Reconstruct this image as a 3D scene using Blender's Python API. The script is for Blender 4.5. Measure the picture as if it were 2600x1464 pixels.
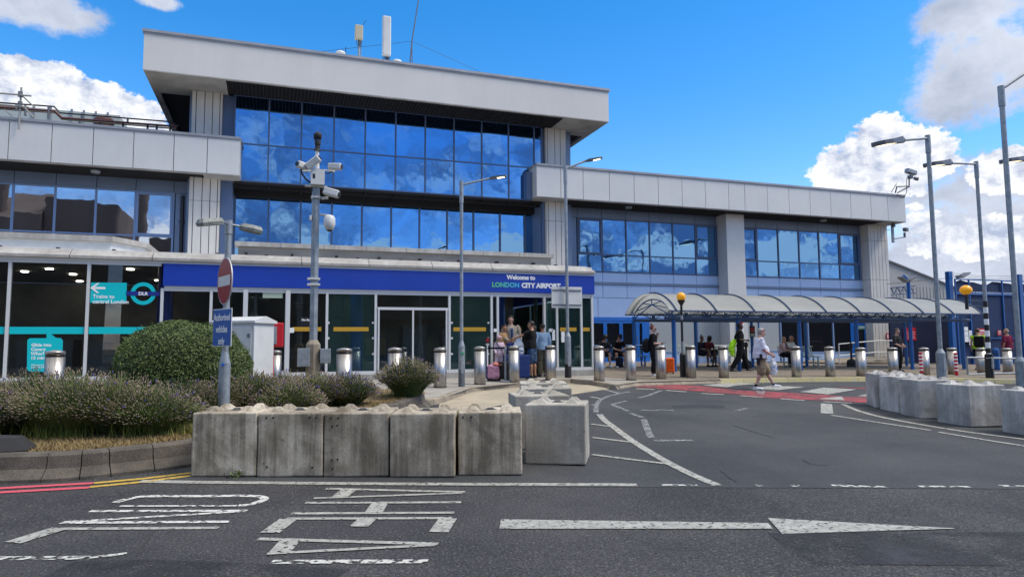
import bpy, bmesh, math, random
import numpy as np
from mathutils import Vector, Matrix, noise
from mathutils.geometry import delaunay_2d_cdt
random.seed(7)
rad = math.radians
S = bpy.context.scene
for o in list(bpy.data.objects): bpy.data.objects.remove(o)
# ------------------------------------------------------------------ camera
FPX, PITCH, ROLL, YAW, CZ = 1730.0, 0.0835, -0.0073, 0.336, 1.6
cp, sp = math.cos(PITCH), math.sin(PITCH)
_r = Vector((1, 0, 0)); _f = Vector((0, cp, sp)); _u = Vector((0, -sp, cp))
c_, s_ = math.cos(ROLL), math.sin(ROLL)
Mz = Matrix.Rotation(-YAW, 3, 'Z')
CR, CU, CF = Mz @ (c_*_r + s_*_u), Mz @ (-s_*_r + c_*_u), Mz @ _f
cam = bpy.data.cameras.new('camera'); cam.sensor_width = 36; cam.lens = FPX/2600*36; cam.clip_end = 3000; cam.clip_start = 0.1
co = bpy.data.objects.new('camera', cam); S.collection.objects.link(co); S.camera = co
m4 = Matrix((CR, CU, -CF)).transposed().to_4x4(); m4.translation = (0, 0, CZ); co.matrix_world = m4
CAM = Vector((0, 0, CZ))
# helpers that turn a sight line into a point of the place
def ray(x, y): return CF + CR*((x-1300)/FPX) - CU*((y-732)/FPX)
def onY(x, y, Y): d = ray(x, y); return CAM + d*(Y/d.y)
def onX(x, y, X): d = ray(x, y); return CAM + d*(X/d.x)
def softp(t, k): return math.log1p(math.exp(min(t*k, 60)))/k if t*k < 60 else t
def base(Y): return 0.041*softp(Y-7.5, 1.5) - 0.041*softp(Y-24, .8)
def gz(X, Y): return base(Y) - .012*softp(X-8, .5) + .012*softp(X-60, .5)
def onG(x, y, off=0.0):
    d = ray(x, y); lo, hi = 1.0, 400.0
    for i in range(45):
        m = (lo+hi)/2; p = CAM + d*m
        if p.z > gz(p.x, p.y)+off: lo = m
        else: hi = m
    return Vector((p.x, p.y, gz(p.x, p.y)+off))
# ------------------------------------------------------------------ sky, sun, exposure
SUN_EL, SUN_AZ = 54.0, 118.0          # degrees; azimuth clockwise from +Y
W = bpy.data.worlds.new('World'); S.world = W; W.use_nodes = True
nt = W.node_tree; nt.nodes.clear(); N = nt.nodes; L = nt.links
def wn(t, **k):
    n = N.new(t)
    for a, b in k.items(): setattr(n, a, b)
    return n
def wm(op, a, b=None, c=None, clamp=False):
    n = wn('ShaderNodeMath', operation=op); n.use_clamp = clamp
    for i, v in enumerate((a, b, c)):
        if v is None: continue
        if hasattr(v, 'is_linked'): L.new(v, n.inputs[i])
        else: n.inputs[i].default_value = v
    return n.outputs[0]
sky = wn('ShaderNodeTexSky', sky_type='NISHITA'); sky.sun_disc = False
sky.sun_elevation = rad(SUN_EL); sky.sun_rotation = rad(SUN_AZ); sky.altitude = 100; sky.air_density = 1.0; sky.dust_density = .3; sky.ozone_density = 2.5
hs = wn('ShaderNodeHueSaturation'); hs.inputs['Saturation'].default_value = 1.43; hs.inputs['Value'].default_value = 1.62; hs.inputs['Hue'].default_value = .496
L.new(sky.outputs[0], hs.inputs['Color'])
tn = wn('ShaderNodeMix', data_type='RGBA', blend_type='MULTIPLY'); tn.inputs[0].default_value = 1; L.new(hs.outputs[0], tn.inputs[6]); tn.inputs[7].default_value = (1.20, .925, .98, 1)
tc = wn('ShaderNodeTexCoord'); sx = wn('ShaderNodeSeparateXYZ'); L.new(tc.outputs['Generated'], sx.inputs[0])
az = wm('MULTIPLY', wm('ARCTAN2', sx.outputs[0], sx.outputs[1]), 57.2958)
el = wm('MULTIPLY', wm('ARCSINE', sx.outputs[2]), 57.2958)
cv = wn('ShaderNodeCombineXYZ'); L.new(az, cv.inputs[0]); L.new(wm('MULTIPLY', el, 1.25), cv.inputs[1])
def fbm(scale, detail=8, rough=.55, off=(0, 0, 0), dist=0.0):
    mp = wn('ShaderNodeMapping'); mp.inputs['Location'].default_value = off; L.new(cv.outputs[0], mp.inputs[0])
    n = wn('ShaderNodeTexNoise'); n.inputs['Scale'].default_value = scale; n.inputs['Detail'].default_value = detail
    n.inputs['Roughness'].default_value = rough; n.inputs['Distortion'].default_value = dist
    L.new(mp.outputs[0], n.inputs['Vector']); return n.outputs[0]
def azel(px, py):
    d = ray(px, py).normalized(); return math.degrees(math.atan2(d.x, d.y)), math.degrees(math.asin(d.z))
def blobs(lst):
    out = None
    for (px, py, rx, ry, w) in lst:
        a, e = azel(px, py); a2, _ = azel(px+rx, py); _, e2 = azel(px, py-ry)
        dx = wm('DIVIDE', wm('SUBTRACT', az, a), abs(a2-a)); dy = wm('DIVIDE', wm('SUBTRACT', el, e), abs(e2-e))
        v = wm('MULTIPLY', wm('SUBTRACT', 1.0, wm('ADD', wm('MULTIPLY', dx, dx), wm('MULTIPLY', dy, dy))), w)
        out = v if out is None else wm('SMOOTH_MAX', out, v, .25)
    return out
def sstep(v, a, b):
    n = wn('ShaderNodeMapRange', interpolation_type='SMOOTHSTEP'); L.new(v, n.inputs[0])
    n.inputs[1].default_value = a; n.inputs[2].default_value = b; return n.outputs[0]
nA = fbm(.22, 11, .66); nB = fbm(.22, 11, .66, (-.55, -.75, 0)); nE = fbm(.75, 9, .62, (13, 2, 0)); nC = fbm(.05, 7, .6, (40, 11, 0)); nD = fbm(.42, 6, .6, (7, 3, 0))
relief = wm('MULTIPLY_ADD', wm('SUBTRACT', nA, nB), 5.2, .66, clamp=True)
def layer(prev, dens, lo, hi, dark, light, shade):
    mx = wn('ShaderNodeMix', data_type='RGBA'); mx.inputs[6].default_value = dark+(1,); mx.inputs[7].default_value = light+(1,); L.new(shade, mx.inputs[0])
    m2 = wn('ShaderNodeMix', data_type='RGBA'); L.new(sstep(dens, lo, hi), m2.inputs[0]); L.new(prev, m2.inputs[6]); L.new(mx.outputs[2], m2.inputs[7])
    return m2.outputs[2]
def dens(bl, k=2.6): return wm('ADD', wm('ADD', blobs(bl), wm('MULTIPLY', wm('SUBTRACT', nA, .5), k*1.25)), wm('MULTIPLY', wm('SUBTRACT', nE, .5), k*.42))
col = tn.outputs[2]
# low banks and grey clouds ahead right and upper left
g1 = [(2560, 150, 330, 190, 1), (2480, 40, 200, 120, 1), (2420, 230, 150, 100, .9), (2420, 120, 120, 90, .7), (90, 20, 190, 75, 1), (400, 2, 75, 24, .9), (2500, 560, 520, 190, 1.0), (2350, 700, 400, 90, 1), (0, 470, 300, 60, .5)]
col = layer(col, dens(g1, 2.0), .0, .75, (2.6, 3.0, 4.0), (5.4, 5.8, 6.6), wm('MULTIPLY_ADD', wm('SUBTRACT', nC, nA), 1.6, .62, clamp=True))
g2 = [(2250, 420, 190, 95, 1), (2230, 345, 90, 60, .9), (2130, 470, 90, 70, .8), (110, 240, 190, 90, 1), (260, 300, 190, 90, 1), (360, 350, 130, 60, .8), (60, 190, 110, 60, .9), (-60, 250, 150, 120, 1), (2480, 600, 190, 60, .55), (2570, 440, 130, 70, .6), (2330, 560, 120, 50, .5)]
col = layer(col, dens(g2, 2.2), .0, .20, (3.3, 3.8, 5.0), (7.2, 7.3, 7.5), relief)
# broken cloud over the road behind the viewer (mirrored in the windows)
back = sstep(wm('MULTIPLY', sx.outputs[1], -1.0), -.05, .3)
dB = wm('MULTIPLY', sstep(wm('ADD', fbm(.035, 7, .6, (3, 9, 0)), wm('MULTIPLY', wm('SUBTRACT', nD, .5), .25)), .40, .62), back)
mb = wn('ShaderNodeMix', data_type='RGBA'); L.new(dB, mb.inputs[0]); L.new(col, mb.inputs[6])
mc = wn('ShaderNodeMix', data_type='RGBA'); mc.inputs[6].default_value = (1.3, 2.0, 3.6, 1); mc.inputs[7].default_value = (6.6, 7.0, 7.8, 1)
L.new(wm('MULTIPLY', sstep(nC, .42, .62), sstep(nA, .46, .62)), mc.inputs[0]); L.new(mc.outputs[2], mb.inputs[7]); col = mb.outputs[2]
lowb = wm('ADD', wm('SUBTRACT', 1.0, wm('DIVIDE', wm('ABSOLUTE', wm('SUBTRACT', el, 7.5)), 3.2)), wm('ADD', wm('MULTIPLY', wm('SUBTRACT', nA, .56), 4.5), wm('MULTIPLY', wm('SUBTRACT', nE, .5), 1.6)))
ml = wn('ShaderNodeMix', data_type='RGBA'); L.new(wm('MULTIPLY', sstep(lowb, .25, .7), back), ml.inputs[0]); L.new(col, ml.inputs[6]); ml.inputs[7].default_value = (7.6, 7.7, 7.9, 1); col = ml.outputs[2]
# high cloud overhead, out of view, added to whiten the light from the sky
hi = wm('MULTIPLY', sstep(el, 31, 46), sstep(fbm(.03, 6, .6, (9, 4, 0)), .30, .55))
mh = wn('ShaderNodeMix', data_type='RGBA'); L.new(hi, mh.inputs[0]); L.new(col, mh.inputs[6]); mh.inputs[7].default_value = (8.2, 8.0, 7.7, 1); col = mh.outputs[2]
bg = wn('ShaderNodeBackground'); bg.inputs[1].default_value = .1; L.new(col, bg.inputs[0])
wo = wn('ShaderNodeOutputWorld'); L.new(bg.outputs[0], wo.inputs[0])
sl = bpy.data.lights.new('sun', 'SUN'); sl.energy = 2.1; sl.angle = rad(20); sl.color = (1, .93, .84)
so = bpy.data.objects.new('sun', sl); S.collection.objects.link(so)
sd = Vector((math.sin(rad(SUN_AZ))*math.cos(rad(SUN_EL)), math.cos(rad(SUN_AZ))*math.cos(rad(SUN_EL)), math.sin(rad(SUN_EL))))
so.rotation_euler = sd.to_track_quat('Z', 'Y').to_euler()
S.view_settings.view_transform = 'Standard'; S.view_settings.look = 'None'; S.view_settings.gamma = 1; S.view_settings.exposure = 0.58
# ------------------------------------------------------------------ materials
def mat(name, col, rough=.6, metal=0.0, col2=None, scale=3.0, lo=.35, hi=.65, stretch=(1, 1, 1), bump=0.0, bscale=60.0, fine=0.0, fscale=150.0, alpha=None, spec=.5, emit=None, world=True, detail=5, rnd=0.0):
    m = bpy.data.materials.new(name); m.use_nodes = True; t = m.node_tree; n, l = t.nodes, t.links
    b = n['Principled BSDF']; b.inputs['Roughness'].default_value = rough; b.inputs['Metallic'].default_value = metal
    b.inputs['Specular IOR Level'].default_value = spec; b.inputs['Base Color'].default_value = tuple(col)+(1,)
    if world: src = n.new('ShaderNodeNewGeometry').outputs['Position']
    else: src = n.new('ShaderNodeTexCoord').outputs['Object']
    def nz(sc, st=(1, 1, 1), det=5):
        mp = n.new('ShaderNodeMapping'); mp.inputs['Scale'].default_value = st; l.new(src, mp.inputs[0])
        q = n.new('ShaderNodeTexNoise'); q.inputs['Scale'].default_value = sc; q.inputs['Detail'].default_value = det; q.inputs['Roughness'].default_value = .6
        l.new(mp.outputs[0], q.inputs[0]); return q.outputs[0]
    cur = None
    def ramp(v, a, z):
        r = n.new('ShaderNodeMapRange'); r.inputs[1].default_value = a; r.inputs[2].default_value = z; l.new(v, r.inputs[0]); return r.outputs[0]
    if col2 is not None:
        x = n.new('ShaderNodeMix'); x.data_type = 'RGBA'; x.inputs[6].default_value = tuple(col)+(1,); x.inputs[7].default_value = tuple(col2)+(1,)
        l.new(ramp(nz(scale, stretch, detail), lo, hi), x.inputs[0]); cur = x.outputs[2]
    def mulc(cur, fac):
        x = n.new('ShaderNodeMix'); x.data_type = 'RGBA'; x.blend_type = 'MULTIPLY'; x.inputs[0].default_value = 1
        if cur is None: x.inputs[6].default_value = tuple(col)+(1,)
        else: l.new(cur, x.inputs[6])
        cb = n.new('ShaderNodeCombineColor')
        for i in range(3): l.new(fac, cb.inputs[i])
        l.new(cb.outputs[0], x.inputs[7]); return x.outputs[2]
    if fine:
        r = n.new('ShaderNodeMapRange'); r.inputs[1].default_value = .3; r.inputs[2].default_value = .7; r.inputs[3].default_value = 1-fine; r.inputs[4].default_value = 1+fine
        l.new(nz(fscale, (1, 1, 1), 3), r.inputs[0]); cur = mulc(cur, r.outputs[0])
    if rnd:
        oi = n.new('ShaderNodeObjectInfo'); r = n.new('ShaderNodeMapRange'); r.inputs[3].default_value = 1-rnd; r.inputs[4].default_value = 1+rnd
        l.new(oi.outputs['Random'], r.inputs[0]); cur = mulc(cur, r.outputs[0])
    if cur is not None: l.new(cur, b.inputs['Base Color'])
    if bump:
        bp = n.new('ShaderNodeBump'); bp.inputs['Strength'].default_value = bump; bp.inputs['Distance'].default_value = .02
        l.new(nz(bscale, (1, 1, 1), 4), bp.inputs['Height']); l.new(bp.outputs[0], b.inputs['Normal'])
    if alpha is not None:
        l.new(ramp(nz(alpha[0], alpha[3] if len(alpha) > 3 else (1, 1, 1), 8), alpha[1], alpha[2]), b.inputs['Alpha'])
    if emit: b.inputs['Emission Color'].default_value = tuple(emit[0])+(1,); b.inputs['Emission Strength'].default_value = emit[1]
    return m
def chips(m, lo, hi, c, scale=42, amt=.8):
    """pale stone chips over a material's base colour"""
    t = m.node_tree; n, l = t.nodes, t.links; b = n['Principled BSDF']; cur = b.inputs['Base Color'].links[0].from_socket
    q = n.new('ShaderNodeTexNoise'); q.inputs['Scale'].default_value = scale; q.inputs['Detail'].default_value = 2.5; q.inputs['Roughness'].default_value = .75; l.new(n.new('ShaderNodeNewGeometry').outputs['Position'], q.inputs[0])
    r = n.new('ShaderNodeMapRange'); r.inputs[1].default_value = lo; r.inputs[2].default_value = hi; r.inputs[4].default_value = amt; l.new(q.outputs[0], r.inputs[0])
    x = n.new('ShaderNodeMix'); x.data_type = 'RGBA'; l.new(r.outputs[0], x.inputs[0]); l.new(cur, x.inputs[6]); x.inputs[7].default_value = tuple(c)+(1,); l.new(x.outputs[2], b.inputs['Base Color'])
def glassmat(name, tint, body, refl, rough=.01, wav=0.0, wscale=1.2):
    """window glass: part mirror, part see-through (or dark body)"""
    m = bpy.data.materials.new(name); m.use_nodes = True; t = m.node_tree; n, l = t.nodes, t.links
    n.remove(n['Principled BSDF']); out = n['Material Output']
    g = n.new('ShaderNodeBsdfGlossy'); g.inputs['Color'].default_value = tuple(tint)+(1,); g.inputs['Roughness'].default_value = rough
    if wav:
        q = n.new('ShaderNodeTexNoise'); q.inputs['Scale'].default_value = wscale; q.inputs['Detail'].default_value = 2
        l.new(n.new('ShaderNodeNewGeometry').outputs['Position'], q.inputs[0])
        bp = n.new('ShaderNodeBump'); bp.inputs['Strength'].default_value = wav; bp.inputs['Distance'].default_value = .05
        l.new(q.outputs[0], bp.inputs['Height']); l.new(bp.outputs[0], g.inputs['Normal'])
    if body[0] == 'T': d = n.new('ShaderNodeBsdfTransparent'); d.inputs[0].default_value = tuple(body[1])+(1,)
    else: d = n.new('ShaderNodeBsdfDiffuse'); d.inputs[0].default_value = tuple(body[1])+(1,)
    x = n.new('ShaderNodeMixShader'); x.inputs[0].default_value = refl
    if body[0] == 'T':
        fr = n.new('ShaderNodeFresnel'); fr.inputs[0].default_value = 1.5
        ml = n.new('ShaderNodeMath'); ml.operation = 'MULTIPLY_ADD'; ml.inputs[1].default_value = 1.2; ml.inputs[2].default_value = refl; ml.use_clamp = True
        l.new(fr.outputs[0], ml.inputs[0]); l.new(ml.outputs[0], x.inputs[0])
    
    if 'green' in name:
        df = n.new('ShaderNodeBsdfDiffuse'); df.inputs[0].default_value = (.15, .36, .35, 1); ad = n.new('ShaderNodeMixShader'); ad.inputs[0].default_value = .05; l.new(d.outputs[0], ad.inputs[1]); l.new(df.outputs[0], ad.inputs[2]); d = ad
    l.new(d.outputs[0], x.inputs[1]); l.new(g.outputs[0], x.inputs[2]); l.new(x.outputs[0], out.inputs[0]); return m
M = {}
M['asphalt'] = mat('asphalt', (.024, .024, .028), .85, col2=(.062, .061, .062), scale=.55, lo=.35, hi=.7, bump=1.0, bscale=60, fine=.95, fscale=58, detail=7)
M['asphalt_fine'] = mat('asphalt_fine', (.029, .032, .037), .85, col2=(.062, .064, .067), scale=.45, lo=.35, hi=.7, bump=.6, bscale=90, fine=.6, fscale=80, detail=8)
chips(M['asphalt'], .56, .66, (.17, .165, .155), 38, .75); chips(M['asphalt_fine'], .58, .70, (.16, .165, .17), 46, .5)
M['paint'] = mat('road_paint', (.44, .44, .395), .6, col2=(.28, .28, .255), scale=9, alpha=(20, .36, .45), bump=.5, bscale=80)
M['paint_worn'] = mat('road_paint_worn', (.58, .58, .54), .6, alpha=(14, .44, .54), bump=.5, bscale=80)
M['paint_half'] = mat('road_paint_half_worn', (.60, .60, .56), .6, alpha=(17, .40, .50), bump=.5, bscale=80)
M['paint_faded'] = mat('road_paint_faded', (.34, .35, .35), .7, alpha=(20, .40, .62))
M['paint_red'] = mat('red_surfacing', (.33, .045, .055), .8, col2=(.12, .045, .05), scale=3.2, lo=.38, hi=.62, fine=.35, fscale=60, alpha=(5, .30, .44), stretch=(1, 1, 1))
M['paint_pink'] = mat('red_line_paint', (.55, .08, .11), .7, alpha=(25, .28, .36))
M['paint_yellow'] = mat('yellow_line_paint', (.50, .33, .05), .7, alpha=(25, .33, .42))
M['paving'] = mat('paving_slabs', (.27, .25, .22), .85, col2=(.36, .34, .30), scale=1.6, fine=.25, fscale=40, bump=.2)
M['brickpave'] = mat('block_paving', (.22, .175, .125), .9, col2=(.155, .135, .11), scale=2.5, fine=.35, fscale=25, bump=.3, bscale=30)
M['kerb'] = mat('kerb_stone', (.34, .29, .22), .85, col2=(.20, .17, .13), scale=2.5, fine=.25, fscale=60, bump=.3)
M['kerb_dark'] = mat('kerb_weathered', (.075, .065, .052), .9, col2=(.15, .13, .105), scale=2.2, lo=.42, hi=.7, fine=.35, fscale=60, bump=.5)
M['kerb_yellow'] = mat('kerb_yellow', (.62, .52, .18), .8, col2=(.50, .46, .34), scale=12, bump=.4)
M['gutter'] = mat('concrete_channel', (.42, .36, .26), .9, col2=(.31, .27, .20), scale=1.5, fine=.2, fscale=50)
M['soil'] = mat('dry_soil', (.15, .11, .06), .95, col2=(.24, .18, .09), scale=4, fine=.4, fscale=60, bump=.6, bscale=25)
M['panel'] = mat('grey_cladding', (.70, .69, .66), .42, col2=(.65, .645, .62), scale=.5, metal=.15)
M['panel_joint'] = mat('joint_backing', (.03, .03, .035), .8)  # dark backing seen through the gaps between panels
M['cream'] = mat('cream_cladding', (.70, .69, .66), .5, col2=(.64, .635, .61), scale=.35, stretch=(1, 1, .3))
M['flash'] = mat('flashing', (.40, .40, .41), .45, metal=.4, col2=(.33, .33, .34), scale=1.2)
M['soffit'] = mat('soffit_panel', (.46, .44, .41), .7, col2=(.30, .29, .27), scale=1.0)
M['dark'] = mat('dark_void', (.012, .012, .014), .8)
M['grille'] = mat('grille_bar', (.035, .035, .04), .6)
M['column'] = mat('column_cladding', (.74, .71, .66), .5, col2=(.62, .60, .56), scale=1.5, stretch=(1, 1, .15))
M['bluepanel'] = mat('pale_blue_panel', (.45, .60, .86), .35, col2=(.40, .54, .79), scale=.7, metal=.15)
M['slate'] = mat('slate_blue_panel', (.22, .29, .42), .4, col2=(.17, .23, .34), scale=.7, metal=.2)
M['frame_blue'] = mat('slate_window_frame', (.085, .13, .24), .4)
M['frame_lt'] = mat('light_blue_frame', (.22, .33, .55), .4)
M['mirror'] = glassmat('mirror_glass_blue', (.15, .32, .56), ('D', (.004, .012, .04)), .93, .012, .14, .9)
M['mirror_n'] = glassmat('mirror_glass_grey', (.50, .56, .66), ('D', (.01, .012, .015)), .92, .012, .03, 1.0)
M['glass_dk'] = glassmat('shopfront_glass', (.75, .8, .85), ('T', (.90, .94, .93)), .03)
M['glass_gr'] = glassmat('green_tinted_glass', (.75, .9, .88), ('T', (.82, .95, .91)), .04)
M['glass_black'] = glassmat('dark_glass', (.5, .52, .56), ('D', (.012, .013, .016)), .10)
M['alu'] = mat('aluminium_frame', (.68, .69, .69), .4, metal=.2)
M['coping'] = mat('canopy_coping', (.47, .46, .43), .5, col2=(.36, .345, .32), scale=1.2, stretch=(1, 1, .4))
M['louvre'] = mat('roof_upstand', (.36, .33, .29), .7, col2=(.24, .22, .20), scale=1.5, stretch=(.4, 1, 2))
M['band'] = mat('blue_sign_band', (.010, .050, .40), .32, col2=(.009, .045, .36), scale=.8)
M['white'] = mat('white_lettering', (.85, .85, .85), .5)
M['teal'] = mat('teal_vinyl', (.0, .52, .58), .4)
M['navyv'] = mat('navy_vinyl', (.012, .03, .24), .4)
M['ylw'] = mat('amber_vinyl', (.50, .29, .02), .5)
M['int_wall'] = mat('interior_wall', (.14, .14, .135), .8, col2=(.26, .25, .23), scale=.8)
M['int_floor'] = mat('interior_floor', (.25, .25, .24), .4)
M['int_ceil'] = mat('interior_ceiling', (.10, .10, .10), .8)
M['lit'] = mat('lit_downlight', (1, 1, 1), .5, emit=((1, .9, .75), 14.0))
M['lamp_lit'] = mat('lit_led_panel', (1, .95, .8), .5, emit=((1, .82, .5), 2.2))
M['blue'] = mat('blue_paint', (.008, .105, .36), .35, col2=(.008, .09, .31), scale=2)
M['blue_door'] = mat('bright_blue_door', (.022, .17, .60), .35, col2=(.018, .15, .52), scale=2)
M['blue_dk'] = mat('dark_blue_paint', (.003, .014, .055), .6, col2=(.003, .010, .040), scale=1.2)
M['navynet'] = mat('navy_netting', (.007, .030, .105), .75, col2=(.006, .022, .075), scale=1.1, lo=.4, hi=.6)
M['steel'] = mat('brushed_stainless', (.52, .50, .48), .40, metal=1.0, col2=(.30, .29, .28), scale=5, stretch=(7, 7, .25), fine=.12, fscale=40, bump=.05, bscale=30)
M['galv'] = mat('galvanised_steel', (.36, .39, .41), .55, metal=.55, col2=(.25, .28, .31), scale=6, fine=.15, fscale=40)
M['galv_dk'] = mat('weathered_steel', (.14, .15, .17), .55, metal=.4)
M['black'] = mat('black_paint', (.012, .012, .014), .35)
M['rubber'] = mat('black_rubber', (.02, .02, .022), .7)
M['whitebox'] = mat('white_metal', (.66, .67, .66), .45, col2=(.58, .59, .58), scale=3)
M['red'] = mat('red_paint', (.52, .012, .022), .4)
M['signred'] = mat('sign_red', (.30, .010, .018), .3)
M['signblue'] = mat('sign_blue', (.008, .09, .36), .35)
M['signgrey'] = mat('sign_grey', (.50, .50, .50), .5, metal=.2)
M['amber'] = mat('amber_globe', (.90, .38, .008), .25, emit=((1, .45, .02), .12))
M['concrete'] = mat('weathered_concrete', (.34, .29, .21), .9, col2=(.62, .55, .44), scale=2.6, lo=.34, hi=.66, stretch=(1, 1, .8), bump=.15, bscale=45, fine=.2, fscale=60, detail=9, rnd=.14)
M['concrete_lt'] = mat('clean_concrete', (.30, .28, .235), .9, col2=(.50, .47, .41), scale=1.8, lo=.35, hi=.65, stretch=(1, 1, .8), bump=.15, bscale=50, fine=.22, fscale=60, detail=9, rnd=.08)
M['concrete_bl'] = mat('grey_concrete', (.34, .33, .315), .9, col2=(.62, .60, .57), scale=2.2, lo=.35, hi=.65, stretch=(1, 1, .8), bump=.15, bscale=50, fine=.2, fscale=60, detail=9, rnd=.08)
M['hangar'] = mat('hangar_sheet', (.42, .42, .40), .6, col2=(.35, .35, .34), scale=.3)
M['canopy'] = mat('canopy_sheet', (.56, .57, .56), .35, col2=(.44, .45, .43), scale=.9, lo=.35, hi=.7, stretch=(.5, 1, 1.6))
def weather(m, c_dark, amt, sx=11, sz=.55):
    t = m.node_tree; n, l = t.nodes, t.links; b = n['Principled BSDF']; cur = b.inputs['Base Color'].links[0].from_socket; g = n.new('ShaderNodeNewGeometry')
    def nz(scale, det, st=(1, 1, 1), dist=0.0):
        mp = n.new('ShaderNodeMapping'); mp.inputs['Scale'].default_value = st; l.new(g.outputs['Position'], mp.inputs[0]); q = n.new('ShaderNodeTexNoise'); q.inputs['Scale'].default_value = scale; q.inputs['Detail'].default_value = det; q.inputs['Distortion'].default_value = dist; q.inputs['Roughness'].default_value = .68; l.new(mp.outputs[0], q.inputs[0]); return q.outputs[0]
    st_ = nz(1.0, 7, (sx, sx, sz)); bl = nz(1.7, 8, (1, 1, 1), .6)
    mu = n.new('ShaderNodeMath'); mu.operation = 'MULTIPLY_ADD'; l.new(st_, mu.inputs[0]); mu.inputs[1].default_value = .55; m2_ = n.new('ShaderNodeMath'); m2_.operation = 'MULTIPLY'; l.new(bl, m2_.inputs[0]); m2_.inputs[1].default_value = .6; l.new(m2_.outputs[0], mu.inputs[2])
    r = n.new('ShaderNodeMapRange'); r.inputs[1].default_value = .49; r.inputs[2].default_value = .66; r.inputs[4].default_value = amt; l.new(mu.outputs[0], r.inputs[0])
    x = n.new('ShaderNodeMix'); x.data_type = 'RGBA'; l.new(r.outputs[0], x.inputs[0]); l.new(cur, x.inputs[6]); x.inputs[7].default_value = tuple(c_dark)+(1,); l.new(x.outputs[2], b.inputs['Base Color'])
weather(M['panel'], (.54, .53, .50), .16, 5, .35); weather(M['cream'], (.54, .53, .50), .14, 4, .35); weather(M['column'], (.48, .46, .42), .22, 7, .3); weather(M['coping'], (.24, .22, .19), .55, 7, .8); weather(M['bluepanel'], (.34, .47, .70), .15, 5, .4)
weather(M['concrete'], (.14, .115, .08), .88); weather(M['concrete_lt'], (.24, .22, .18), .5); weather(M['concrete_bl'], (.22, .215, .205), .6)
for k_, a_ in (('concrete', .9), ('concrete_lt', .7), ('concrete_bl', .8)): chips(M[k_], .69, .73, (.05, .042, .03), 17, a_)
M['leaf'] = mat('hedge_leaf', (.045, .085, .012), .55, col2=(.11, .155, .03), scale=9, rnd=0)
def translucent(m, c, f):
    t = m.node_tree; n, l = t.nodes, t.links; b = n['Principled BSDF']; q = n.new('ShaderNodeBsdfTranslucent'); q.inputs[0].default_value = tuple(c)+(1,); x = n.new('ShaderNodeMixShader'); x.inputs[0].default_value = f
    l.new(b.outputs[0], x.inputs[1]); l.new(q.outputs[0], x.inputs[2]); l.new(x.outputs[0], n['Material Output'].inputs[0])
translucent(M['canopy'], (.88, .90, .88), .60)
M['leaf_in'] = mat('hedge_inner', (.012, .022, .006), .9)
M['lav_stem'] = mat('lavender_stem', (.075, .13, .035), .8, col2=(.16, .18, .06), scale=2.5, rnd=.3)
M['lav_head'] = mat('lavender_head', (.14, .12, .085), .9, col2=(.27, .21, .14), scale=2.2, rnd=.22)
M['lav_blue'] = mat('lavender_flower', (.10, .06, .30), .8)
M['lav_leaf'] = mat('lavender_leaf', (.07, .13, .03), .8, col2=(.18, .23, .06), scale=2, rnd=.3)
M['drygrass'] = mat('dry_grass', (.27, .19, .08), .9, col2=(.17, .13, .055), scale=4)
M['weed'] = mat('weed_leaf', (.16, .21, .03), .8, col2=(.30, .30, .06), scale=4)
M['brick'] = mat('brown_refinery', (.11, .075, .055), .9, col2=(.17, .12, .09), scale=.15, stretch=(1, 1, .3))
M['cables'] = mat('cable', (.02, .02, .02), .6)
M['redpipe'] = mat('cable_tray', (.13, .05, .05), .6)
M['galvlt'] = mat('scaffold_tube', (.35, .35, .32), .45, metal=.5)
M['graffiti'] = mat('peeled_patch', (.62, .66, .68), .7)
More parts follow.
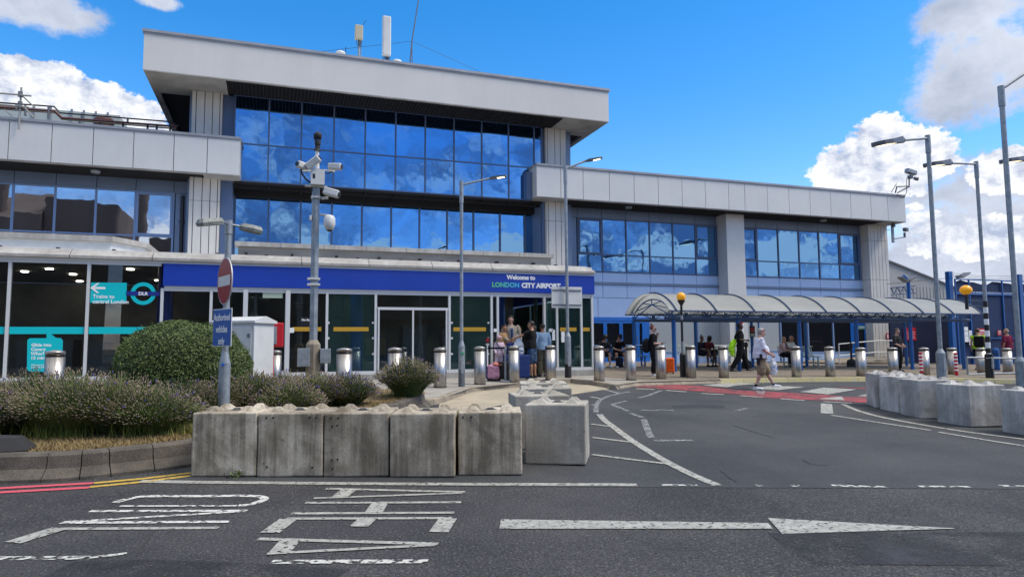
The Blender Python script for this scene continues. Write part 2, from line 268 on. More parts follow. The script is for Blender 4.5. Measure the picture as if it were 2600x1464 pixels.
# ------------------------------------------------------------------ mesh helpers
def tag(o, label=None, cat=None, group=None, kind=None):
    if label: o['label'] = label
    if cat: o['category'] = cat
    if group: o['group'] = group
    if kind: o['kind'] = kind
    return o
def root(name, loc, label, cat, group=None, rz=0.0):
    o = bpy.data.objects.new(name, None); S.collection.objects.link(o); o.location = loc; o.rotation_euler = (0, 0, rz)
    o.empty_display_size = .2
    return tag(o, label, cat, group)
def setmesh(name, V, F, m, smooth=False):
    me = bpy.data.meshes.new(name); me.from_pydata([tuple(v) for v in V], [], F); me.update()
    for x in (m if isinstance(m, (list, tuple)) else [m]): me.materials.append(M[x] if isinstance(x, str) else x)
    if smooth: me.polygons.foreach_set('use_smooth', [True]*len(me.polygons))
    return me
class MB:
    """collects shapes, links them as ONE mesh object"""
    def __init__(s): s.V = []; s.F = []; s.mi = []
    def add(s, V, F, mi=0):
        b = len(s.V); s.V += [Vector(v) for v in V]; s.F += [tuple(b+i for i in f) for f in F]; s.mi += [mi]*len(F); return s
    def box(s, x0, x1, y0, y1, z0, z1, mi=0):
        x0, x1 = min(x0, x1), max(x0, x1); y0, y1 = min(y0, y1), max(y0, y1); z0, z1 = min(z0, z1), max(z0, z1)
        return s.add([(x0, y0, z0), (x1, y0, z0), (x1, y1, z0), (x0, y1, z0), (x0, y0, z1), (x1, y0, z1), (x1, y1, z1), (x0, y1, z1)],
                     [(3, 2, 1, 0), (4, 5, 6, 7), (0, 1, 5, 4), (1, 2, 6, 5), (2, 3, 7, 6), (3, 0, 4, 7)], mi)
    def obox(s, c, hx, hy, hz, R=None, mi=0, bev=0.0):
        """box with half sizes, optional rotation and edge bevel"""
        R = R or Matrix.Identity(3); c = Vector(c)
        if bev <= 0:
            vs = [c + R @ Vector((x*hx, y*hy, z*hz)) for z in (-1, 1) for x, y in ((-1, -1), (1, -1), (1, 1), (-1, 1))]
            return s.add(vs, [(3, 2, 1, 0), (4, 5, 6, 7), (0, 1, 5, 4), (1, 2, 6, 5), (2, 3, 7, 6), (3, 0, 4, 7)], mi)
        bm = bmesh.new(); bmesh.ops.create_cube(bm, size=2)
        for v in bm.verts: v.co = Vector((v.co.x*hx, v.co.y*hy, v.co.z*hz))
        bmesh.ops.bevel(bm, geom=list(bm.edges), offset=bev, segments=3, profile=.5, affect='EDGES')
        bm.verts.ensure_lookup_table()
        s.add([c + R @ v.co for v in bm.verts], [[v.index for v in f.verts] for f in bm.faces], mi); bm.free(); return s
    def quad(s, a, b, c, d, mi=0): return s.add([a, b, c, d], [(0, 1, 2, 3)], mi)
    def tube(s, pts, r, n=10, mi=0, cap=True, xref=None):
        """r: one radius, list of radii, or list of (rx, ry)"""
        pts = [Vector(p) for p in pts]; k = len(pts)
        rs = r if isinstance(r, (list, tuple)) else [r]*k
        V, F = [], []; prev = Vector(xref) if xref is not None else None
        for i, p in enumerate(pts):
            t = ((pts[min(i+1, k-1)]-p).normalized() + (p-pts[max(i-1, 0)]).normalized())
            if t.length < 1e-6: t = pts[min(i+1, k-1)]-pts[max(i-1, 0)]
            t.normalize()
            if prev is None: prev = t.orthogonal()
            x = (prev - t*prev.dot(t))
            if x.length < 1e-4: x = t.orthogonal()
            x.normalize(); y = t.cross(x)
            if xref is None: prev = x
            rx, ry = rs[i] if isinstance(rs[i], (list, tuple)) else (rs[i], rs[i])
            for j in range(n):
                a = 2*math.pi*j/n; V.append(p + x*(rx*math.cos(a)) + y*(ry*math.sin(a)))
        for i in range(k-1):
            for j in range(n):
                F.append((i*n+j, i*n+(j+1) % n, (i+1)*n+(j+1) % n, (i+1)*n+j))
        if cap: F.append(tuple(range(n-1, -1, -1))); F.append(tuple(range((k-1)*n, k*n)))
        return s.add(V, F, mi)
    def lathe(s, prof, c=(0, 0, 0), n=24, mi=0, R=None):
        c = Vector(c); R = R or Matrix.Identity(3); V, F = [], []
        for (r, z) in prof:
            for j in range(n):
                a = 2*math.pi*j/n; V.append(c + R @ Vector((r*math.cos(a), r*math.sin(a), z)))
        for i in range(len(prof)-1):
            for j in range(n): F.append((i*n+j, i*n+(j+1) % n, (i+1)*n+(j+1) % n, (i+1)*n+j))
        if prof[0] != prof[-1] and prof[0][0] > 1e-4: F.append(tuple(range(n-1, -1, -1)))
        if prof[0] != prof[-1] and prof[-1][0] > 1e-4: F.append(tuple(range((len(prof)-1)*n, len(prof)*n)))
        return s.add(V, F, mi)
    def ball(s, c, rx, ry=None, rz=None, n=14, m=9, mi=0, R=None):
        ry = rx if ry is None else ry; rz = rx if rz is None else rz; c = Vector(c); R = R or Matrix.Identity(3); V, F = [], []
        for i in range(m+1):
            t = math.pi*i/m
            for j in range(n):
                a = 2*math.pi*j/n; V.append(c + R @ Vector((rx*math.sin(t)*math.cos(a), ry*math.sin(t)*math.sin(a), -rz*math.cos(t))))
        for i in range(m):
            for j in range(n): F.append((i*n+j, i*n+(j+1) % n, (i+1)*n+(j+1) % n, (i+1)*n+j))
        return s.add(V, F, mi)
    def prism(s, poly, axis, d0, d1, mi=0):
        """polygon in the plane normal to axis (0 x: (y,z); 1 y: (x,z); 2 z: (x,y)) extruded d0..d1"""
        def pt(a, b, d): return (d, a, b) if axis == 0 else (a, d, b) if axis == 1 else (a, b, d)
        n = len(poly); V = [pt(a, b, d0) for a, b in poly]+[pt(a, b, d1) for a, b in poly]
        F = [tuple(range(n)), tuple(range(2*n-1, n-1, -1))]+[(i, (i+1) % n, n+(i+1) % n, n+i) for i in range(n)]
        return s.add(V, F, mi)
    def build(s, name, m, parent=None, smooth=False, local=False, label=None, fix=True):
        V = s.V
        if parent is not None and not local:
            inv = Matrix.LocRotScale(parent_loc(parent), parent.rotation_euler if parent.parent is None else parent.parent.rotation_euler, None).inverted()
            V = [inv @ v for v in V]
        me = setmesh(name, V, s.F, m, smooth)
        if any(s.mi): me.polygons.foreach_set('material_index', s.mi)
        if fix:
            bm = bmesh.new(); bm.from_mesh(me); bmesh.ops.recalc_face_normals(bm, faces=bm.faces); bm.to_mesh(me); bm.free()
        o = bpy.data.objects.new(name, me); S.collection.objects.link(o)
        if parent is not None: o.parent = parent
        if label: o['label'] = label
        return o
def parent_loc(p):
    l = Vector(p.location)
    while p.parent: p = p.parent; l = l + Vector(p.location)
    return l
def dup(r, loc, rz=None, label=None):
    c = r.copy(); S.collection.objects.link(c); c.location = loc
    if rz is not None: c.rotation_euler = (0, 0, rz)
    if label: c['label'] = label
    for ch in r.children:
        k = ch.copy(); S.collection.objects.link(k); k.parent = c
        for g in ch.children:
            q = g.copy(); S.collection.objects.link(q); q.parent = k
    return c
def Rz(a): return Matrix.Rotation(a, 3, 'Z')
def frame(zdir, xhint=(1, 0, 0)):
    z = Vector(zdir).normalized(); x = Vector(xhint); x = (x - z*x.dot(z)).normalized(); return Matrix((x, z.cross(x), z)).transposed()
def text(body, size, o3, xdir, zdir, m, parent, name='lettering', extr=.003, bold=0.0, align='LEFT', local=False, xs=1.0):
    """flat letters: origin o3, reading along xdir, up along zdir"""
    cu = bpy.data.curves.new(name, 'FONT'); cu.body = body; cu.size = size; cu.extrude = extr; cu.offset = bold; cu.align_x = align; cu.resolution_u = 3
    t = bpy.data.objects.new('tmp', cu); S.collection.objects.link(t); dg = bpy.context.evaluated_depsgraph_get()
    me = bpy.data.meshes.new_from_object(t.evaluated_get(dg)); bpy.data.objects.remove(t)
    x = Vector(xdir).normalized(); z = Vector(zdir).normalized(); y = x.cross(z)
    mw = Matrix((x*xs, z, -y)).transposed().to_4x4(); mw.translation = Vector(o3)
    me.transform(mw)
    if parent is not None and not local:
        inv = Matrix.LocRotScale(parent_loc(parent), parent.rotation_euler if parent.parent is None else parent.parent.rotation_euler, None).inverted(); me.transform(inv)
    me.materials.clear(); me.materials.append(M[m]); me.name = name
    o = bpy.data.objects.new(name, me); S.collection.objects.link(o); o.parent = parent; return o
# ------------------------------------------------------------------ ground
def sheet(name, poly, off, m, parent=None, kind=None, cell=.5, holes=(), matoff=None):
    """flat sheet over the ground following its slope"""
    poly = [Vector((p[0], p[1])) for p in poly]
    xs = [p.x for p in poly]; ys = [p.y for p in poly]; pts = list(poly); n = len(poly)
    pp = []; 
    for i in range(n):                      # resample border
        a, b = poly[i], poly[(i+1) % n]; k = max(1, int((b-a).length/cell))
        for j in range(k): pp.append(a.lerp(b, j/k))
    n = len(pp); pts = list(pp)
    gx = np.arange(min(xs)+cell*.37, max(xs), cell); gy = np.arange(min(ys)+cell*.41, max(ys), cell)
    def inside(x, y):
        c = False; j = len(poly)-1
        for i in range(len(poly)):
            if (poly[i].y > y) != (poly[j].y > y) and x < (poly[j].x-poly[i].x)*(y-poly[i].y)/(poly[j].y-poly[i].y)+poly[i].x: c = not c
            j = i
        return c
    for x in gx:
        for y in gy:
            if inside(x, y) and (x+y*7) < 1e9: pts.append(Vector((x, y)))
    r = delaunay_2d_cdt(pts, [(i, (i+1) % n) for i in range(n)], [], 1, 1e-5)
    V = [(v.x, v.y, gz(v.x, v.y)+off) for v in r[0]]
    mb = MB(); mb.add(V, [tuple(f) for f in r[2]])
    o = mb.build(name, m, parent, fix=False)
    me = o.data; me.calc_loop_triangles()
    flip = [p for p in me.polygons if p.normal.z < 0]
    if flip:
        bm = bmesh.new(); bm.from_mesh(me); bm.faces.ensure_lookup_table(); bmesh.ops.reverse_faces(bm, faces=[bm.faces[p.index] for p in flip]); bm.to_mesh(me); bm.free()
    if kind: o['kind'] = kind
    return o
def axis_vals(a, b, c0, c1, st):
    v = list(np.arange(c0, c1+1e-6, st)); g = st; x = c1
    while x < b: g *= 1.5; x += g; v.append(x)
    g = st; x = c0
    while x > a: g *= 1.5; x -= g; v.insert(0, x)
    return v
gxs = axis_vals(-900, 900, -14, 40, .5); gys = axis_vals(-900, 900, -1, 34, .5)
mb = MB(); nx, ny = len(gxs), len(gys)
mb.add([(x, y, gz(x, y)-.004) for y in gys for x in gxs], [(j*nx+i, j*nx+i+1, (j+1)*nx+i+1, (j+1)*nx+i) for j in range(ny-1) for i in range(nx-1)])
road = mb.build('road', 'asphalt', fix=False); road['kind'] = 'structure'
G = onG
# finer, greyer asphalt of the forecourt beyond the seam
seamA, seamB = G(340, 1224), G(2620, 1240)
fore = [seamA, seamB, G(2620, 1100), (30, 6), (45, 14), (45, 19), G(2600, 1000, 0), G(2197, 963), G(1829, 968), G(1563, 985), (8.2, 19.1), G(1200, 992), (3.2, 14.8), (1.6, 12.6), (.2, 10.8), G(483, 1186), ]
fo = sheet('forecourt_road', fore, .0, 'asphalt_fine'); fo['kind'] = 'structure'
def strip(pts, w, z=.008):
    """band of width w metres along ground points"""
    pts = [Vector((p[0], p[1])) for p in pts]; Lp, Rp = [], []
    dn = []
    tot = [0]
    res = []
    for i in range(len(pts)-1):
        k = max(1, int((pts[i+1]-pts[i]).length/.4))
        for j in range(k): res.append(pts[i].lerp(pts[i+1], j/k))
    res.append(pts[-1]); pts = res
    for i, p in enumerate(pts):
        t = (pts[min(i+1, len(pts)-1)]-pts[max(i-1, 0)]).normalized(); nn = Vector((-t.y, t.x))*(w/2)
        Lp.append(p+nn); Rp.append(p-nn)
    V = [(q.x, q.y, gz(q.x, q.y)+z) for q in Lp]+[(q.x, q.y, gz(q.x, q.y)+z) for q in Rp]; n = len(pts)
    return V, [(n+i, n+i+1, i+1, i) for i in range(n-1)]
def smooth(pts, k=6):
    pts = [Vector((p[0], p[1], 0)) for p in pts]; out = []
    for i in range(len(pts)-1):
        p0, p1, p2, p3 = pts[max(i-1, 0)], pts[i], pts[i+1], pts[min(i+2, len(pts)-1)]
        for j in range(k):
            t = j/k; out.append(.5*((2*p1)+(p2-p0)*t+(2*p0-5*p1+4*p2-p3)*t*t+(3*p1-p0-3*p2+p3)*t**3))
    out.append(pts[-1]); return out
def marking(name, items, m, parent=road):
    mb = MB()
    for it in items:
        pts, w = it[0], it[1]; z = it[2] if len(it) > 2 else .004
        V, F = strip(pts, w, z); mb.add(V, F)
    return mb.build(name, m, parent, fix=False)
def z2(x, y): return G(450+x/2.342, 950+y/2.342)
def z1(x, y): return G(x/2.361, 850+y/2.361)
def z3(x, y): return G(1450+x/2.24, 900+y/2.24)
def z4(x, y): return G(1440+x/5.855, 940+y/5.855)
def z5(x, y): return G(1860+x/5.855, 930+y/5.855)
sw = .075
marking('road_letter', [([z2(885, 679), z2(1710, 699)], sw), ([z2(812, 737), z2(1695, 706)], sw*.8, .0048), ([z2(1022, 685), z2(965, 730)], .17, .0055)], 'paint')
marking('road_letter', [([z2(762, 764), z2(1688, 760)], sw), ([z2(680, 827), z2(1648, 822)], sw), ([z2(1205, 766), z2(1168, 822)], .17, .0048)], 'paint')
marking('road_letter', [([z2(650, 858), z2(1632, 854)], sw), ([z2(662, 860), z2(550, 942)], .17, .0048), ([z2(1130, 860), z2(1080, 905)], .17, .0048), ([z2(1610, 856), z2(1555, 938)], .17, .0048)], 'paint')
marking('road_letter', [([z2(480, 978), z2(1550, 1008)], sw), ([z2(535, 1066), z2(1530, 1015)], sw*.8, .0048), ([z2(670, 990), z2(610, 1058)], .17, .0055)], 'paint')
marking('road_letter', [([z2(560, 1115), z2(1490, 1112)], sw*1.2)], 'paint_worn')
marking('road_letter', [(smooth([z1(690, 1005), z1(760, 985), z1(880, 967), z1(1200, 966), z1(1520, 965), z1(1585, 985), z1(1500, 1015), z1(1430, 1022)]), sw*1.2), ([z1(1420, 1024), z1(720, 1026)], .05, .0048)], 'paint_half')
marking('road_letter', [([z1(540, 1056), z1(1480, 1054)], sw, .0048), ([z1(1470, 1056), z1(380, 1122)], sw*.8, .004), ([z1(365, 1126), z1(1375, 1120)], sw, .0055)], 'paint_half')
marking('road_letter', [([z1(350, 1162), z1(1310, 1156)], sw), ([z1(360, 1158), z1(75, 1245)], .17, .0048)], 'paint')
marking('road_letter', [([z1(-300, 1340), z1(560, 1335)], sw*1.2), ([z1(560, 1333), z1(760, 1310)], .06, .0048)], 'paint_worn')
# arrow
a0, a1, a2, a3 = G(1272, 1318), G(1950, 1327.5), G(1963, 1342), G(1267.7, 1342)
arrow = MB()
def gq(mb, pts, z=.004, n=8):
    a, b, c, d = [Vector(p[:2]) for p in pts]; V = []
    for i in range(n+1):
        for j in range(3):
            q = a.lerp(b, i/n).lerp(d.lerp(c, i/n), j/2); V.append((q.x, q.y, gz(q.x, q.y)+z))
    mb.add(V, [(i*3+j+1, (i+1)*3+j+1, (i+1)*3+j, i*3+j) if False else (i*3+j, i*3+j+1, (i+1)*3+j+1, (i+1)*3+j) for i in range(n) for j in range(2)])
gq(arrow, [a3, a2, a1, a0]); gq(arrow, [G(1986, 1355), G(2423, 1342), G(2423, 1341), G(1949, 1315)], .0048)
arrow.build('road_arrow', 'paint', road, fix=False)
marking('give_way_line', [([G(353, 1221), G(484, 1223.5), G(983, 1227.8), G(1550, 1229.5), G(1617, 1230.5)], .13)], 'paint')
marking('give_way_line', [([G(1680, 1230.5), G(1770, 1231)], .07), ([G(1920, 1232), G(1935, 1232)], .08), ([G(2008, 1233), G(2032, 1233)], .08), ([G(2112, 1232), G(2250, 1236)], .1), ([G(2334, 1234.5), G(2465, 1235.5)], .08), ([G(2540, 1233), G(2700, 1235)], .1)], 'paint_worn')
marking('double_red_line', [([G(-60, 1246), G(0, 1239), G(236, 1226)], .1), ([G(-60, 1258), G(0, 1249.5), G(228, 1237)], .1)], 'paint_pink')
marking('double_yellow_line', [([G(238, 1226), G(360, 1215), G(484, 1200)], .09), ([G(228, 1236), G(360, 1223), G(484, 1207)], .09)], 'paint_yellow')
# hatched area and lane lines on the forecourt
marking('hatch_border', [(smooth([z4(940, 318), z4(780, 345), z4(620, 385), z4(510, 430), z4(450, 490), z4(430, 560), z4(425, 625)]), .11, .008)], 'paint_faded')
marking('hatch_border', [(smooth([z4(480, 655), z4(560, 745), z4(700, 850), z4(970, 1050), z3(580, 630), z3(830, 745)]), .13, .008)], 'paint')
marking('hatch_bar', [([z4(360, 800), z4(620, 835)], .09, .0095), ([z4(370, 1000), z4(950, 1070)], .09, .0095), ([z4(370, 1255), z4(1500, 1395)], .09, .0095), ([z4(360, 515), z4(405, 518)], .09, .0095), ([z4(350, 395), z4(500, 422)], .09, .0095), ([z4(485, 272), z4(760, 340)], .09, .0095)], 'paint')
marking('faded_arrow', [([z4(665, 510), z4(900, 605)], .11, .008), ([z4(665, 508), z4(880, 455)], .08, .008), ([z4(940, 638), z4(1120, 700)], .11, .008), ([z4(1140, 730), z4(1180, 850), z4(1250, 1005)], .12, .008), ([z4(1290, 1045), z4(1870, 1045)], .13, .008), ([z4(1100, 590), z4(1290, 600), z4(1420, 585), z4(1600, 600)], .10, .008), ([z5(40, 665), z5(215, 620)], .10, .008), ([z4(1060, 412), z4(1220, 370), z4(1400, 300)], .1, .008)], 'paint_faded')
marking('lane_line', [(smooth([z5(1640, 562), z3(1640, 322), z3(1800, 363), z3(2150, 425), z3(2576, 482), G(2800, 1140)]), .12, .008), ([z3(1480, 345), z3(2045, 431)], .1, .008), ([z3(2090, 441), z3(2576, 520), G(2800, 1168)], .1, .008), ([z5(1395, 555), z5(1405, 700)], .24, .008)], 'paint')
marking('give_way_dash', [([z4(1020, 272), z4(1300, 284)], .17, .008), ([z4(1470, 298), z4(1770, 320)], .17, .008), ([z4(2000, 345), z4(2330, 360)], .17, .008), ([z5(110, 435), z5(445, 460)], .17, .008), ([z5(715, 482), z5(1070, 508)], .17, .008), ([z5(1350, 522), z5(1775, 548)], .17, .008)], 'paint')
def gpoly(name, pts, m, off): return sheet(name, pts, off, m, road, cell=.35)
gpoly('red_band', [z4(745, 230), z4(860, 190), z4(1380, 190), z4(1600, 212), z4(1990, 235), z4(2576, 300), z5(500, 372), z5(1400, 425), z5(1650, 450), z5(2300, 470), z5(2300, 560), z5(1990, 540), z5(1100, 495), z5(470, 465), z4(2576, 360), z4(1300, 265)], 'paint_red', .008)
gpoly('red_band', [z5(1480, 300), z5(1960, 322), z5(2500, 335), z5(2500, 350), z5(1960, 340)], 'paint_red', .008)
gpoly('zebra_stripe', [z4(1390, 185), z4(1880, 152), z4(2200, 160), z4(1820, 200)], 'paint', .0125)
gpoly('zebra_stripe', [z4(2010, 225), z4(2400, 185), z4(2576, 188), z5(400, 262), z5(60, 285), z4(2380, 255)], 'paint', .0125)
gpoly('zebra_stripe', [z5(230, 335), z5(600, 290), z5(1080, 308), z5(660, 358)], 'paint', .0125)
gpoly('zebra_stripe', [z5(1005, 380), z5(1350, 318), z5(1850, 345), z5(1420, 420)], 'paint', .0125)
gpoly('zebra_stripe', [z5(1850, 445), z5(2100, 390), z5(2400, 410), z5(2300, 455)], 'paint', .0125)
gpoly('give_way_triangle', [z5(1270, 485), z5(1620, 450), z5(1670, 508)], 'paint', .0125)
gpoly('give_way_triangle', [z5(350, 368), z5(490, 372), z5(460, 430), z5(370, 400)], 'paint_faded', .0125)
# drain grating and cracks on the forecourt
dg_ = MB()
for i in range(26):
    a = z4(1540+i*30, 500+abs(13-i)*1.5); b = z4(1620+i*30, 560)
    V, F = strip([a, b], .013, .006); dg_.add(V, F)
dg_.build('drain_grating', mat('grate_blue', (.042, .045, .058), .6), road, fix=False)
crk = MB()
for pts in ([(845, 655), (880, 680), (900, 700), (940, 722)], [(1320, 600), (1360, 620), (1420, 630), (1460, 628)], [(1560, 728), (1600, 735), (1680, 740)], [(920, 400), (1040, 440), (1150, 470)]):
    V, F = strip([z3(*p) for p in pts], .018, .006); crk.add(V, F)
V, F = strip([z1(1150, 870), z1(1080, 960), z1(960, 1120), z1(870, 1240), z1(780, 1360)], .02, .002); crk.add(V, F)
crk.build('road_crack', mat('crack', (.034, .034, .035), .9), road, fix=False)
M['patch'] = mat('dark_patch', (.020, .022, .027), .8, col2=(.034, .035, .040), scale=2, fine=.6, fscale=45, alpha=(1.6, .38, .66))
sheet('road_patch', [z3(1120, 1010), z3(2700, 1003), z3(2700, 1200), z3(1400, 1190), z3(1230, 1100)], .0022, 'patch', road)
sheet('road_patch', [z1(250, 1450), z1(450, 1352), z1(900, 1340), z1(1653, 1370), z1(2100, 1400), z1(2000, 1460)], .0022, 'patch', road)
# pavement, kerbs, planted island
kb = [(-30, 14.6), (3.0, 14.9), G(1120, 1010, .12), G(1200, 983, .12), G(1324, 971.5, .12), (7.7, 18.95), G(1450, 962, .12), (8.85, 18.4), G(1563, 977, .12), G(1620, 969, .12), G(1829, 963.5, .12), G(2000, 960, .12), G(2197, 958.5, .12), (22.5, 17.2), (26, 15.6), (40, 11)]
pav = sheet('pavement', [tuple(p[:2]) for p in kb]+[(60, 11), (60, 40), (-30, 40)], .12, 'paving', cell=.6); pav['kind'] = 'structure'
bp_ = sheet('block_paving', [G(1530, 957, .12), G(1640, 965, .12), G(1829, 961.5, .12), G(2000, 958, .12), G(2197, 956.5, .12), (22.5, 17.4), (26, 15.8), (40, 11.2), (60, 11.2), (60, 29.2), (10.4, 29.2), (10.4, 22.4), G(1520, 940, .12)], .128, 'brickpave', cell=.6); bp_['kind'] = 'structure'
def kerbrun(name, pts, m, prof, off0=0.0, stone=.9, gap=.006):
    """profile (outward, up) swept along the kerb line as separate stones; outward is to the right of travel"""
    pts = [Vector((p[0], p[1])) for p in pts]; mb = MB(); seg = []
    res = [pts[0]]
    for i in range(len(pts)-1):
        k = max(1, int((pts[i+1]-pts[i]).length/.3))
        for j in range(1, k+1): res.append(pts[i].lerp(pts[i+1], j/k))
    acc = 0; cur = [0]
    def ring(i, sh=0):
        t = (res[min(i+1, len(res)-1)]-res[max(i-1, 0)]).normalized(); nn = Vector((t.y, -t.x)); p = res[i]+t*sh
        return [(p.x+nn.x*a, p.y+nn.y*a, gz(p.x, p.y)+b) for a, b in prof]
    st = 0; n = len(prof)
    while st < len(res)-1:
        e = min(st+3, len(res)-1); V = []
        for i in range(st, e+1): V += ring(i, gap if i == st else (-gap if i == e else 0))
        F = [(a*n+j, a*n+(j+1) % n, (a+1)*n+(j+1) % n, (a+1)*n+j) for a in range(e-st) for j in range(n)]
        F += [tuple(range(n)), tuple(range((e-st)*n+n-1, (e-st)*n-1, -1))]
        mb.add(V, F); st = e
    o = mb.build(name, m); o['kind'] = 'structure'; return o
kp = [(-.14, -.1), (-.14, .135), (-.03, .135), (.0, .115), (.012, 0), (.012, -.1)]
kerbrun('kerb', smooth([p[:2] for p in kb[1:5]], 4)+[Vector(kb[5]+(0,)), kb[6], Vector(kb[7]+(0,)), kb[8]], 'kerb', [(a, b+.0) for a, b in kp])
kerbrun('kerb', [kb[8], kb[9], kb[10]], 'kerb', [(-.2, -.1), (-.2, .132), (-.05, .13), (.05, .02), (.05, -.1)])
kerbrun('kerb', [k for k in kb[10:]], 'kerb_yellow', [(-.16, -.1), (-.16, .142), (.0, .138), (.02, 0), (.02, -.1)])
gut = sheet('gutter', [G(1120, 1012), G(1200, 990), G(1324, 978), (7.7, 18.85), (8.5, 19.0), (8.75, 18.4), G(1563, 985), G(1455, 1001), G(1380, 1010), G(1180, 1045), (3.6, 13.2), (3.4, 14.6)], .006, 'gutter', cell=.4); gut['kind'] = 'structure'
dline = (G(483, 1180)-G(203, 1214)).normalized()
isl = [(-26, 15.0), (-14, 12.6), (-7, 10.3), G(0, 1224), G(203, 1214), G(309, 1203), G(483, 1181), (-.1, 10.6), (.9, 11.4), (2.0, 12.6), (3.0, 14.2), (3.25, 15.0)]
kerbrun('kerb', smooth([p[:2] for p in isl], 4), 'kerb_dark', [(-.30, -.1), (-.30, .30), (-.14, .30), (-.09, .27), (-.06, .13), (.06, .03), (.06, -.1)])
def inset(p, k=.16): return Vector((p[0], p[1]+k))
bed = [inset(p, .28) for p in smooth([p[:2] for p in isl], 3)]
bs = sheet('planting_bed', [tuple(p[:2]) for p in bed]+[(3.0, 15.2), (2.8, 16.1), (-26, 16.6)], .26, 'soil', cell=.35); bs['kind'] = 'structure'
# ------------------------------------------------------------------ terminal building
YF, YW, YC, YR, YG, YL = 27.6, 29.3, 28.4, 26.85, 28.5, 29.8
T = root('airport_terminal', (5, 29, .7), 'two-storey airport terminal with pale grey overhanging roofs and blue mirrored windows', 'building')
def B(name, m, mb, label=None, parent=T, smooth=False): return mb.build(name, m, parent, smooth=smooth, label=label)
def panelrow(mb, xs, y0, y1, z0, z1, gap=.012, mi=0):
    for a, b in zip(xs[:-1], xs[1:]): mb.box(a+gap, b-gap, y0, y1, z0, z1, mi)
# main roof
RX0, RX1, RZ0, RZ1 = -4.66, 14.06, 11.62, 13.02
mb = MB(); mb.box(RX0, RX1, YR, YR+.12, RZ0, RZ1); mb.box(RX0, RX0+.12, YR+.122, 42, RZ0, RZ1); mb.box(RX1-.12, RX1, YR+.122, 42, RZ0, RZ1)
mb.box(RX0+.125, RX1-.125, YR+.125, 42, RZ0+.3, RZ1-.1)
mr = B('main_roof', 'cream', mb, 'deep cream fascia of the upper flat roof')
mb = MB(); xs = [RX0-.06]+[RX0+1.43*i for i in range(1, 13)]+[RX1+.06]
for a, b in zip(xs[:-1], xs[1:]): mb.box(a+.004, b-.004, YR-.06, YR+.25, RZ1, RZ1+.1)
mb.box(RX0-.05, RX1+.05, YR-.03, YR+.0, RZ1-.06, RZ1-.003); mb.box(RX0-.06, RX0+.2, YR+.252, 42, RZ1, RZ1+.1); mb.box(RX1-.2, RX1+.06, YR+.252, 42, RZ1, RZ1+.1)
B('roof_edge', 'flash', mb, parent=mr)
mb = MB()
gx0, gx1 = -1.9, 11.9
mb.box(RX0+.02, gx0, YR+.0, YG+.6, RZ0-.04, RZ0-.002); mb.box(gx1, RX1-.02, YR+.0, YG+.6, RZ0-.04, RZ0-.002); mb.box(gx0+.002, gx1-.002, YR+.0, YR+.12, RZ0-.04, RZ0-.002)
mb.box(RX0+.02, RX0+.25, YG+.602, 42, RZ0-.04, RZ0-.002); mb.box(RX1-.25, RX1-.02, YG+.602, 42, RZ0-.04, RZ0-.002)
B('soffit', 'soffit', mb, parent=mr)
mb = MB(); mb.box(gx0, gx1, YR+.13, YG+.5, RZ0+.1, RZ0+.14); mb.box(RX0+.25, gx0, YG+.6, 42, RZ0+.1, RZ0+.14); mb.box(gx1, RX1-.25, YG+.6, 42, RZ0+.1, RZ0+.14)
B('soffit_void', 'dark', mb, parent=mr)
mb = MB(); x = gx0+.05
while x < gx1: mb.box(x, x+.02, YR+.14, YG-.02, RZ0-.03, RZ0+.03); x += .14
for i in range(11): y = YR+.2+i*.14; mb.box(gx0, gx1, y, y+.015, RZ0-.028, RZ0+.025)
B('soffit_grille', 'grille', mb, parent=mr)
# body behind the columns
mb = MB(); mb.box(-3.3, -1.66, YG+.25, 41, .6, RZ0-.05); mb.box(11.45, 13.0, YG+.25, 41, .6, RZ0-.05); mb.box(-1.7, 11.5, 30.0, 41, .6, RZ0+.05)
mb.box(-1.7, 11.5, YG+.12, 30.3, 8.15, RZ0+.05)
B('core_wall', 'slate', mb)
# upper curtain wall: 11 bays, two panes each
ux = [-1.64, -.36, .89, 2.18, 3.46, 4.74, 6.02, 7.3, 8.57, 9.83, 11.07, 11.44]
uz = [8.16, 9.66, 11.6]
for a, b in zip(ux[:-1], ux[1:]):
    mb = MB(); f = .03
    for z in uz: mb.box(a, b-.001, YG-.03, YG+.04, z-.025, z+.025)
    mb.box(a-f, a+f, YG-.045, YG+.045, uz[0]-.024, uz[-1]+.02)
    if b == ux[-1]: mb.box(b-f, b+f, YG-.045, YG+.045, uz[0]-.024, uz[-1]+.02)
    w = B('window', 'frame_blue', mb)
    pm = MB()
    for k in (0, 1):
        z0, z1 = uz[k]+.026, uz[k+1]-.026; ty = random.uniform(-.003, .003); tz = random.uniform(-.004, .004)
        pm.add([(a+f, YG-ty, z0), (b-f, YG+ty, z0), (b-f, YG+ty+tz, z1), (a+f, YG-ty+tz, z1)], [(0, 1, 2, 3)])
    pm.build('pane', 'mirror', w, fix=False)
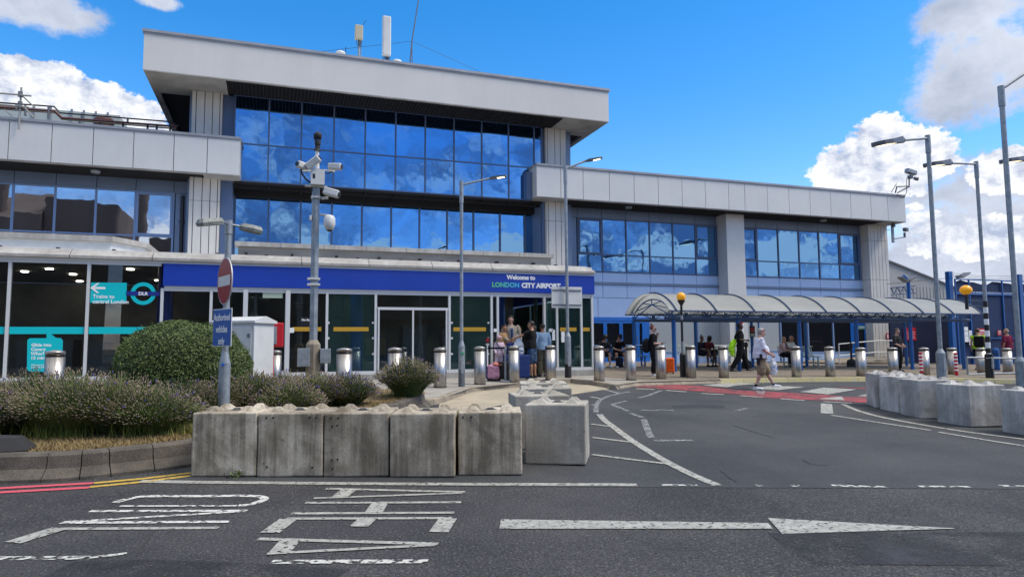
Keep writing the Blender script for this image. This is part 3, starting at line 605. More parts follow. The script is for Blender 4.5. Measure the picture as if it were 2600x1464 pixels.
# dark reveal between storeys
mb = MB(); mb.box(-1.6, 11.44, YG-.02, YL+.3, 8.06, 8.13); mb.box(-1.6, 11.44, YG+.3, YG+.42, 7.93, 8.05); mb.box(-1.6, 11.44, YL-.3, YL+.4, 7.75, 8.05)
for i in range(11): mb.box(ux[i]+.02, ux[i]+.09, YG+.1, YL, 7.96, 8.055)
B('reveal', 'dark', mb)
lx = [-1.62, -.32, .96, 2.24, 3.51, 4.78, 6.04, 7.31, 8.55, 9.83, 11.06, 11.5]
for a, b in zip(lx[:-1], lx[1:]):
    mb = MB(); f = .035
    for z in (5.02, 8.02): mb.box(a, b-.001, YL-.03, YL+.04, z-.025, z+.025)
    mb.box(a-f, a+f, YL-.06, YL+.045, 4.8, 8.044)
    w = B('window', 'frame_blue', mb); ty = random.uniform(-.004, .004); tz = random.uniform(-.006, .006)
    pm = MB(); pm.add([(a+f, YL-ty, 5.05), (b-f, YL+ty, 5.05), (b-f, YL+ty+tz, 7.99), (a+f, YL-ty+tz, 7.99)], [(0, 1, 2, 3)]); pm.build('pane', 'mirror', w, fix=False)
mb = MB(); mb.box(-1.7, 11.5, YL-.05, YL+.1, 3.9, 4.995); B('spandrel', 'slate', mb)
# columns with vertical ribs and shadow gaps
def column(x0, x1, y0, y1, z0, z1, ribs, side=0):
    mb = MB(); mb.box(x0+.02, x1-.02, y0+.02, y1, z0, z1, 1)
    xs = [x0]+[x0+(x1-x0)*r for r in ribs]+[x1]
    zs = [z0]+[z for z in (7.25, 5.08) if z0 < z < z1]+[z1]; zs = sorted(zs)
    for za, zb in zip(zs[:-1], zs[1:]):
        for a, b in zip(xs[:-1], xs[1:]): mb.box(a+.014, b-.014, y0, y0+.05, za+.008, zb-.008)
        for s_, xx in ((0, x0), (1, x1)):
            n = 3; 
            for k in range(n):
                ya = y0+.052+(y1-y0-.06)*k/n; yb = y0+.052+(y1-y0-.06)*(k+1)/n
                mb.box(xx-.005 if s_ == 0 else xx-.05, xx+.05 if s_ == 0 else xx+.005, ya+.008, yb-.008, za+.008, zb-.008)
    return mb.build('column', ['column', 'panel_joint'], T)
column(-3.19, -2.10, YC, YC+1.5, .7, RZ0-.04, (.14, .42, .68, .92))
column(11.60, 12.62, YC, YC+1.5, .7, RZ0-.04, (.1, .45, .72))
column(30.95, 32.35, 28.75, 30.2, .55, 8.16, (.12, .3, .48, .66, .84))
# reveal returns beside the columns
mb = MB(); mb.box(-2.08, -1.66, YG+.05, YG+.2, .7, RZ0-.05); mb.box(11.46, 11.58, YG+.05, YG+.2, .7, RZ0-.05); B('reveal_panel', 'frame_blue', mb)
# wings
def wing(x0, x1, joints, ends, name):
    WZ0, WZ1 = 8.16, 9.55
    mb = MB(); xs = sorted(set([x0]+list(joints)+[x1])); panelrow(mb, xs, YF, YF+.05, WZ0, WZ1); mb.box(x0+.01, x1-.01, YF+.052, 44, WZ0+.05, WZ1-.02, 1)
    for e in ends:
        s = 1 if e == x1 else -1
        for k in range(3): mb.box(e-.05 if s > 0 else e, e if s > 0 else e+.05, YF+.06+k*1.2, YF+.04+(k+1)*1.2, WZ0, WZ1)
        mb.box(e-.05 if s > 0 else e, e if s > 0 else e+.05, YF+3.66, 44, WZ0, WZ1)
    r = mb.build('wing_roof', ['panel', 'panel_joint'], T)
    mb = MB()
    for a, b in zip(xs[:-1], xs[1:]): mb.box(a+.003, b-.003, YF-.05, YF+.3, WZ1, WZ1+.09)
    mb.box(x0-.02, x1+.02, YF-.02, YF-.001, WZ1-.05, WZ1-.004)
    for e in ends: mb.box(e-.2 if e == x1 else e-.05, e+.05 if e == x1 else e+.2, YF+.302, 44, WZ1, WZ1+.09)
    mb.build('roof_edge', 'flash', r)
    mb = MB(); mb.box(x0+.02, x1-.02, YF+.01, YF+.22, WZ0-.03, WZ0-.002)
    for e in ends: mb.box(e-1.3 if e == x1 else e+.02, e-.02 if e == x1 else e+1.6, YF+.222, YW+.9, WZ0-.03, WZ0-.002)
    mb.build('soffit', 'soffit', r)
    mb = MB(); mb.box(x0+.02, x1-.02, YF+.2, YW+.6, WZ0+.02, WZ0+.045); y = YF+.26
    while y < YW: mb.box(x0+.05, x1-.05, y, y+.02, WZ0-.02, WZ0+.02); y += .11
    mb.build('soffit_grille', 'grille', r); return r
LJ = [-8.84, -7.56, -6.28, -4.99, -3.66, -2.52]; LJ = [LJ[0]-1.29*i for i in range(14, 0, -1)]+LJ
wl = wing(-27.5, -1.36, LJ, [-1.36], 'left'); 
RJ = [11.99, 13.09, 14.42, 15.7, 16.99, 18.29, 19.6, 20.94, 21.89, 23.26, 24.6, 25.94, 27.28, 28.62, 30.01, 31.19]
wr = wing(10.82, 32.45, RJ, [10.82, 32.45], 'right')
mb = MB(); mb.box(10.55, 10.8, YF+.5, YF+.9, 8.1, 9.35); B('end_cap', 'frame_blue', mb)
# a wall of the wing: bays given by xs; rows head 7.65, transom 5.93, sill 5.13
def wingwall(x0, x1, xs, open_, glass, low=True, pan='bluepanel', top='slate'):
    mb = MB(); mb.box(x0, x1, YW+.06, YW+.4, .6, 8.18, 1)
    tops = [x0]+[x for x in xs if x0 < x < x1]+[x1]
    panelrow(mb, tops, YW, YW+.05, 7.68, 8.14)
    if xs[0] > x0+.05: mb.box(x0+.01, xs[0]-.07, YW, YW+.05, 5.1, 7.66)
    if xs[-1] < x1-.05: mb.box(xs[-1]+.07, x1-.01, YW, YW+.05, 5.1, 7.66)
    B('wall_panel', [top, 'panel_joint'], mb)
    if low:
        mb = MB(); panelrow(mb, tops, YW, YW+.05, 4.60, 5.06); panelrow(mb, tops, YW, YW+.05, 3.86, 4.47)
        lw = []; a = x0
        while a < x1-.2: lw.append(a); a += 1.95
        lw.append(x1); panelrow(mb, lw, YW, YW+.05, 2.92, 3.84)
        B('wall_panel', pan, mb)
        mb = MB(); mb.box(x0, x1, YW-.06, YW+.05, 4.49, 4.58); B('ledge', 'slate', mb)
    for i, (a, b) in enumerate(zip(xs[:-1], xs[1:])):
        mb = MB(); f = .035; hinged = i in open_
        for z in (5.1, 5.92, 7.65): mb.box(a, b-.001, YW-.03, YW+.05, z-.03, z+.03)
        mb.box(a-f, a+f, YW-.04, YW+.05, 5.07, 7.68)
        if i == len(xs)-2: mb.box(b-f, b+f, YW-.04, YW+.05, 5.07, 7.68)
        if hinged:
            for (p, q, r_, s_) in ((a+f, a+f+.07, 5.95, 7.62), (b-f-.07, b-f, 5.95, 7.62), (a+f+.07, b-f-.07, 5.95, 6.02), (a+f+.07, b-f-.07, 7.55, 7.62)): mb.box(p, q, YW-.06, YW+.02, r_, s_)
        w = B('window', 'frame_lt' if glass == 'mirror_n' else 'frame_blue', mb); pm = MB()
        for z0, z1 in ((5.13, 5.89), (5.95, 7.62)):
            ty, tz = random.uniform(-.004, .004), random.uniform(-.006, .006); y = YW-.0
            pm.add([(a+f, y-ty, z0), (b-f, y+ty, z0), (b-f, y+ty+tz, z1), (a+f, y-ty+tz, z1)], [(0, 1, 2, 3)])
        pm.build('pane', glass, w, fix=False)
lxs = [-3.83-1.33*i for i in range(12, -1, -1)]
wingwall(-22, -3.2, lxs, (11,), 'mirror_n')
mb = MB(); mb.tube([(-3.50, YW-.12, 4.2), (-3.50, YW-.12, 7.55)], .07)
for z in (4.7, 6.5): mb.box(-3.6, -3.4, YW-.16, YW, z, z+.05)
B('drainpipe', 'black', mb)
wingwall(12.62, 21.42, [13.57, 14.85, 16.15, 17.45, 18.78, 20.11, 21.40], (0, 5), 'mirror')
wingwall(22.4, 30.95, [22.85, 23.88, 25.25, 26.62, 27.98, 29.37, 30.8], (0, 5), 'mirror')
PX1 = onY(1892, 650, 28.5).x; mb = MB(); mb.box(21.42, PX1, 28.5, YW+.5, .6, 8.16); B('pillar', 'panel', mb, 'plain grey pier dividing the wing windows')
# lights under the eaves
for px, py in ((243, 430), (1596, 524), (2090, 555)):
    p = onY(px, py, YF+.7); mb = MB(); mb.lathe([(.0, 8.02), (.14, 8.03), (.17, 8.08), (.17, 8.13)], (p.x, YF+.7, 0), 16); B('soffit_light', 'galv', mb)
# peeled patches on the wall
mb = MB()
for i in range(26):
    p = onY(1660+random.gauss(0, 14) if i < 18 else random.uniform(1545, 1620), random.uniform(733, 742), YW-.003); w_, h_ = random.uniform(.02, .10), random.uniform(.02, .08)
    if 3.87 < p.z < 4.46: mb.add([(p.x, YW-.004, p.z), (p.x+w_, YW-.004, p.z+h_*.3), (p.x+w_*.7, YW-.004, p.z+h_), (p.x-w_*.1, YW-.004, p.z+h_*.6)], [(0, 1, 2, 3)])
B('peeled_paint', 'graffiti', mb)
# ground floor of the right wing: blue doors, pale window panels, dark windows
def door(x0, x1, z0, z1, y=YW, mid=None, glassm='glass_black', fr='blue_door', fw=.09, handle=True):
    mb = MB(); mb.box(x0, x0+fw, y-.06, y+.05, z0, z1); mb.box(x1-fw, x1, y-.06, y+.05, z0, z1); mb.box(x0+fw, x1-fw, y-.06, y+.05, z1-fw, z1); mb.box(x0+fw, x1-fw, y-.06, y+.05, z0, z0+fw*1.4)
    d = B('door', fr, mb); mb = MB(); mb.box(x0+fw, x1-fw, y-.01, y+.0, z0+fw*1.4, z1-fw); mb.build('door_glass', glassm, d)
    if handle: mb = MB(); hx = x1-fw*.5; mb.tube([(hx, y-.1, z0+.9), (hx, y-.1, z0+1.3)], .015); mb.build('handle', 'steel', d)
    return d
mb = MB(); mb.box(12.62, 17.3, YW-.05, YW+.055, 2.74, 2.92); mb.box(12.62, 13.0, YW-.05, YW+.055, .6, 2.74); mb.box(17.0, 17.3, YW-.05, YW+.055, .6, 2.74); B('door_surround', 'blue_door', mb)
for a, b in ((13.0, 13.95), (13.96, 14.9), (14.91, 15.75), (15.76, 16.65), (16.66, 17.0)): door(a, b, .72, 2.72, handle=(b-a) > .5)
mb = MB(); mb.box(12.7, 17.3, YW-.5, YW-.06, .6, .78); B('step', 'coping', mb)
def lowbay(a, b, m, sill=1.25):
    mb = MB(); mb.box(a, a+.07, YW-.06, YW+.05, .62, 2.9); mb.box(a+.07, b, YW-.05, YW+.05, 2.84, 2.9); mb.box(a+.07, b, YW-.05, YW+.05, sill-.06, sill)
    w = B('window', 'frame_lt', mb); mb = MB(); mb.box(a+.07, b, YW-.01, YW, sill, 2.84); mb.build('pane', m, w)
    mb = MB(); mb.box(a+.07, b-.01, YW-.02, YW+.05, .66, sill-.07); mb.build('apron_panel', 'bluepanel', w)
for a, b in ((17.3, 18.7), (18.75, 20.0), (20.05, 21.4), (22.5, 23.75), (23.8, 25.1)): lowbay(a, b, mat('pale_blind', (.40, .43, .44), .3) if a == 17.3 else bpy.data.materials['pale_blind'])
for a, b in ((25.15, 26.9), (26.95, 28.6), (28.65, 29.9)): lowbay(a, b, 'glass_black', 1.15)
door(30.0, 30.95, .6, 2.6); mb = MB(); mb.box(29.9, 30.0, YW-.05, YW+.055, .6, 2.75); mb.box(30.0, 30.95, YW-.05, YW+.055, 2.6, 2.9); B('door_surround', 'blue_door', mb)
# plinth
mb = MB(); mb.box(17.3, 30, YW-.08, YW+.05, .3, .655); B('plinth', 'kerb_dark', mb)
# small wall signs
def wallsign(cx_, cz_, w, h, y, m, label, name='wall_sign', lines=(), parent=None):
    o = root(name, (cx_, y, cz_-h/2), label, 'sign'); mb = MB(); mb.box(cx_-w/2, cx_+w/2, y-.02, y, cz_-h/2, cz_+h/2); mb.build('sign_plate', m, o)
    for (mm, x0, x1, z0, z1) in lines:
        mb = MB(); mb.box(cx_+x0*w, cx_+x1*w, y-.025, y-.021, cz_+z0*h, cz_+z1*h); mb.build('sign_marking', mm, o)
    return o
p = onY(1878, 833, 28.48); wallsign(p.x, p.z, .42, .68, 28.48, 'white', 'white warning notice with red header and yellow triangle on the grey pier', lines=(('red', -.45, .45, .3, .45),))
o = bpy.data.objects['wall_sign']; mb = MB(); mb.prism([(p.x-.12, p.z-.08), (p.x+.12, p.z-.08), (p.x, p.z+.14)], 1, 28.452, 28.457); mb.build('warning_triangle', 'ylw', o)
p = onY(2185, 831, YW-.03); wallsign(p.x, p.z, .5, .2, YW-.07, mat('sign_green', (.25, .5, .3), .4), 'green and white exit notice on the glass of the far blue door', lines=(('white', -.3, .45, -.1, .3),))
p = onY(2254, 853, 28.72); wallsign(p.x, p.z, .22, .34, 28.72, 'red', 'small red fire point notice on the ribbed end column', lines=(('white', -.3, .1, -.35, .3),))
# ------------------------------------------------------------------ entrance pavilion
YE = 20.3; EZ = .80; XR = 9.9
E = root('entrance_pavilion', (3, YE+3, EZ), 'single-storey glazed airport entrance with blue name band and pale coping', 'building')
def BE(name, m, mb, label=None, parent=E): return mb.build(name, m, parent, label=label)
cpj = [-24+1.9*i for i in range(18)]; cpj = [x for x in cpj if x < 9.2]+[XR]
mb = MB()
for a, b in zip(cpj[:-1], cpj[1:]):
    a2, b2 = a+.008, b-.008; e = .34 if b == XR else 0
    V = [(a2, YE-.16, 3.93), (b2+(.06 if e else 0), YE-.16, 3.93), (b2+(.06 if e else 0), YE-.16, 4.0), (b2-e*.5, YE+.10, 4.19), (a2, YE+.10, 4.19), (a2, YE-.16, 4.0)]
    mb.add([V[0], V[1], V[2], V[5]], [(0, 1, 2, 3)]); mb.add([V[5], V[2], V[3], V[4]], [(0, 1, 2, 3)])
    mb.add([V[4], V[3], (b2-e*.5, YE+.6, 4.19), (a2, YE+.6, 4.19)], [(0, 1, 2, 3)]); mb.add([V[0], V[1], (b2, YE+.05, 3.93), (a2, YE+.05, 3.93)], [(0, 1, 2, 3)])
mb.add([(XR+.05, YE-.16, 3.93), (XR+.05, YE-.16, 4.0), (XR-.18, YE+.1, 4.19), (XR-.18, 28, 4.19), (XR+.05, 28, 3.93)], [(0, 1, 2, 3, 4)])
cp_ = BE('coping', 'coping', mb)
mb = MB(); mb.box(-24, XR, YE-.08, YE+.04, 3.86, 3.925); mb.box(-2.8, XR, YE-.06, YE+.04, 3.2, 3.262); mb.box(-24, XR+.02, YE+.05, 28.2, 4.0, 4.16)
BE('cornice', 'alu', mb)
mb = MB(); mb.box(-2.83, XR+.03, YE-.10, YE+.0, 3.265, 3.858); mb.box(XR-.05, XR+.03, YE+.002, 28.2, 3.265, 3.858)
band = BE('sign_band', 'band', mb, 'deep blue name band above the entrance')
text('Welcome to', .185, (0, 0, 0) if 0 else (onY(1287, 708, YE-.105).x, YE-.104, onY(1287, 708, YE-.1).z), (1, 0, 0), (0, 0, 1), 'white', band, bold=.011)
pL = onY(1249, 724.5, YE-.104); pR = onY(1417, 727, YE-.104); pz = onY(1330, 725.5, YE-.104).z
M['loncol'] = None
def longrad():
    m = bpy.data.materials.new('green_to_blue_lettering'); m.use_nodes = True; n, l = m.node_tree.nodes, m.node_tree.links
    g = n.new('ShaderNodeNewGeometry'); s = n.new('ShaderNodeSeparateXYZ'); l.new(g.outputs['Position'], s.inputs[0]); r = n.new('ShaderNodeMapRange'); r.inputs[1].default_value = pL.x; r.inputs[2].default_value = pL.x+.95
    l.new(s.outputs[0], r.inputs[0]); x = n.new('ShaderNodeMix'); x.data_type = 'RGBA'; x.inputs[6].default_value = (.12, .55, .18, 1); x.inputs[7].default_value = (.04, .42, .80, 1); l.new(r.outputs[0], x.inputs[0]); l.new(x.outputs[2], n['Principled BSDF'].inputs['Base Color']); return m
M['loncol'] = longrad()
lt = text('LONDON', .205, (pL.x, YE-.104, pz-.05), (1, 0, 0), (0, 0, 1), 'loncol', band, bold=.008)
wl_ = max(v.co.x for v in lt.data.vertices)-min(v.co.x for v in lt.data.vertices)
lt2 = text('CITY AIRPORT', .205, (pL.x+wl_+.09, YE-.104, pz-.05), (1, 0, 0), (0, 0, 1), 'white', band, bold=.012)
# frame and glass of the front
def framebox(mb, x0, x1, z0, z1, y0=YE-.05, y1=YE+.06): mb.box(x0, x1, y0, y1, z0, z1)
mul = [-17.0, -15.2, -13.4, -11.7, -9.9, -8.1, -6.31, -4.58, -2.85, -1.64, -.78, .32, 1.43, 2.82, 5.05, 6.40, 6.60, 8.18, 8.61, 9.47, 9.85]
def bay(a, b, z0, z1, m, opening=False, w=.05):
    mb = MB(); framebox(mb, a-w/2-.01, a+w/2+.01, z0, z1)
    if not opening: framebox(mb, a+w/2+.012, b-w/2-.012, z0, z0+.09)
    framebox(mb, a+w/2+.012, b-w/2-.012, z1-.07, z1, YE-.04, YE+.05)
    o = BE('glazed_bay', 'alu', mb)
    if not opening: mb = MB(); mb.box(a+w/2+.01, b-w/2-.01, YE-.005, YE+.005, z0+.09, z1-.07); mb.build('pane', m, o)
    return o
bayobj = {}
for i, (a, b) in enumerate(zip(mul[:-1], mul[1:])):
    z1 = 3.86 if b < -2.8 else 3.2
    if a == 6.60: bayobj[a] = bay(a, b, EZ, z1, 'glass_gr', opening=True)
    elif a in (1.43, 2.82-10, 5.05, 8.18, 8.61, 9.47): bayobj[a] = bay(a, b, EZ, z1, 'glass_gr')
    else: bayobj[a] = bay(a, b, EZ, z1, 'glass_dk')
mb = MB(); framebox(mb, XR-.07, XR+.0, EZ, 3.2); mb.box(XR-.05, XR, YE+.06, 28.2, EZ, EZ+.08)
for y in (21.2, 22.6, 24.2, 26.0): mb.box(XR-.05, XR, y, y+.07, EZ+.08, 3.2)
BE('corner_frame', 'alu', mb); mb = MB(); mb.box(XR-.03, XR-.02, YE+.06, 28.2, EZ+.08, 3.2); BE('side_glass', 'glass_gr', mb)
# sliding door leaf frames in the middle bay, fins behind the glass
mb = MB(); framebox(mb, 2.87, 5.0, 2.68, 2.76, YE-.07, YE-.045)
for x in (2.88, 3.9, 4.93): framebox(mb, x, x+.05, EZ+.02, 2.68, YE-.07, YE-.045)
framebox(mb, 2.93, 4.93, EZ+.02, EZ+.1, YE-.068, YE-.047); BE('sliding_door', 'alu', mb)
mb = MB()
for x in (1.9, 8.0, 8.95, 9.62): mb.box(x, x+.03, YE+.2, YE+.5, EZ+.05, 3.1)
BE('glass_fin', 'glass_gr', mb)
mb = MB(); mb.box(-.82, -.70, YE-.08, YE-.052, EZ, 3.2); mb.box(.30, .42, YE-.08, YE-.052, EZ, 3.2); mb.box(-.69, .29, YE-.08, YE-.055, EZ+.02, EZ+.14); BE('door_frame', 'alu', mb)
# amber bands on the glass
for i, (a, b) in enumerate(((.50, 1.28), (1.62, 2.62), (5.18, 6.22), (8.72, 9.30), (9.52, 9.78))):
    mb = MB(); mb.box(a, b, YE-.012, YE-.007, 2.05, 2.17); BE('amber_strip', 'ylw', mb)
# vinyl signs on the left windows
mb = MB()
for a, b in ((-8.05, -6.36), (-6.26, -4.63), (-4.53, -3.2)): mb.box(a, b, YE-.012, YE-.007, 1.98, 2.16)
BE('teal_stripe', 'teal', mb)
def vinyl_poly(name, pts, m, y=YE-.012, t=.005): mb = MB(); q = [onY(*p, YE) for p in pts]; mb.prism([(v.x, v.z) for v in q], 1, y-t, y); return BE(name, m, mb)
tr = vinyl_poly('trains_sign', [(231.5, 717), (322.5, 717.5), (321, 769), (229, 768)], 'teal')
q = onY(236, 750.5, YE); text('Trains to\ncentral London', .135, (q.x, YE-.018, q.z-.06), (1, 0, 0), (0, 0, 1), 'white', tr, extr=.002, bold=.003)
q = onY(249, 731, YE); mb = MB()
mb.prism([(q.x-.18, q.z), (q.x-.02, q.z+.13), (q.x+.04, q.z+.13), (q.x-.07, q.z+.03), (q.x+.17, q.z+.03), (q.x+.17, q.z-.03), (q.x-.07, q.z-.03), (q.x+.04, q.z-.13), (q.x-.02, q.z-.13)], 1, YE-.022, YE-.0175); mb.build('arrow', 'white', tr)
q = onY(363.8, 745, YE); ring = MB()
for k in range(48):
    a, b = 2*math.pi*k/48, 2*math.pi*(k+1)/48; R0, R1 = .20, .30
    ring.prism([(q.x+R0*math.cos(a), q.z+R0*math.sin(a)), (q.x+R1*math.cos(a), q.z+R1*math.sin(a)), (q.x+R1*math.cos(b), q.z+R1*math.sin(b)), (q.x+R0*math.cos(b), q.z+R0*math.sin(b))], 1, YE-.016, YE-.011)
rd = BE('roundel', 'teal', ring); mb = MB(); mb.box(q.x-.40, q.x+.40, YE-.024, YE-.018, q.z-.055, q.z+.055); bar_ = mb.build('roundel_bar', 'navyv', rd)
text('DLR', .12, (q.x, YE-.028, q.z-.043), (1, 0, 0), (0, 0, 1), 'white', rd, extr=.002, bold=.004, align='CENTER')
bpts = [(76, 858), (119, 858), (118, 842), (125, 843), (142, 857), (155, 858), (160, 864), (158, 938), (152, 944), (74, 942), (69, 936), (70, 863)]
bu = vinyl_poly('speech_bubble', bpts, 'teal')
q = onY(80, 877, YE); text('Glide into\nCanary\nWharf in\n15 minutes', .108, (q.x, YE-.018, q.z-.02), (1, 0, 0), (0, 0, 1), 'white', bu, extr=.002, bold=.003)
q = onY(79, 928, YE); text('*Change at Canning\nTown for Jubilee', .055, (q.x, YE-.018, q.z), (1, 0, 0), (0, 0, 1), 'white', bu, extr=.002, bold=.001)
# stickers, No Entry notice
mb = MB(); q = onY(693, 750, YE); mb.box(q.x-.27, q.x+.26, YE-.014, YE-.009, q.z-.07, q.z+.09); q = onY(1240, 747, YE); mb.box(q.x-.1, q.x+.05, YE-.014, YE-.009, q.z-.07, q.z+.08)
BE('notice', mat('pale_green_notice', (.45, .55, .42), .5), mb)
q = onY(775, 815, YE); mb = MB(); mb.box(q.x-.14, q.x+.2, YE-.014, YE-.009, q.z-.14, q.z+.12); ne = BE('no_entry_notice', 'black', mb); text('No Entry', .085, (q.x-.1, YE-.018, q.z+.01), (1, 0, 0), (0, 0, 1), 'white', ne, extr=.002, bold=.003)
mb = MB()
for px, py, w_, h_ in ((739, 838, .08, .07), (1256, 838, .05, .05), (1397, 838, .07, .05), (1428, 855, .06, .17), (1404, 850, .05, .17)): q = onY(px, py, YE); mb.box(q.x-w_, q.x+w_, YE-.056, YE-.052, q.z-h_, q.z+h_)
BE('sticker', 'white', mb)
mb = MB()
for px in (834, 947, 1147, 1240):
    for py in (819, 858, 898): q = onY(px, py, YE); mb.box(q.x-.03, q.x+.03, YE-.02, YE-.006, q.z-.03, q.z+.03)
BE('glass_clamp', 'alu', mb)
mb = MB(); mb.box(-24, XR+.02, YE-.12, YE+.1, .45, EZ-.002); BE('sill', 'coping', mb)
# inside
mb = MB(); mb.box(-24, XR-.1, YE+.1, 28.2, EZ-.3, EZ-.02); BE('floor', 'int_floor', mb)
mb = MB(); mb.box(-24, XR-.1, YE+.1, 28.2, 3.93, 3.98); mb.box(-2.8, XR-.1, YE+.1, YE+.16, 3.2, 3.9); BE('ceiling', 'int_ceil', mb)
mb = MB(); mb.box(-24, XR-.1, 27.9, 28.2, EZ, 3.9); mb.box(-24, -23.8, YE+.1, 27.9, EZ, 3.9); mb.box(-.8, -.6, 24, 27.9, EZ, 3.9); BE('back_wall', 'int_wall', mb)
for (px, Y) in ((418, 21.2), (905, 22.4), (1270, 25.5)):
    q = onY(px, 800, Y); mb = MB(); mb.tube([(q.x, Y, EZ), (q.x, Y, 3.9)], .20, 20); BE('inside_column', mat('inside_blue', (.015, .07, .42), .35) if px == 418 else bpy.data.materials['inside_blue'], mb)
for i, (px, py, Y) in enumerate(((124, 706, 23), (61, 722, 24), (184, 725, 24.5), (330, 715, 22.5), (858, 745, 22), (1005, 748, 23), (1010, 741, 25), (852, 754, 24.5), (1158, 751, 22.5), (1295, 752, 22.5), (1220, 760, 25), (400, 760, 26), (200, 760, 27), (1131, 758, 24))):
    q = onY(px, py, Y); mb = MB(); mb.lathe([(0, 0), (.10, 0), (.10, .03)], (q.x, Y, 3.9), 12); BE('downlight', 'lit', mb)
mb = MB()
for (a, b, c, d, h) in ((-7.5, -6.0, 25, 26, 1.1), (-5.5, -3.2, 24.5, 25.5, 1.0), (-2.3, -1.2, 22.4, 23, 1.5), (2.9, 3.8, 24, 25, 1.2), (4.2, 5.0, 23.5, 24.2, 1.5), (1.5, 2.2, 24.5, 25, 1.8), (5.6, 6.2, 23.5, 24, 1.4)): mb.box(a, b, c, d, EZ, EZ+h)
BE('desk', mat('desk_grey', (.16, .17, .18), .5), mb)
mb = MB(); mb.box(3.0, 3.7, 23.9, 23.95, 1.3, 1.9); mb.box(-5.0, -4.5, 24.4, 24.45, 1.4, 1.75); mb.box(-3.9, -3.6, 24.4, 24.45, 1.4, 1.75); BE('poster', mat('poster_tan', (.30, .24, .13), .6), mb)
# upstands on the roof
mb = MB(); xs = [-1.20+1.33*i for i in range(9)]
for a, b in zip(xs[:-1], xs[1:]): mb.box(a+.006, min(b-.006, 9.6), 22.4, 22.9, 4.72, 4.86)
BE('roof_upstand_cap', 'coping', mb)
mb = MB(); mb.box(-1.1, 9.35, 22.5, 22.9, 4.16, 4.715); BE('roof_upstand', 'louvre', mb)
mb = MB(); mb.box(-1.1, 9.45, 22.38, 22.46, 4.40, 4.44)
for i in range(8): mb.box(-.9+1.35*i, -.82+1.35*i, 22.2, 22.45, 4.40, 4.50)
BE('gutter_bracket', 'dark', mb)
mb = MB(); mb.prism([(-20, 22.4), (-4.5, 22.4), (-3.75, 23.6), (-3.75, 27), (-20, 27)], 2, 4.70, 4.86); BE('roof_upstand_cap', 'coping', mb)
mb = MB(); mb.prism([(-20, 22.5), (-4.56, 22.5), (-3.85, 23.65), (-3.85, 27), (-20, 27)], 2, 4.16, 4.698); BE('roof_upstand', 'whitebox', mb)
mb = MB(); x = -12
while x < 9: mb.box(x, x+.09, YE+.55, YE+.65, 4.19, 4.28); x += 1.3
BE('roof_peg', 'black', mb)
# ------------------------------------------------------------------ things on the roofs
def whiteroot(*a, **k): return root(*a, **k)
q = onY(911, 145, 30); a_ = root('roof_antenna', (q.x, 30, 13.1), 'cream box antenna on a thin post on the upper roof', 'antenna')
top = onY(909, 68, 30).z; bt = onY(911, 104, 30).z
mb = MB(); mb.tube([(q.x, 30, 13.0), (q.x, 30, bt+.3)], .05); mb.tube([(q.x+.09, 30.05, 13.0), (q.x+.09, 30.05, bt)], .02); mb.build('post', 'galv', a_)
mb = MB(); mb.obox((q.x-.02, 29.9, (top+bt)/2), .175, .11, (top-bt)/2, bev=.03); mb.build('antenna_panel', mat('antenna_cream', (.50, .46, .33), .5), a_)
mb = MB()
for dx in (-.12, -.04, .05, .12): mb.tube([(q.x+dx, 29.9, bt), (q.x+dx*.7, 29.95, bt-.28)], .012, 6)
mb.tube([(q.x+.12, 30, top), (q.x+.3, 30, top+.35)], .012, 6); mb.build('cables', 'cables', a_)
q = onY(981, 155, 30); top = onY(981, 43, 30).z; bt = onY(981, 143, 30).z
a_ = root('roof_antenna', (q.x, 30, 13.1), 'tall white panel antenna on the upper roof', 'antenna')
mb = MB(); mb.obox((q.x, 30, (top+bt)/2), .19, .13, (top-bt)/2, bev=.06); mb.build('antenna_panel', 'whitebox', a_)
mb = MB(); mb.tube([(q.x+.05, 30.2, 13.0), (q.x+.05, 30.2, bt+.5)], .06)
for i in range(6): mb.tube([(q.x-.16+i*.065, 30, bt), (q.x-.12+i*.05, 30.05, bt-.22)], .016, 6)
mb.tube([(q.x+.24, 30, 13.0), (q.x+.24, 30, 13.9)], .02); mb.build('cables', 'cables', a_)
A = onY(1037, 162, 30); Bm = onY(1046, 105, 30); Cm = onY(1069, -40, 30)
a_ = root('roof_mast', (A.x, 30, 13.1), 'slender leaning mast with two guy wires on the upper roof', 'mast')
mb = MB(); mb.tube([(A.x-.05, 30, 13.0), Bm, Cm], [.035, .03, .025]); mb.tube([(A.x+.2, 30, 13.0), Bm], .02); mb.build('pole', 'galv_dk', a_)
mb = MB(); mb.tube([Bm, onY(810, 132, 30)], .008, 5); mb.tube([Bm, onY(1235, 190, 30)], .008, 5); mb.build('guy_wire', 'cables', a_)
for (px, py, w_) in ((865, 136, .16), (1009, 158, .16)):
    q = onY(px, py, 30); d_ = root('roof_cowl', (q.x, 30, 13.1), 'small rounded white cowl at the roof edge beside the '+('box antenna' if px < 900 else 'tall antenna'), 'vent')
    mb = MB(); mb.tube([(q.x, 30, 13.0), (q.x, 30, q.z)], .05); mb.ball((q.x, 30, q.z), .22, .15, .13); mb.build('hood', 'whitebox', d_)
q = onY(878, 120, 30); mb = MB(); mb.tube([(q.x, 30, 13.0), (q.x, 30, q.z)], .015, 6); tag(mb.build('lightning_rod', 'cables'), 'thin lightning rod standing left of the box antenna', 'rod')
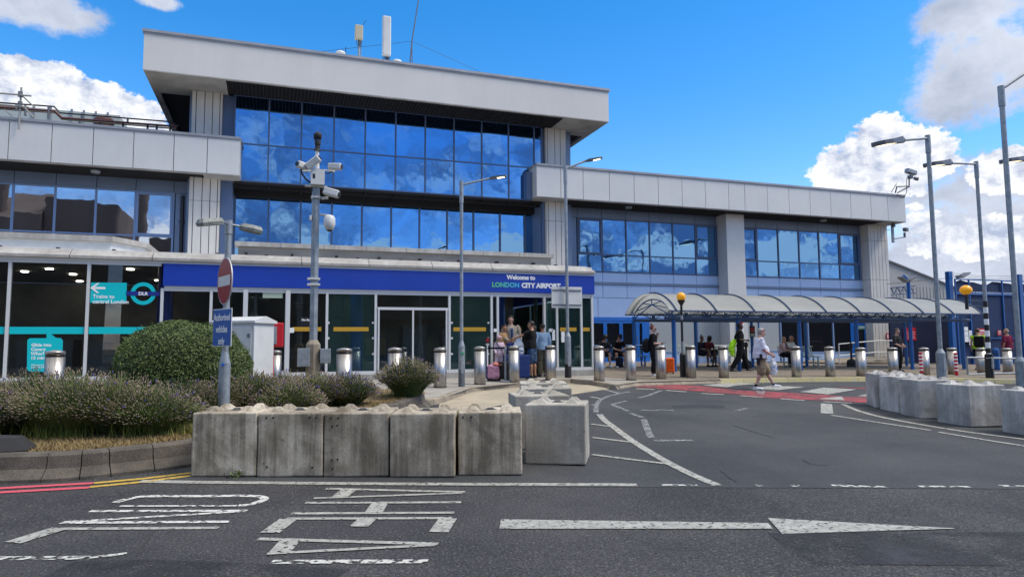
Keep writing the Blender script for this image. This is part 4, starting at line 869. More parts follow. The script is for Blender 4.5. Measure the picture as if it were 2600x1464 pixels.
# left wing roof: rails, scaffold and plant
YS = 28.3
def LP(px, py, Y=YS): return onY(px, py, Y)
def zq(x, y): return (x/5.6, 210+y/5.6)
sc = root('scaffold_frame', (LP(50, 300).x, YS-.9, 9.6), 'scaffold tubes clamped to the edge of the left roof', 'scaffold')
Y0 = YF-.12
def tubeZ(mb, pts, r, Y): mb.tube([onY(*zq(*p), Y) for p in pts], r, 8)
mb = MB(); tubeZ(mb, [(305, 68), (265, 660)], .033, Y0); mb.build('upright', 'galvlt', sc)
mb = MB(); tubeZ(mb, [(-60, 145), (445, 190)], .03, Y0-.07); tubeZ(mb, [(-60, 305), (410, 350)], .025, Y0-.07); mb.build('ledger', 'galvlt', sc)
mb = MB(); tubeZ(mb, [(300, 170), (490, 350)], .025, Y0+.08); tubeZ(mb, [(345, 350), (480, 495)], .025, Y0+.08); tubeZ(mb, [(60, 380), (170, 475)], .02, Y0+.1); mb.build('brace', 'galvlt', sc)
mb = MB()
for x, y in ((290, 150), (285, 290), (288, 180), (285, 335)): q = onY(*zq(x, y), Y0-.03); mb.obox(q, .07, .06, .05, Rz(.3))
mb.build('coupler', 'galv_dk', sc)
rl = root('roof_rail', (LP(200, 320).x, YS, 9.6), 'black safety rail stepping down along the left roof', 'railing')
mb = MB(); tubeZ(mb, [(-700, 200), (0, 285), (770, 340), (850, 430), (2420, 555), (2530, 610)], .03, YS); mb.build('handrail', 'black', rl)
for x, y, y2 in ((230, 305, 400), (360, 320, 470), (690, 335, 510), (1165, 465, 500), (1815, 515, 560)):
    mb = MB(); tubeZ(mb, [(x, y), (x, y2)], .035, YS); mb.build('post', 'galv_dk', rl)
tr_ = root('pipe_run', (LP(300, 330).x, YS+.4, 9.6), 'reddish cable tray and pipes running along the left roof', 'pipes')
mb = MB(); tubeZ(mb, [(-700, 255), (0, 350), (780, 405), (880, 500), (2520, 625)], .045, YS+.4); mb.build('cable_tray', 'redpipe', tr_)
mb = MB(); tubeZ(mb, [(-700, 275), (0, 372), (790, 430), (880, 520), (2500, 655)], .03, YS+.5); tubeZ(mb, [(-700, 225), (0, 318), (400, 350)], .03, YS+.5); mb.build('pipe', 'galvlt', tr_)
mb = MB()
for x in (1130, 1430, 1750, 2100, 2230, 2420): q = onY(*zq(x, 540+x*.035), YS+.4); mb.box(q.x-.03, q.x+.03, YS+.35, YS+.45, 9.6, q.z+.05)
mb.build('bracket', 'black', tr_)
pl = root('plant_room', (-14, 34, 9.6), 'pale louvred plant enclosure behind the left roof rail', 'enclosure')
a, b, c, d = onY(*zq(-400, 330), 33), onY(*zq(1705, 470), 33), 9.5, onY(*zq(700, 370), 33).z
mb = MB(); mb.box(a.x, b.x, 33, 35, 9.5, onY(*zq(1300, 430), 33).z); mb.build('enclosure_wall', mat('pale_sheet', (.48, .54, .52), .5), pl)
mb = MB()
for x in (480, 720, 1020, 1195, 1365, 1535): q = onY(*zq(x, 400), 32.98); mb.box(q.x-.04, q.x+.04, 32.95, 33, 9.5, onY(*zq(1300, 425), 33).z+.06)
mb.build('enclosure_post', 'galv', pl)
q = onY(*zq(1480, 540), 30.5); mb = MB(); mb.lathe([(.36, -.3), (.36, 0), (.30, .09), (.0, .14)], (q.x, 30.5, q.z), 20); tag(mb.build('roof_cowl', 'redpipe'), 'dark domed extract cowl on the left roof', 'vent')
# CCTV on the right end of the wing
cq = root('wall_camera', (onY(2290, 500, YF).x, YF-.1, 9.6), 'camera with lamp on a cranked bracket above the right roof corner', 'camera')
def z3u(x, y, Y): return onY(1700+x/2.86, y/2.86, Y)
Yc_ = YF-.15
mb = MB(); mb.tube([z3u(1640, 1400, Yc_), z3u(1650, 1355, Yc_), z3u(1740, 1352, Yc_), z3u(1740, 1300, Yc_)], .035, 8); mb.tube([z3u(1655, 1400, Yc_), z3u(1740, 1355, Yc_)], .03, 8); mb.tube([z3u(1610, 1395, Yc_), z3u(1648, 1335, Yc_)], .02, 6)
mb.tube([z3u(1722, 1290, Yc_-.05), z3u(1722, 1400, Yc_-.05), z3u(1690, 1435, Yc_-.05), z3u(1650, 1410, Yc_-.05)], .018, 6); mb.build('bracket', 'black', cq)
Rc = frame((z3u(1800, 1262, Yc_)-z3u(1705, 1230, Yc_)), (0, 1, 0))
mb = MB(); mb.obox(z3u(1752, 1248, Yc_), .13, .12, .33, Rc, bev=.03); mb.build('camera_body', 'galv', cq)
mb = MB(); mb.obox(z3u(1748, 1285, Yc_), .09, .12, .1, bev=.02); mb.lathe([(.09, -.1), (.11, .1)], z3u(1790, 1297, Yc_), 14, R=frame((1, -.3, -.2))); mb.build('lamp_head', 'galv_dk', cq)
cq = root('wall_camera', (onY(2270, 600, YF).x, YF+.5, 8.1), 'dark camera hanging on an arm below the right roof corner', 'camera')
def z7(x, y, Y): return onY(1900+x/2.636, 450+y/2.636, Y)
Yc_ = YF+.5
mb = MB(); a = z7(962, 300, Yc_); b = z7(962, 437, Yc_); mb.box(a.x-.08, a.x+.08, Yc_-.03, Yc_+.03, b.z, 8.1); mb.tube([z7(975, 412, Yc_), z7(1045, 400, Yc_)], .035, 8); mb.tube([z7(905, 325, Yc_), z7(925, 355, Yc_), z7(950, 350, Yc_)], .015, 6); mb.build('bracket', 'galv', cq)
mb = MB(); mb.obox(z7(972, 318, Yc_-.1), .07, .06, .12); mb.tube([z7(1047, 403, Yc_), z7(1045, 370, Yc_)], .06, 10); mb.obox(z7(1053, 350, Yc_), .14, .1, .1, Rz(.2), bev=.03); mb.build('camera_body', 'galv_dk', cq)
vd = root('station_viaduct', (20, -34, 0), 'long dark station viaduct on the far side of the road', 'viaduct')
mb = MB(); mb.box(-8, 120, -42, -32, 4.5, 7.6); mb.box(-8, 120, -41, -33, 0, 4.48); mb.build('viaduct_deck', mat('viaduct_concrete', (.05, .05, .05), .9), vd)
# refinery across the road, behind the viewer: seen only mirrored in the left wing windows
rf = root('refinery', (-25, -38, 0), 'brown refinery mirrored in the left wing windows', 'building')
mb = MB(); mb.box(-33, -25.5, -44, -30, 0, 16.5); mb.prism([(-30, 16.5), (-44, 16.5), (-37, 20)], 0, -33, -25.5); mb.box(-25.4, -18, -44, -31, 0, 18.5); mb.box(-48, -34, -44, -32, 0, 17); mb.box(-14, -9.5, -44, -34, 0, 15.5); mb.box(-9.4, -6, -46, -34, 0, 13); mb.build('refinery_block', 'brick', rf)
mb = MB(); mb.tube([(-30, -32, 16), (-29.6, -32, 27)], .9, 14); mb.tube([(-16, -33, 0), (-15.2, -33, 27)], .7, 14); mb.build('chimney', 'brick', rf)
# ------------------------------------------------------------------ covered walkway
K = root('covered_walkway', (21, 22.6, .5), 'barrel-vaulted translucent walkway roof on blue posts', 'walkway')
KX0, KX1, KF, KB, KZ, KH = 13.25, 28.75, 20.95, 24.25, 2.80, .72
def arch(t, r=0.0):       # t 0..1 front to rear
    a = math.pi*(1-t); hw = (KB-KF)/2; Rr = (hw*hw+KH*KH)/(2*KH); cz_ = KZ+KH-Rr; th = math.asin(hw/Rr)*(2*t-1)
    return (KF+hw + (Rr+r)*math.sin(th), cz_ + (Rr+r)*math.cos(th))
nb = 9; bx = [KX0+.25+(KX1-KX0-.35)*i/nb for i in range(nb+1)]
mb = MB(); na = 16
for xa, xb in zip([KX0]+bx[1:], bx[1:]+[KX1]):
    if xb-xa < .2: continue
    V = []
    for x in (xa, xb):
        for i in range(na+1): y, z = arch(i/na); V.append((x, y, z))
        for i in range(na, -1, -1): y, z = arch(i/na, -.03); V.append((x, y, z))
    n = 2*(na+1); mb.add(V, [(j, (j+1) % n, n+(j+1) % n, n+j) for j in range(n)]+[tuple(range(n)), tuple(range(2*n-1, n-1, -1))])
mb.build('vault_sheet', 'canopy', K, smooth=False)
M['rib'] = mat('rib_slate', (.03, .07, .16), .45)
for i, x in enumerate(bx):
    mb = MB(); mb.tube([(x, *arch(j/14, .02)) for j in range(15)], .035, 6); mb.build('rib', 'rib', K)
    mb = MB(); mb.tube([(x, *arch(.08+j/14*.84, -.22)) for j in range(15)], .025, 6)
    c = (x, KF+(KB-KF)/2, KZ+.30)
    for t in (.12, .3, .5, .7, .88): mb.tube([c, (x, *arch(t, -.22))], .018, 6)
    mb.tube([(x, KF+.45, KZ-.12), c, (x, KB-.45, KZ-.12)], .022, 6)
    for t in (0.05, .95): mb.tube([(x, *arch(t, -.02)), (x, KF+.45 if t < .5 else KB-.45, KZ-.2)], .02, 6)
    mb.build('truss', 'blue' if i == 0 else 'rib', K)
yF, yB = 21.45, 23.75
mb = MB(); mb.tube([(KX0+.1, yF, KZ-.25), (28.55, yF, KZ-.25)], .065, 10); mb.tube([(KX0+.1, yB, KZ-.25), (27.6, yB, KZ-.25)], .06, 10)
for y in (KF+.02, KB-.02): mb.tube([(KX0, y, KZ-.01), (KX1, y, KZ-.01)], .03, 8)
mb.build('beam', 'rib', K)
for y, ys in ((yF, KF), (yB, KB)):      # fan struts along the beams
    mb = MB(); x = KX0+1.0
    while x < KX1-.8:
        for dx in (-.62, -.42, -.2, .2, .42, .62): mb.tube([(x+dx*.15, y, KZ-.2), (x+dx, (y*2+ys)/3, KZ+.06)], .013, 5)
        mb.tube([(x-.7, y, KZ-.0), (x+.7, y, KZ-.0)], .014, 5); mb.box(x-.05, x+.05, y-.04, y+.04, KZ-.24, KZ-.05); x += 1.72/2*1.0
    mb.build('fan_strut', 'rib', K)
for px, py in ((1712, 944), (1876, 945.8), (2032, 943), (2177, 941), (2315, 936), (2446, 937)):
    q = onY(px, 900, yF); z0 = gz(q.x, yF)+.12; mb = MB(); mb.tube([(q.x, yF, z0), (q.x, yF, KZ-.3)], .075, 12); mb.tube([(q.x, yF, KZ-.32), (q.x, yF, KZ-.1)], .05, 8); mb.build('post', 'blue', K)
for px in (1610, 1767, 1910, 2047, 2300):
    q = onY(px, 880, yB); z0 = gz(q.x, yB)+.12; mb = MB(); mb.tube([(q.x, yB, z0), (q.x, yB, KZ-.3)], .065, 12); mb.tube([(q.x, yB, KZ-.32), (q.x, yB, KZ-.1)], .045, 8); mb.build('post', 'blue', K)
q = onY(1910, 841, yB-.1); ns = wallsign(q.x, q.z, .26, .46, yB-.09, 'black', 'small black no smoking notice on a blue walkway post', lines=(('white', -.35, .35, -.3, -.24), ('white', -.35, .35, -.4, -.36)))
mb = MB(); mb.lathe([(.06, -.004), (.085, -.004), (.085, .004), (.06, .004), (.06, -.004)], (q.x, yB-.116, q.z+.08), 20, R=frame((0, -1, 0))); mb.box(q.x-.06, q.x+.06, yB-.12, yB-.116, q.z+.07, q.z+.09); mb.build('sign_ring', 'red', ns)
# ------------------------------------------------------------------ far right: hangar, gantry, hoarding, fence
H = root('hangar', (70, 75, 0), 'pale grey corrugated hangar gable beyond the blue fence', 'building')
YH = 62; A = [onY(*p, YH) for p in [(2190, 640), (2250, 662), (2405, 724), (2560, 790)]]
mb = MB(); mb.prism([(A[0].x, -1), (A[3].x+3, -1), (A[3].x+3, A[3].z-1), (A[2].x, A[2].z), (A[1].x, A[1].z), (A[0].x-2, A[1].z-.2)], 1, YH, YH+30); mb.build('hangar_wall', 'hangar', H)
mb = MB(); x = A[0].x
while x < A[3].x+2: mb.box(x, x+.07, YH-.05, YH-.003, -1, onY(2250, 700, YH).z-1.2); x += .55
mb.build('hangar_rib', 'hangar', H)
mb = MB(); mb.tube([(A[1].x, YH-.1, A[1].z+.1), (A[2].x, YH-.1, A[2].z+.1), (A[3].x+3, YH-.1, A[3].z-1)], .16, 6); mb.build('verge', 'flash', H)
def z9(x, y, Y): return onY(2200+x/4.0275, 650+y/4.0275, Y)
g = root('lattice_gantry', (z9(360, 400, 36).x, 36, .4), 'dark blue lattice arm beside the end column', 'gantry')
mb = MB(); Y = 36
for y0, y1 in ((325, 298), (395, 372)): mb.tube([z9(190, y0, Y), z9(500, y1, Y)], .05, 6)
xs = [215+33*i for i in range(9)]
for i, (a, b) in enumerate(zip(xs[:-1], xs[1:])): f_ = lambda x, k: z9(x, (325 if k else 395)-(x-190)*.08, Y); mb.tube([f_(a, i % 2), f_(b, (i+1) % 2)], .03, 5)
mb.build('lattice', 'rib', g)
fp = root('floodlight_post', (z9(425, 900, 33).x, 33, .4), 'short blue post with twin floodlights above the walkway roof', 'floodlight')
mb = MB(); a = z9(425, 230, 33); mb.tube([(a.x, 33, .4), (a.x, 33, a.z)], .13, 8); mb.tube([(a.x, 33, a.z-.1), z9(375, 200, 33)], .1, 8); mb.build('post', 'blue', fp)
for (x, y, s) in ((375, 240, -1), (458, 228, 1)): mb = MB(); mb.obox(z9(x, y, 32.8), .32, .2, .05, Matrix.Rotation(s*-.5, 3, 'Y'), bev=.02); mb.build('floodlight_head', 'galv_dk', fp)
# navy hoarding beside the building
YHd = 27.0; q0, q1 = z9(240, 700, YHd), z9(870, 700, YHd); hb = root('hoarding', ((q0.x+q1.x)/2, YHd, .4), 'plain dark navy hoarding between the end column and the blue fence', 'hoarding')
mb = MB(); mb.box(q0.x, q1.x+2.0, YHd, YHd+.1, .2, 2.95); mb.build('hoarding_panel', 'blue_dk', hb)
q = z9(440, 795, YHd-.02); wr_ = wallsign(q.x, q.z, .86, .42*1.6, YHd-.02, 'red', 'red warning board on the navy hoarding, behind the man with dark hair', name='warning_sign', lines=(('white', -.05, .2, .28, .40), ('white', -.2, .42, .14, .17), ('white', -.2, .42, -.02, .01), ('white', -.2, .35, -.18, -.15), ('white', -.2, .42, -.32, -.29)))
# blue fence with netting, running right from the big post
YFn = 25.2
fn = root('security_fence', (z9(1200, 900, YFn).x, YFn, .35), 'tall blue steel fence hung with navy netting', 'fence')
def fz(x, y): return z9(x, y, YFn)
ztop = fz(900, 235).z; zmid = fz(900, 370).z
mb = MB(); a = fz(905, 240); b = fz(1560, 240); mb.box(a.x, b.x+6, YFn+.02, YFn+.03, .35, zmid-.05)
V = []; k = 24
for i in range(k+1): x = a.x+(b.x+6-a.x)*i/k; V += [(x, YFn+.03, zmid+.05), (x, YFn+.03+.03*math.sin(i), ztop-.14+.09*math.sin(i*1.1)+.05*math.sin(i*2.3))]
mb.add(V, [(2*i, 2*i+2, 2*i+3, 2*i+1) for i in range(k)]); mb.build('netting', 'navynet', fn, fix=False)
mb = MB()
for z in (ztop, zmid, zmid-.07, .9+.9, .45): mb.box(a.x, b.x+6, YFn-.04, YFn+.015, z-.03, z+.03)
mb.build('fence_rail', 'blue', fn)
for px in (920, 1060, 1230, 1400, 1570, 1750): x = fz(px, 600).x; mb = MB(); mb.box(x-.035, x+.035, YFn-.06, YFn+.0, .35, ztop+.02); mb.build('fence_stile', 'blue', fn)
for (px, top) in ((850, 160), (1565, 190)):
    x = fz(px, 500).x; zt = fz(px, top).z; mb = MB(); mb.box(x-.12, x+.12, YFn-.16, YFn+.06, .3, zt); mb.build('fence_post', 'blue', fn)
    mb = MB()
    for i in range(4): mb.box(x-.28, x+.28, YFn-.1, YFn-.06, zt-.02-.1*i-.02, zt-.02-.1*i)
    mb.build('wire_bracket', 'rib', fn)
mb = MB()
for i in range(3): mb.tube([(fz(850, 170+i*18).x, YFn, fz(850, 170+i*18).z), (fz(1200, 200+i*14).x, YFn, fz(1200, 205+i*16).z), (fz(1565, 200+i*18).x, YFn, fz(1565, 200+i*18).z), (fz(1800, 200).x, YFn, fz(1565, 205+i*18).z)], .008, 5)
mb.tube([z9(215, 285, YFn), z9(660, 240, YFn), z9(830, 225, YFn)], .012, 5); mb.build('wire', 'cables', fn)
x = fz(905, 205); mb = MB(); mb.obox((x.x, YFn-.45, x.z), .3, .2, .035, Matrix.Rotation(-.45, 3, 'Y'), bev=.015); mb.tube([(fz(865, 215).x, YFn-.2, fz(865, 215).z), (x.x-.1, YFn-.45, x.z)], .04, 8); mb.build('floodlight_head', 'galv_dk', fn)
for (px, py, w, h, m_, lab, nm) in ((1160, 800, .72, .62, 'red', 'large red warning board on the blue fence behind the hi-vis vest', 'warning_sign'), (1343, 783, .27, .26, 'red', 'small red notice on the blue fence above the bald man in burgundy', 'warning_sign'), (1006, 800, .26, .76, 'white', 'tall white notice on the blue fence beside a walkway post', 'notice_board'), (1047, 798, .19, .38, 'white', 'upper of two small white notices on the blue fence', 'notice_board'), (1051, 868, .21, .42, 'white', 'lower of two small white notices on the blue fence', 'notice_board')):
    q = fz(px, py); wallsign(q.x, q.z, w, h, YFn-.07, m_, lab, name=nm, lines=(('white', -.3, .4, .25, .36), ('white', -.35, .42, .08, .12), ('white', -.35, .42, -.08, -.04), ('white', -.35, .3, -.24, -.20)) if m_ == 'red' else (('galv', -.35, .35, .2, .24), ('galv', -.35, .35, -.1, -.07)))
# ------------------------------------------------------------------ stainless bollards
def make_bollard(label):
    b = root('bollard', (0, 0, 0), label, 'bollard', 'stainless steel security bollards along the kerb')
    mb = MB(); mb.lathe([(.150, -.25), (.150, .90)], n=28); mb.lathe([(.150, .955), (.150, 1.0), (.143, 1.015), (.0, 1.045)], n=28); mb.build('sleeve', 'steel', b, local=True)
    mb = MB(); mb.lathe([(.146, .90), (.146, .955)], n=28); mb.build('black_band', 'black', b, local=True)
    mb = MB(); mb.lathe([(.156, -.02), (.156, .02)], n=28); mb.build('base_ring', 'rubber', b, local=True)
    for ch in b.children: ch.data.polygons.foreach_set('use_smooth', [len(p.vertices) == 4 for p in ch.data.polygons])
    return b
b0 = make_bollard('stainless bollard'); first = True
def bollard(p, ztop=None, label='', sc=1.0, sz=1.0):
    global first
    loc = (p.x, p.y, p.z if ztop is None else ztop-1.03)
    if first: b0.location = loc; b0['label'] = label; o = b0; first = False
    else: o = dup(b0, loc, label=label)
    o.scale = (sc, sc, sz); o.rotation_euler = (0, 0, random.uniform(0, 6)); return o
def atd(px, d):           # ground-plan point on the sight line of column px, d metres deep
    r_ = ray(px, 850); return CAM + r_*d
for px, w, lab in ((143, 44, 'stainless bollard standing in front of the teal speech bubble'), (875, 39, 'stainless bollard behind the lavender, right of the CCTV pole'), (1003, 36, 'stainless bollard behind the rounded lavender bush, before the sliding doors')):
    d = .30*1730/w*1.12; q = atd(px, d); bollard(q, 1.57, lab, 1.12)
q = atd(702, 18.2); bollard(q, 1.52, 'stainless bollard directly beside the white cabinet and red box', 1.0)
for px, py, lab in ((1117.5, 983, 'stainless bollard at the corner of the island kerb, left of the slim lamp post'), (1218.5, 975, 'stainless bollard just left of the girl in the pink cap'), (1305, 969.5, 'stainless bollard in front of the blue suitcases'), (1397, 959, 'stainless bollard just right of the man in denim shorts'), (1521.5, 966.5, 'stainless bollard by the glass corner of the entrance'), (1602.5, 964.5, 'scuffed stainless bollard in front of the blue doors'), (1679, 961.5, 'stainless bollard hiding part of the woman in black'), (1755, 959, 'stainless bollard touching the black-based beacon post'), (1838, 959, 'stainless bollard between the seated women and the yellow kerb end'), (1936, 959, 'stainless bollard directly behind the man crossing'), (2023, 957, 'stainless bollard right of the man crossing, in front of the dark windows'), (2108.5, 956, 'stainless bollard left of the ramp railing, before the pale blue wall'), (2188, 954.5, 'stainless bollard half behind the first block of the right-hand barrier'), (2269, 952, 'stainless bollard in front of the man behind the ramp railing'), (2349, 951, 'stainless bollard beside the shorter red and white marker'), (2420, 950, 'stainless bollard behind the taller red and white marker'), (2494, 949, 'stainless bollard in front of the hi-vis vest man'), (2560, 948, 'stainless bollard right of the blue bollard')):
    q = G(px, py, .12)
    if px == 1397: q = atd(1397, 20.3); q.z = gz(q.x, q.y)+.12
    zt = onY(px, 885 if px > 2150 else 881, q.y).z
    bollard(q, None, lab, (1.14 if px > 2150 else 1.06) if px > 1200 else 1.1, .97 if px > 2150 else 1.0)
# red and white markers, blue bollard, ashtray bins
def marker(px, py, d, h, lab):
    q = G(px, py, .12); o = root('marker_post', q, lab, 'marker post', 'red and white striped marker posts'); mb = MB(); mb.lathe([(.06, 0), (.06, h), (.05, h+.02), (0, h+.025)], n=14)
    mb.build('post_tube', 'red', o, local=True, smooth=False); mb = MB()
    for i in range(5): mb.lathe([(.062, h-.12-i*.13), (.062, h-.06-i*.13)], n=14)
    mb.build('white_band', 'white', o, local=True)
marker(2340, 953, 17.6, .82, 'red and white striped marker in front of a bollard, left of the thick lamp post'); marker(2429, 953, 17.2, .82, 'red and white striped marker whose lower part is solid red')
q = G(2531, 940, .12); o = root('blue_bollard', q, 'short blue bollard in front of the man in burgundy', 'bollard'); mb = MB(); mb.lathe([(.13, 0), (.13, .85), (.10, .92), (.0, .95)], n=20); mb.build('bollard_body', 'blue', o, local=True)
mb = MB(); mb.lathe([(.138, .06), (.138, .1)], n=20); mb.lathe([(.138, .68), (.138, .72)], n=20); mb.build('rib_band', 'rib', o, local=True)
def ashbin(px, py, lab):
    q = G(px, py, .12); o = root('ashtray_bin', q, lab, 'ashtray bin', 'black pedestal ashtray bins'); mb = MB(); mb.lathe([(.20, 0), (.20, .22), (.17, .30), (.05, .36), (.045, .42)], n=20); mb.build('bin_base', 'rubber', o, local=True)
    mb = MB(); mb.lathe([(.045, .40), (.045, .85), (.085, .9), (.085, 1.02), (.04, 1.06), (0, 1.07)], n=16); mb.build('bin_stem', 'black', o, local=True)
ashbin(1896, 935.5, 'black ashtray bin beside the walking man with the yellow vest'); ashbin(2163, 931.5, 'black ashtray bin by the ramp railing')
# ------------------------------------------------------------------ lamp posts
def lamp_head(o, p, d, up=(0, 0, 1), s=1.0, lit=True):
    """flat LED head starting at p, pointing along d"""
    x = Vector(d).normalized(); R = Matrix((x, Vector(up).cross(x).normalized(), x.cross(Vector(up).cross(x).normalized()).normalized())).transposed()
    if (R @ Vector((0, 0, 1))).z < 0: R = R @ Matrix.Rotation(math.pi, 3, 'X')
    mb = MB(); P = lambda a, b, c: Vector(p)+R @ Vector((a*s, b*s, c*s))
    pl_ = [(0, .05), (.12, .11), (.50, .135), (.64, .09), (.68, .0), (.64, -.09), (.50, -.135), (.12, -.11), (0, -.05)]
    n = len(pl_); V = [P(a, b, .045 if .1 < a < .45 else .02) for a, b in pl_]+[P(a, b, -.035) for a, b in pl_]
    mb.add(V, [tuple(range(n)), tuple(range(2*n-1, n-1, -1))]+[(i, (i+1) % n, n+(i+1) % n, n+i) for i in range(n)])
    mb.tube([P(-.12, 0, 0), P(.1, 0, 0)], .04*s, 8)
    h = mb.build('lamp_head', 'galv_dk', o)
    mb = MB(); mb.add([P(.30, .095, -.04), P(.58, .075, -.04), P(.58, -.075, -.04), P(.30, -.095, -.04)], [(0, 1, 2, 3)]); mb.build('lens', 'lamp_lit' if lit else 'white', h, fix=False)
def lamppost(px, base_py, Y, top, topx, head0, head1, lab, r=.06, rb=.10, hb=1.1, m='galv', headlit=True, black=0, nm='lamp_post', z0=None, armm='galv', hs_=1.0):
    q = onY(px, 900, Y); z0 = gz(q.x, Y)+.12 if z0 is None else z0; t = onY(topx, top, Y)
    o = root(nm, (q.x, Y, z0), lab, 'street lamp', 'LED street lamp posts' if nm == 'lamp_post' else None)
    mb = MB(); tx = q.x+(t.x-q.x); mb.lathe([(r*1.25, 0), (r*1.25, .05)], (0, 0, -50)) if 0 else None
    zb = z0+hb; f_ = lambda z: q.x+(t.x-q.x)*(z-z0)/(t.z-z0)
    f_ = lambda z: q.x
    mb.tube([(q.x, Y, zb), (q.x, Y, t.z-.6)], r, 14); mb.tube([(q.x, Y, t.z-.6), (q.x, Y, t.z)], r*1.25, 14); mb.build('pole', m, o)
    mb = MB(); mb.tube([(q.x, Y, z0), (q.x, Y, zb-.08), (q.x, Y, zb+.06)], [rb, rb, r], 16); b_ = mb.build('pole_base', m, o)
    mb = MB(); mb.box(q.x-rb*.45, q.x+rb*.45, Y-rb-.006, Y-rb*.8, z0+.35, z0+.75); mb.build('access_door', m, b_)
    a = onY(head0[0], head0[1], Y+head0[2]); e = onY(head1[0], head1[1], Y+head1[2])
    mb = MB(); mb.tube([(q.x, Y, t.z-.1), a], r*.62, 10); mb.build('arm', armm, o)
    lamp_head(o, a, e-a, s=(e-a).length/.68*hs_, lit=headlit)
    return o, q, z0
l1, q, z0 = lamppost(1172, 981, 17.6, 461, 1181, (1243, 453, -.1), (1287, 446, -.35), 'slim galvanised lamp post in front of the amber-striped windows', r=.045, rb=.085, hb=1.15)
mb = MB(); mb.tube([(q.x, 17.6, z0), (q.x, 17.6, z0+.45)], .088, 16); mb.build('dark_band', 'galv_dk', l1)
mb = MB(); mb.box(q.x-.05, q.x+.05, 17.5, 17.51, z0+.85, z0+.9); mb.build('sticker', mat('green_sticker', (.03, .3, .12), .5), l1)
l2, q, z0 = lamppost(1442, 957, 19.6, 421, 1437, (1487, 409, -.1), (1530, 400, -.3), 'galvanised lamp post with a blank sign panel beside the entrance', r=.05, rb=.10, hb=1.35)
mb = MB(); mb.tube([(q.x, 19.6, z0), (q.x, 19.6, z0+.42)], .104, 16); mb.build('dark_band', 'rubber', l2)
Y = 19.72; a, b = onY(1400, 727, Y), onY(1478, 782, Y); sb = root('sign_panel', ((a.x+b.x)/2, Y, b.z), 'pale back of a square road sign fixed to the lamp post by the entrance', 'sign')
mb = MB(); mb.obox(((a.x+b.x)/2, Y, (a.z+b.z)/2), (b.x-a.x)/2, .012, (a.z-b.z)/2, bev=.008); mb.build('sign_plate', 'whitebox', sb)
mb = MB()
for zz in (a.z-.11, b.z+.1): mb.box(a.x+.03, b.x-.03, Y-.035, Y-.014, zz-.015, zz+.015)
mb.build('mounting_rail', 'galv_dk', sb)
lamppost(2388, 957, 16.4, 343, 2350, (2283, 357, -.3), (2211, 365, -.9), 'tall grey lamp post rising behind the right-hand blocks, left of the beacon', r=.068, rb=.14, hb=1.0, hs_=.8)
l3, q3, z3_ = lamppost(2510, 957, 17.3, 409, 2470, (2405, 414, -.3), (2343, 417, -.8), 'lamp post with black and white banded base carrying the orange beacon', r=.06, rb=.13, hb=.85, m='galv', hs_=.8, nm='beacon_lamp_post')
lamppost(2588, 962, 13.6, 218, 2535, (2612, 180, -.2), (2680, 135, -.5), 'nearest and thickest lamp post at the right edge of the photo', r=.07, rb=.125, hb=.9, hs_=.8)
lamppost(2665, 962, 18.5, 402, 2640, (2600, 404, -.2), (2536, 408, -.6), 'lamp post just out of frame whose lit head shows at the right edge', r=.06, rb=.12, hb=1.0, hs_=.8)
# zebra sleeve and beacon on the banded post
xx = q3.x; Yb = 17.3; zt = onY(2500, 765, Yb).z; zb = z3_+.85; mb = MB(); mb2 = MB(); nbn = 9; hh = (zt-zb)/nbn
for i in range(nbn): (mb if i % 2 else mb2).tube([(xx, Yb, zb+hh*i), (xx, Yb, zb+hh*(i+1))], .075, 14)
mb2.tube([(xx, Yb, z3_), (xx, Yb, zb)], .135, 16)
mb.build('white_band', 'white', l3); mb2.build('black_band', 'black', l3)
mb = MB(); a = onY(2455, 768, Yb-.25)
for y_ in (762, 776): b = onY(2455, y_, Yb-.25); mb.tube([(xx, Yb, b.z), (b.x, Yb-.25, b.z)], .02, 8)
b = onY(2452, 730, Yb-.25); e = onY(2452, 785, Yb-.25); c_z = onY(2450, 740, Yb-.25).z
mb.lathe([(.0, e.z-c_z), (.055, e.z-c_z), (.055, -.12), (.15, .10), (.15, .12)], (b.x, Yb-.25, c_z), 16); mb.build('beacon_bracket', 'black', l3)
mb = MB(); mb.ball((b.x, Yb-.25, onY(2450, 741, Yb-.25).z+.07), .195, .195, .17, 24, 14); mb.build('beacon_globe', 'amber', l3, smooth=True)
mb = MB(); mb.tube([(xx-.2, Yb-.05, z3_+.7), (xx-.05, Yb-.15, z3_+.72), (xx-.02, Yb-.16, z3_+.1)], .012, 6); mb.build('cable_guard', 'galv', l3)
# slim beacon in front of the walkway
q = G(1735, 957, .12); Yb = q.y; o = root('crossing_beacon', q, 'slim black beacon post with an orange globe in front of the walkway', 'beacon')
zg = onY(1732, 753, Yb).z; mb = MB(); mb.tube([(q.x, Yb, q.z), (q.x, Yb, q.z+.72), (q.x, Yb, q.z+.80)], [.10, .10, .05], 14); mb.tube([(q.x, Yb, q.z+.8), (q.x, Yb, zg-.2)], .04, 12); mb.lathe([(.04, -.28), (.13, -.13), (.13, -.11)], (q.x, Yb, zg), 16); mb.build('post', 'black', o)
mb = MB(); mb.ball((q.x, Yb, zg), .145, n=24, m=14); mb.build('beacon_globe', 'amber', o, smooth=True)
mb = MB(); z_ = onY(1733, 804, Yb).z; mb.tube([(q.x, Yb, z_-.09), (q.x, Yb, z_+.05)], .044, 12); mb.tube([(q.x, Yb, q.z+.8), (q.x, Yb, q.z+1.15)], .046, 12); mb.build('grey_sleeve', 'galv', o)
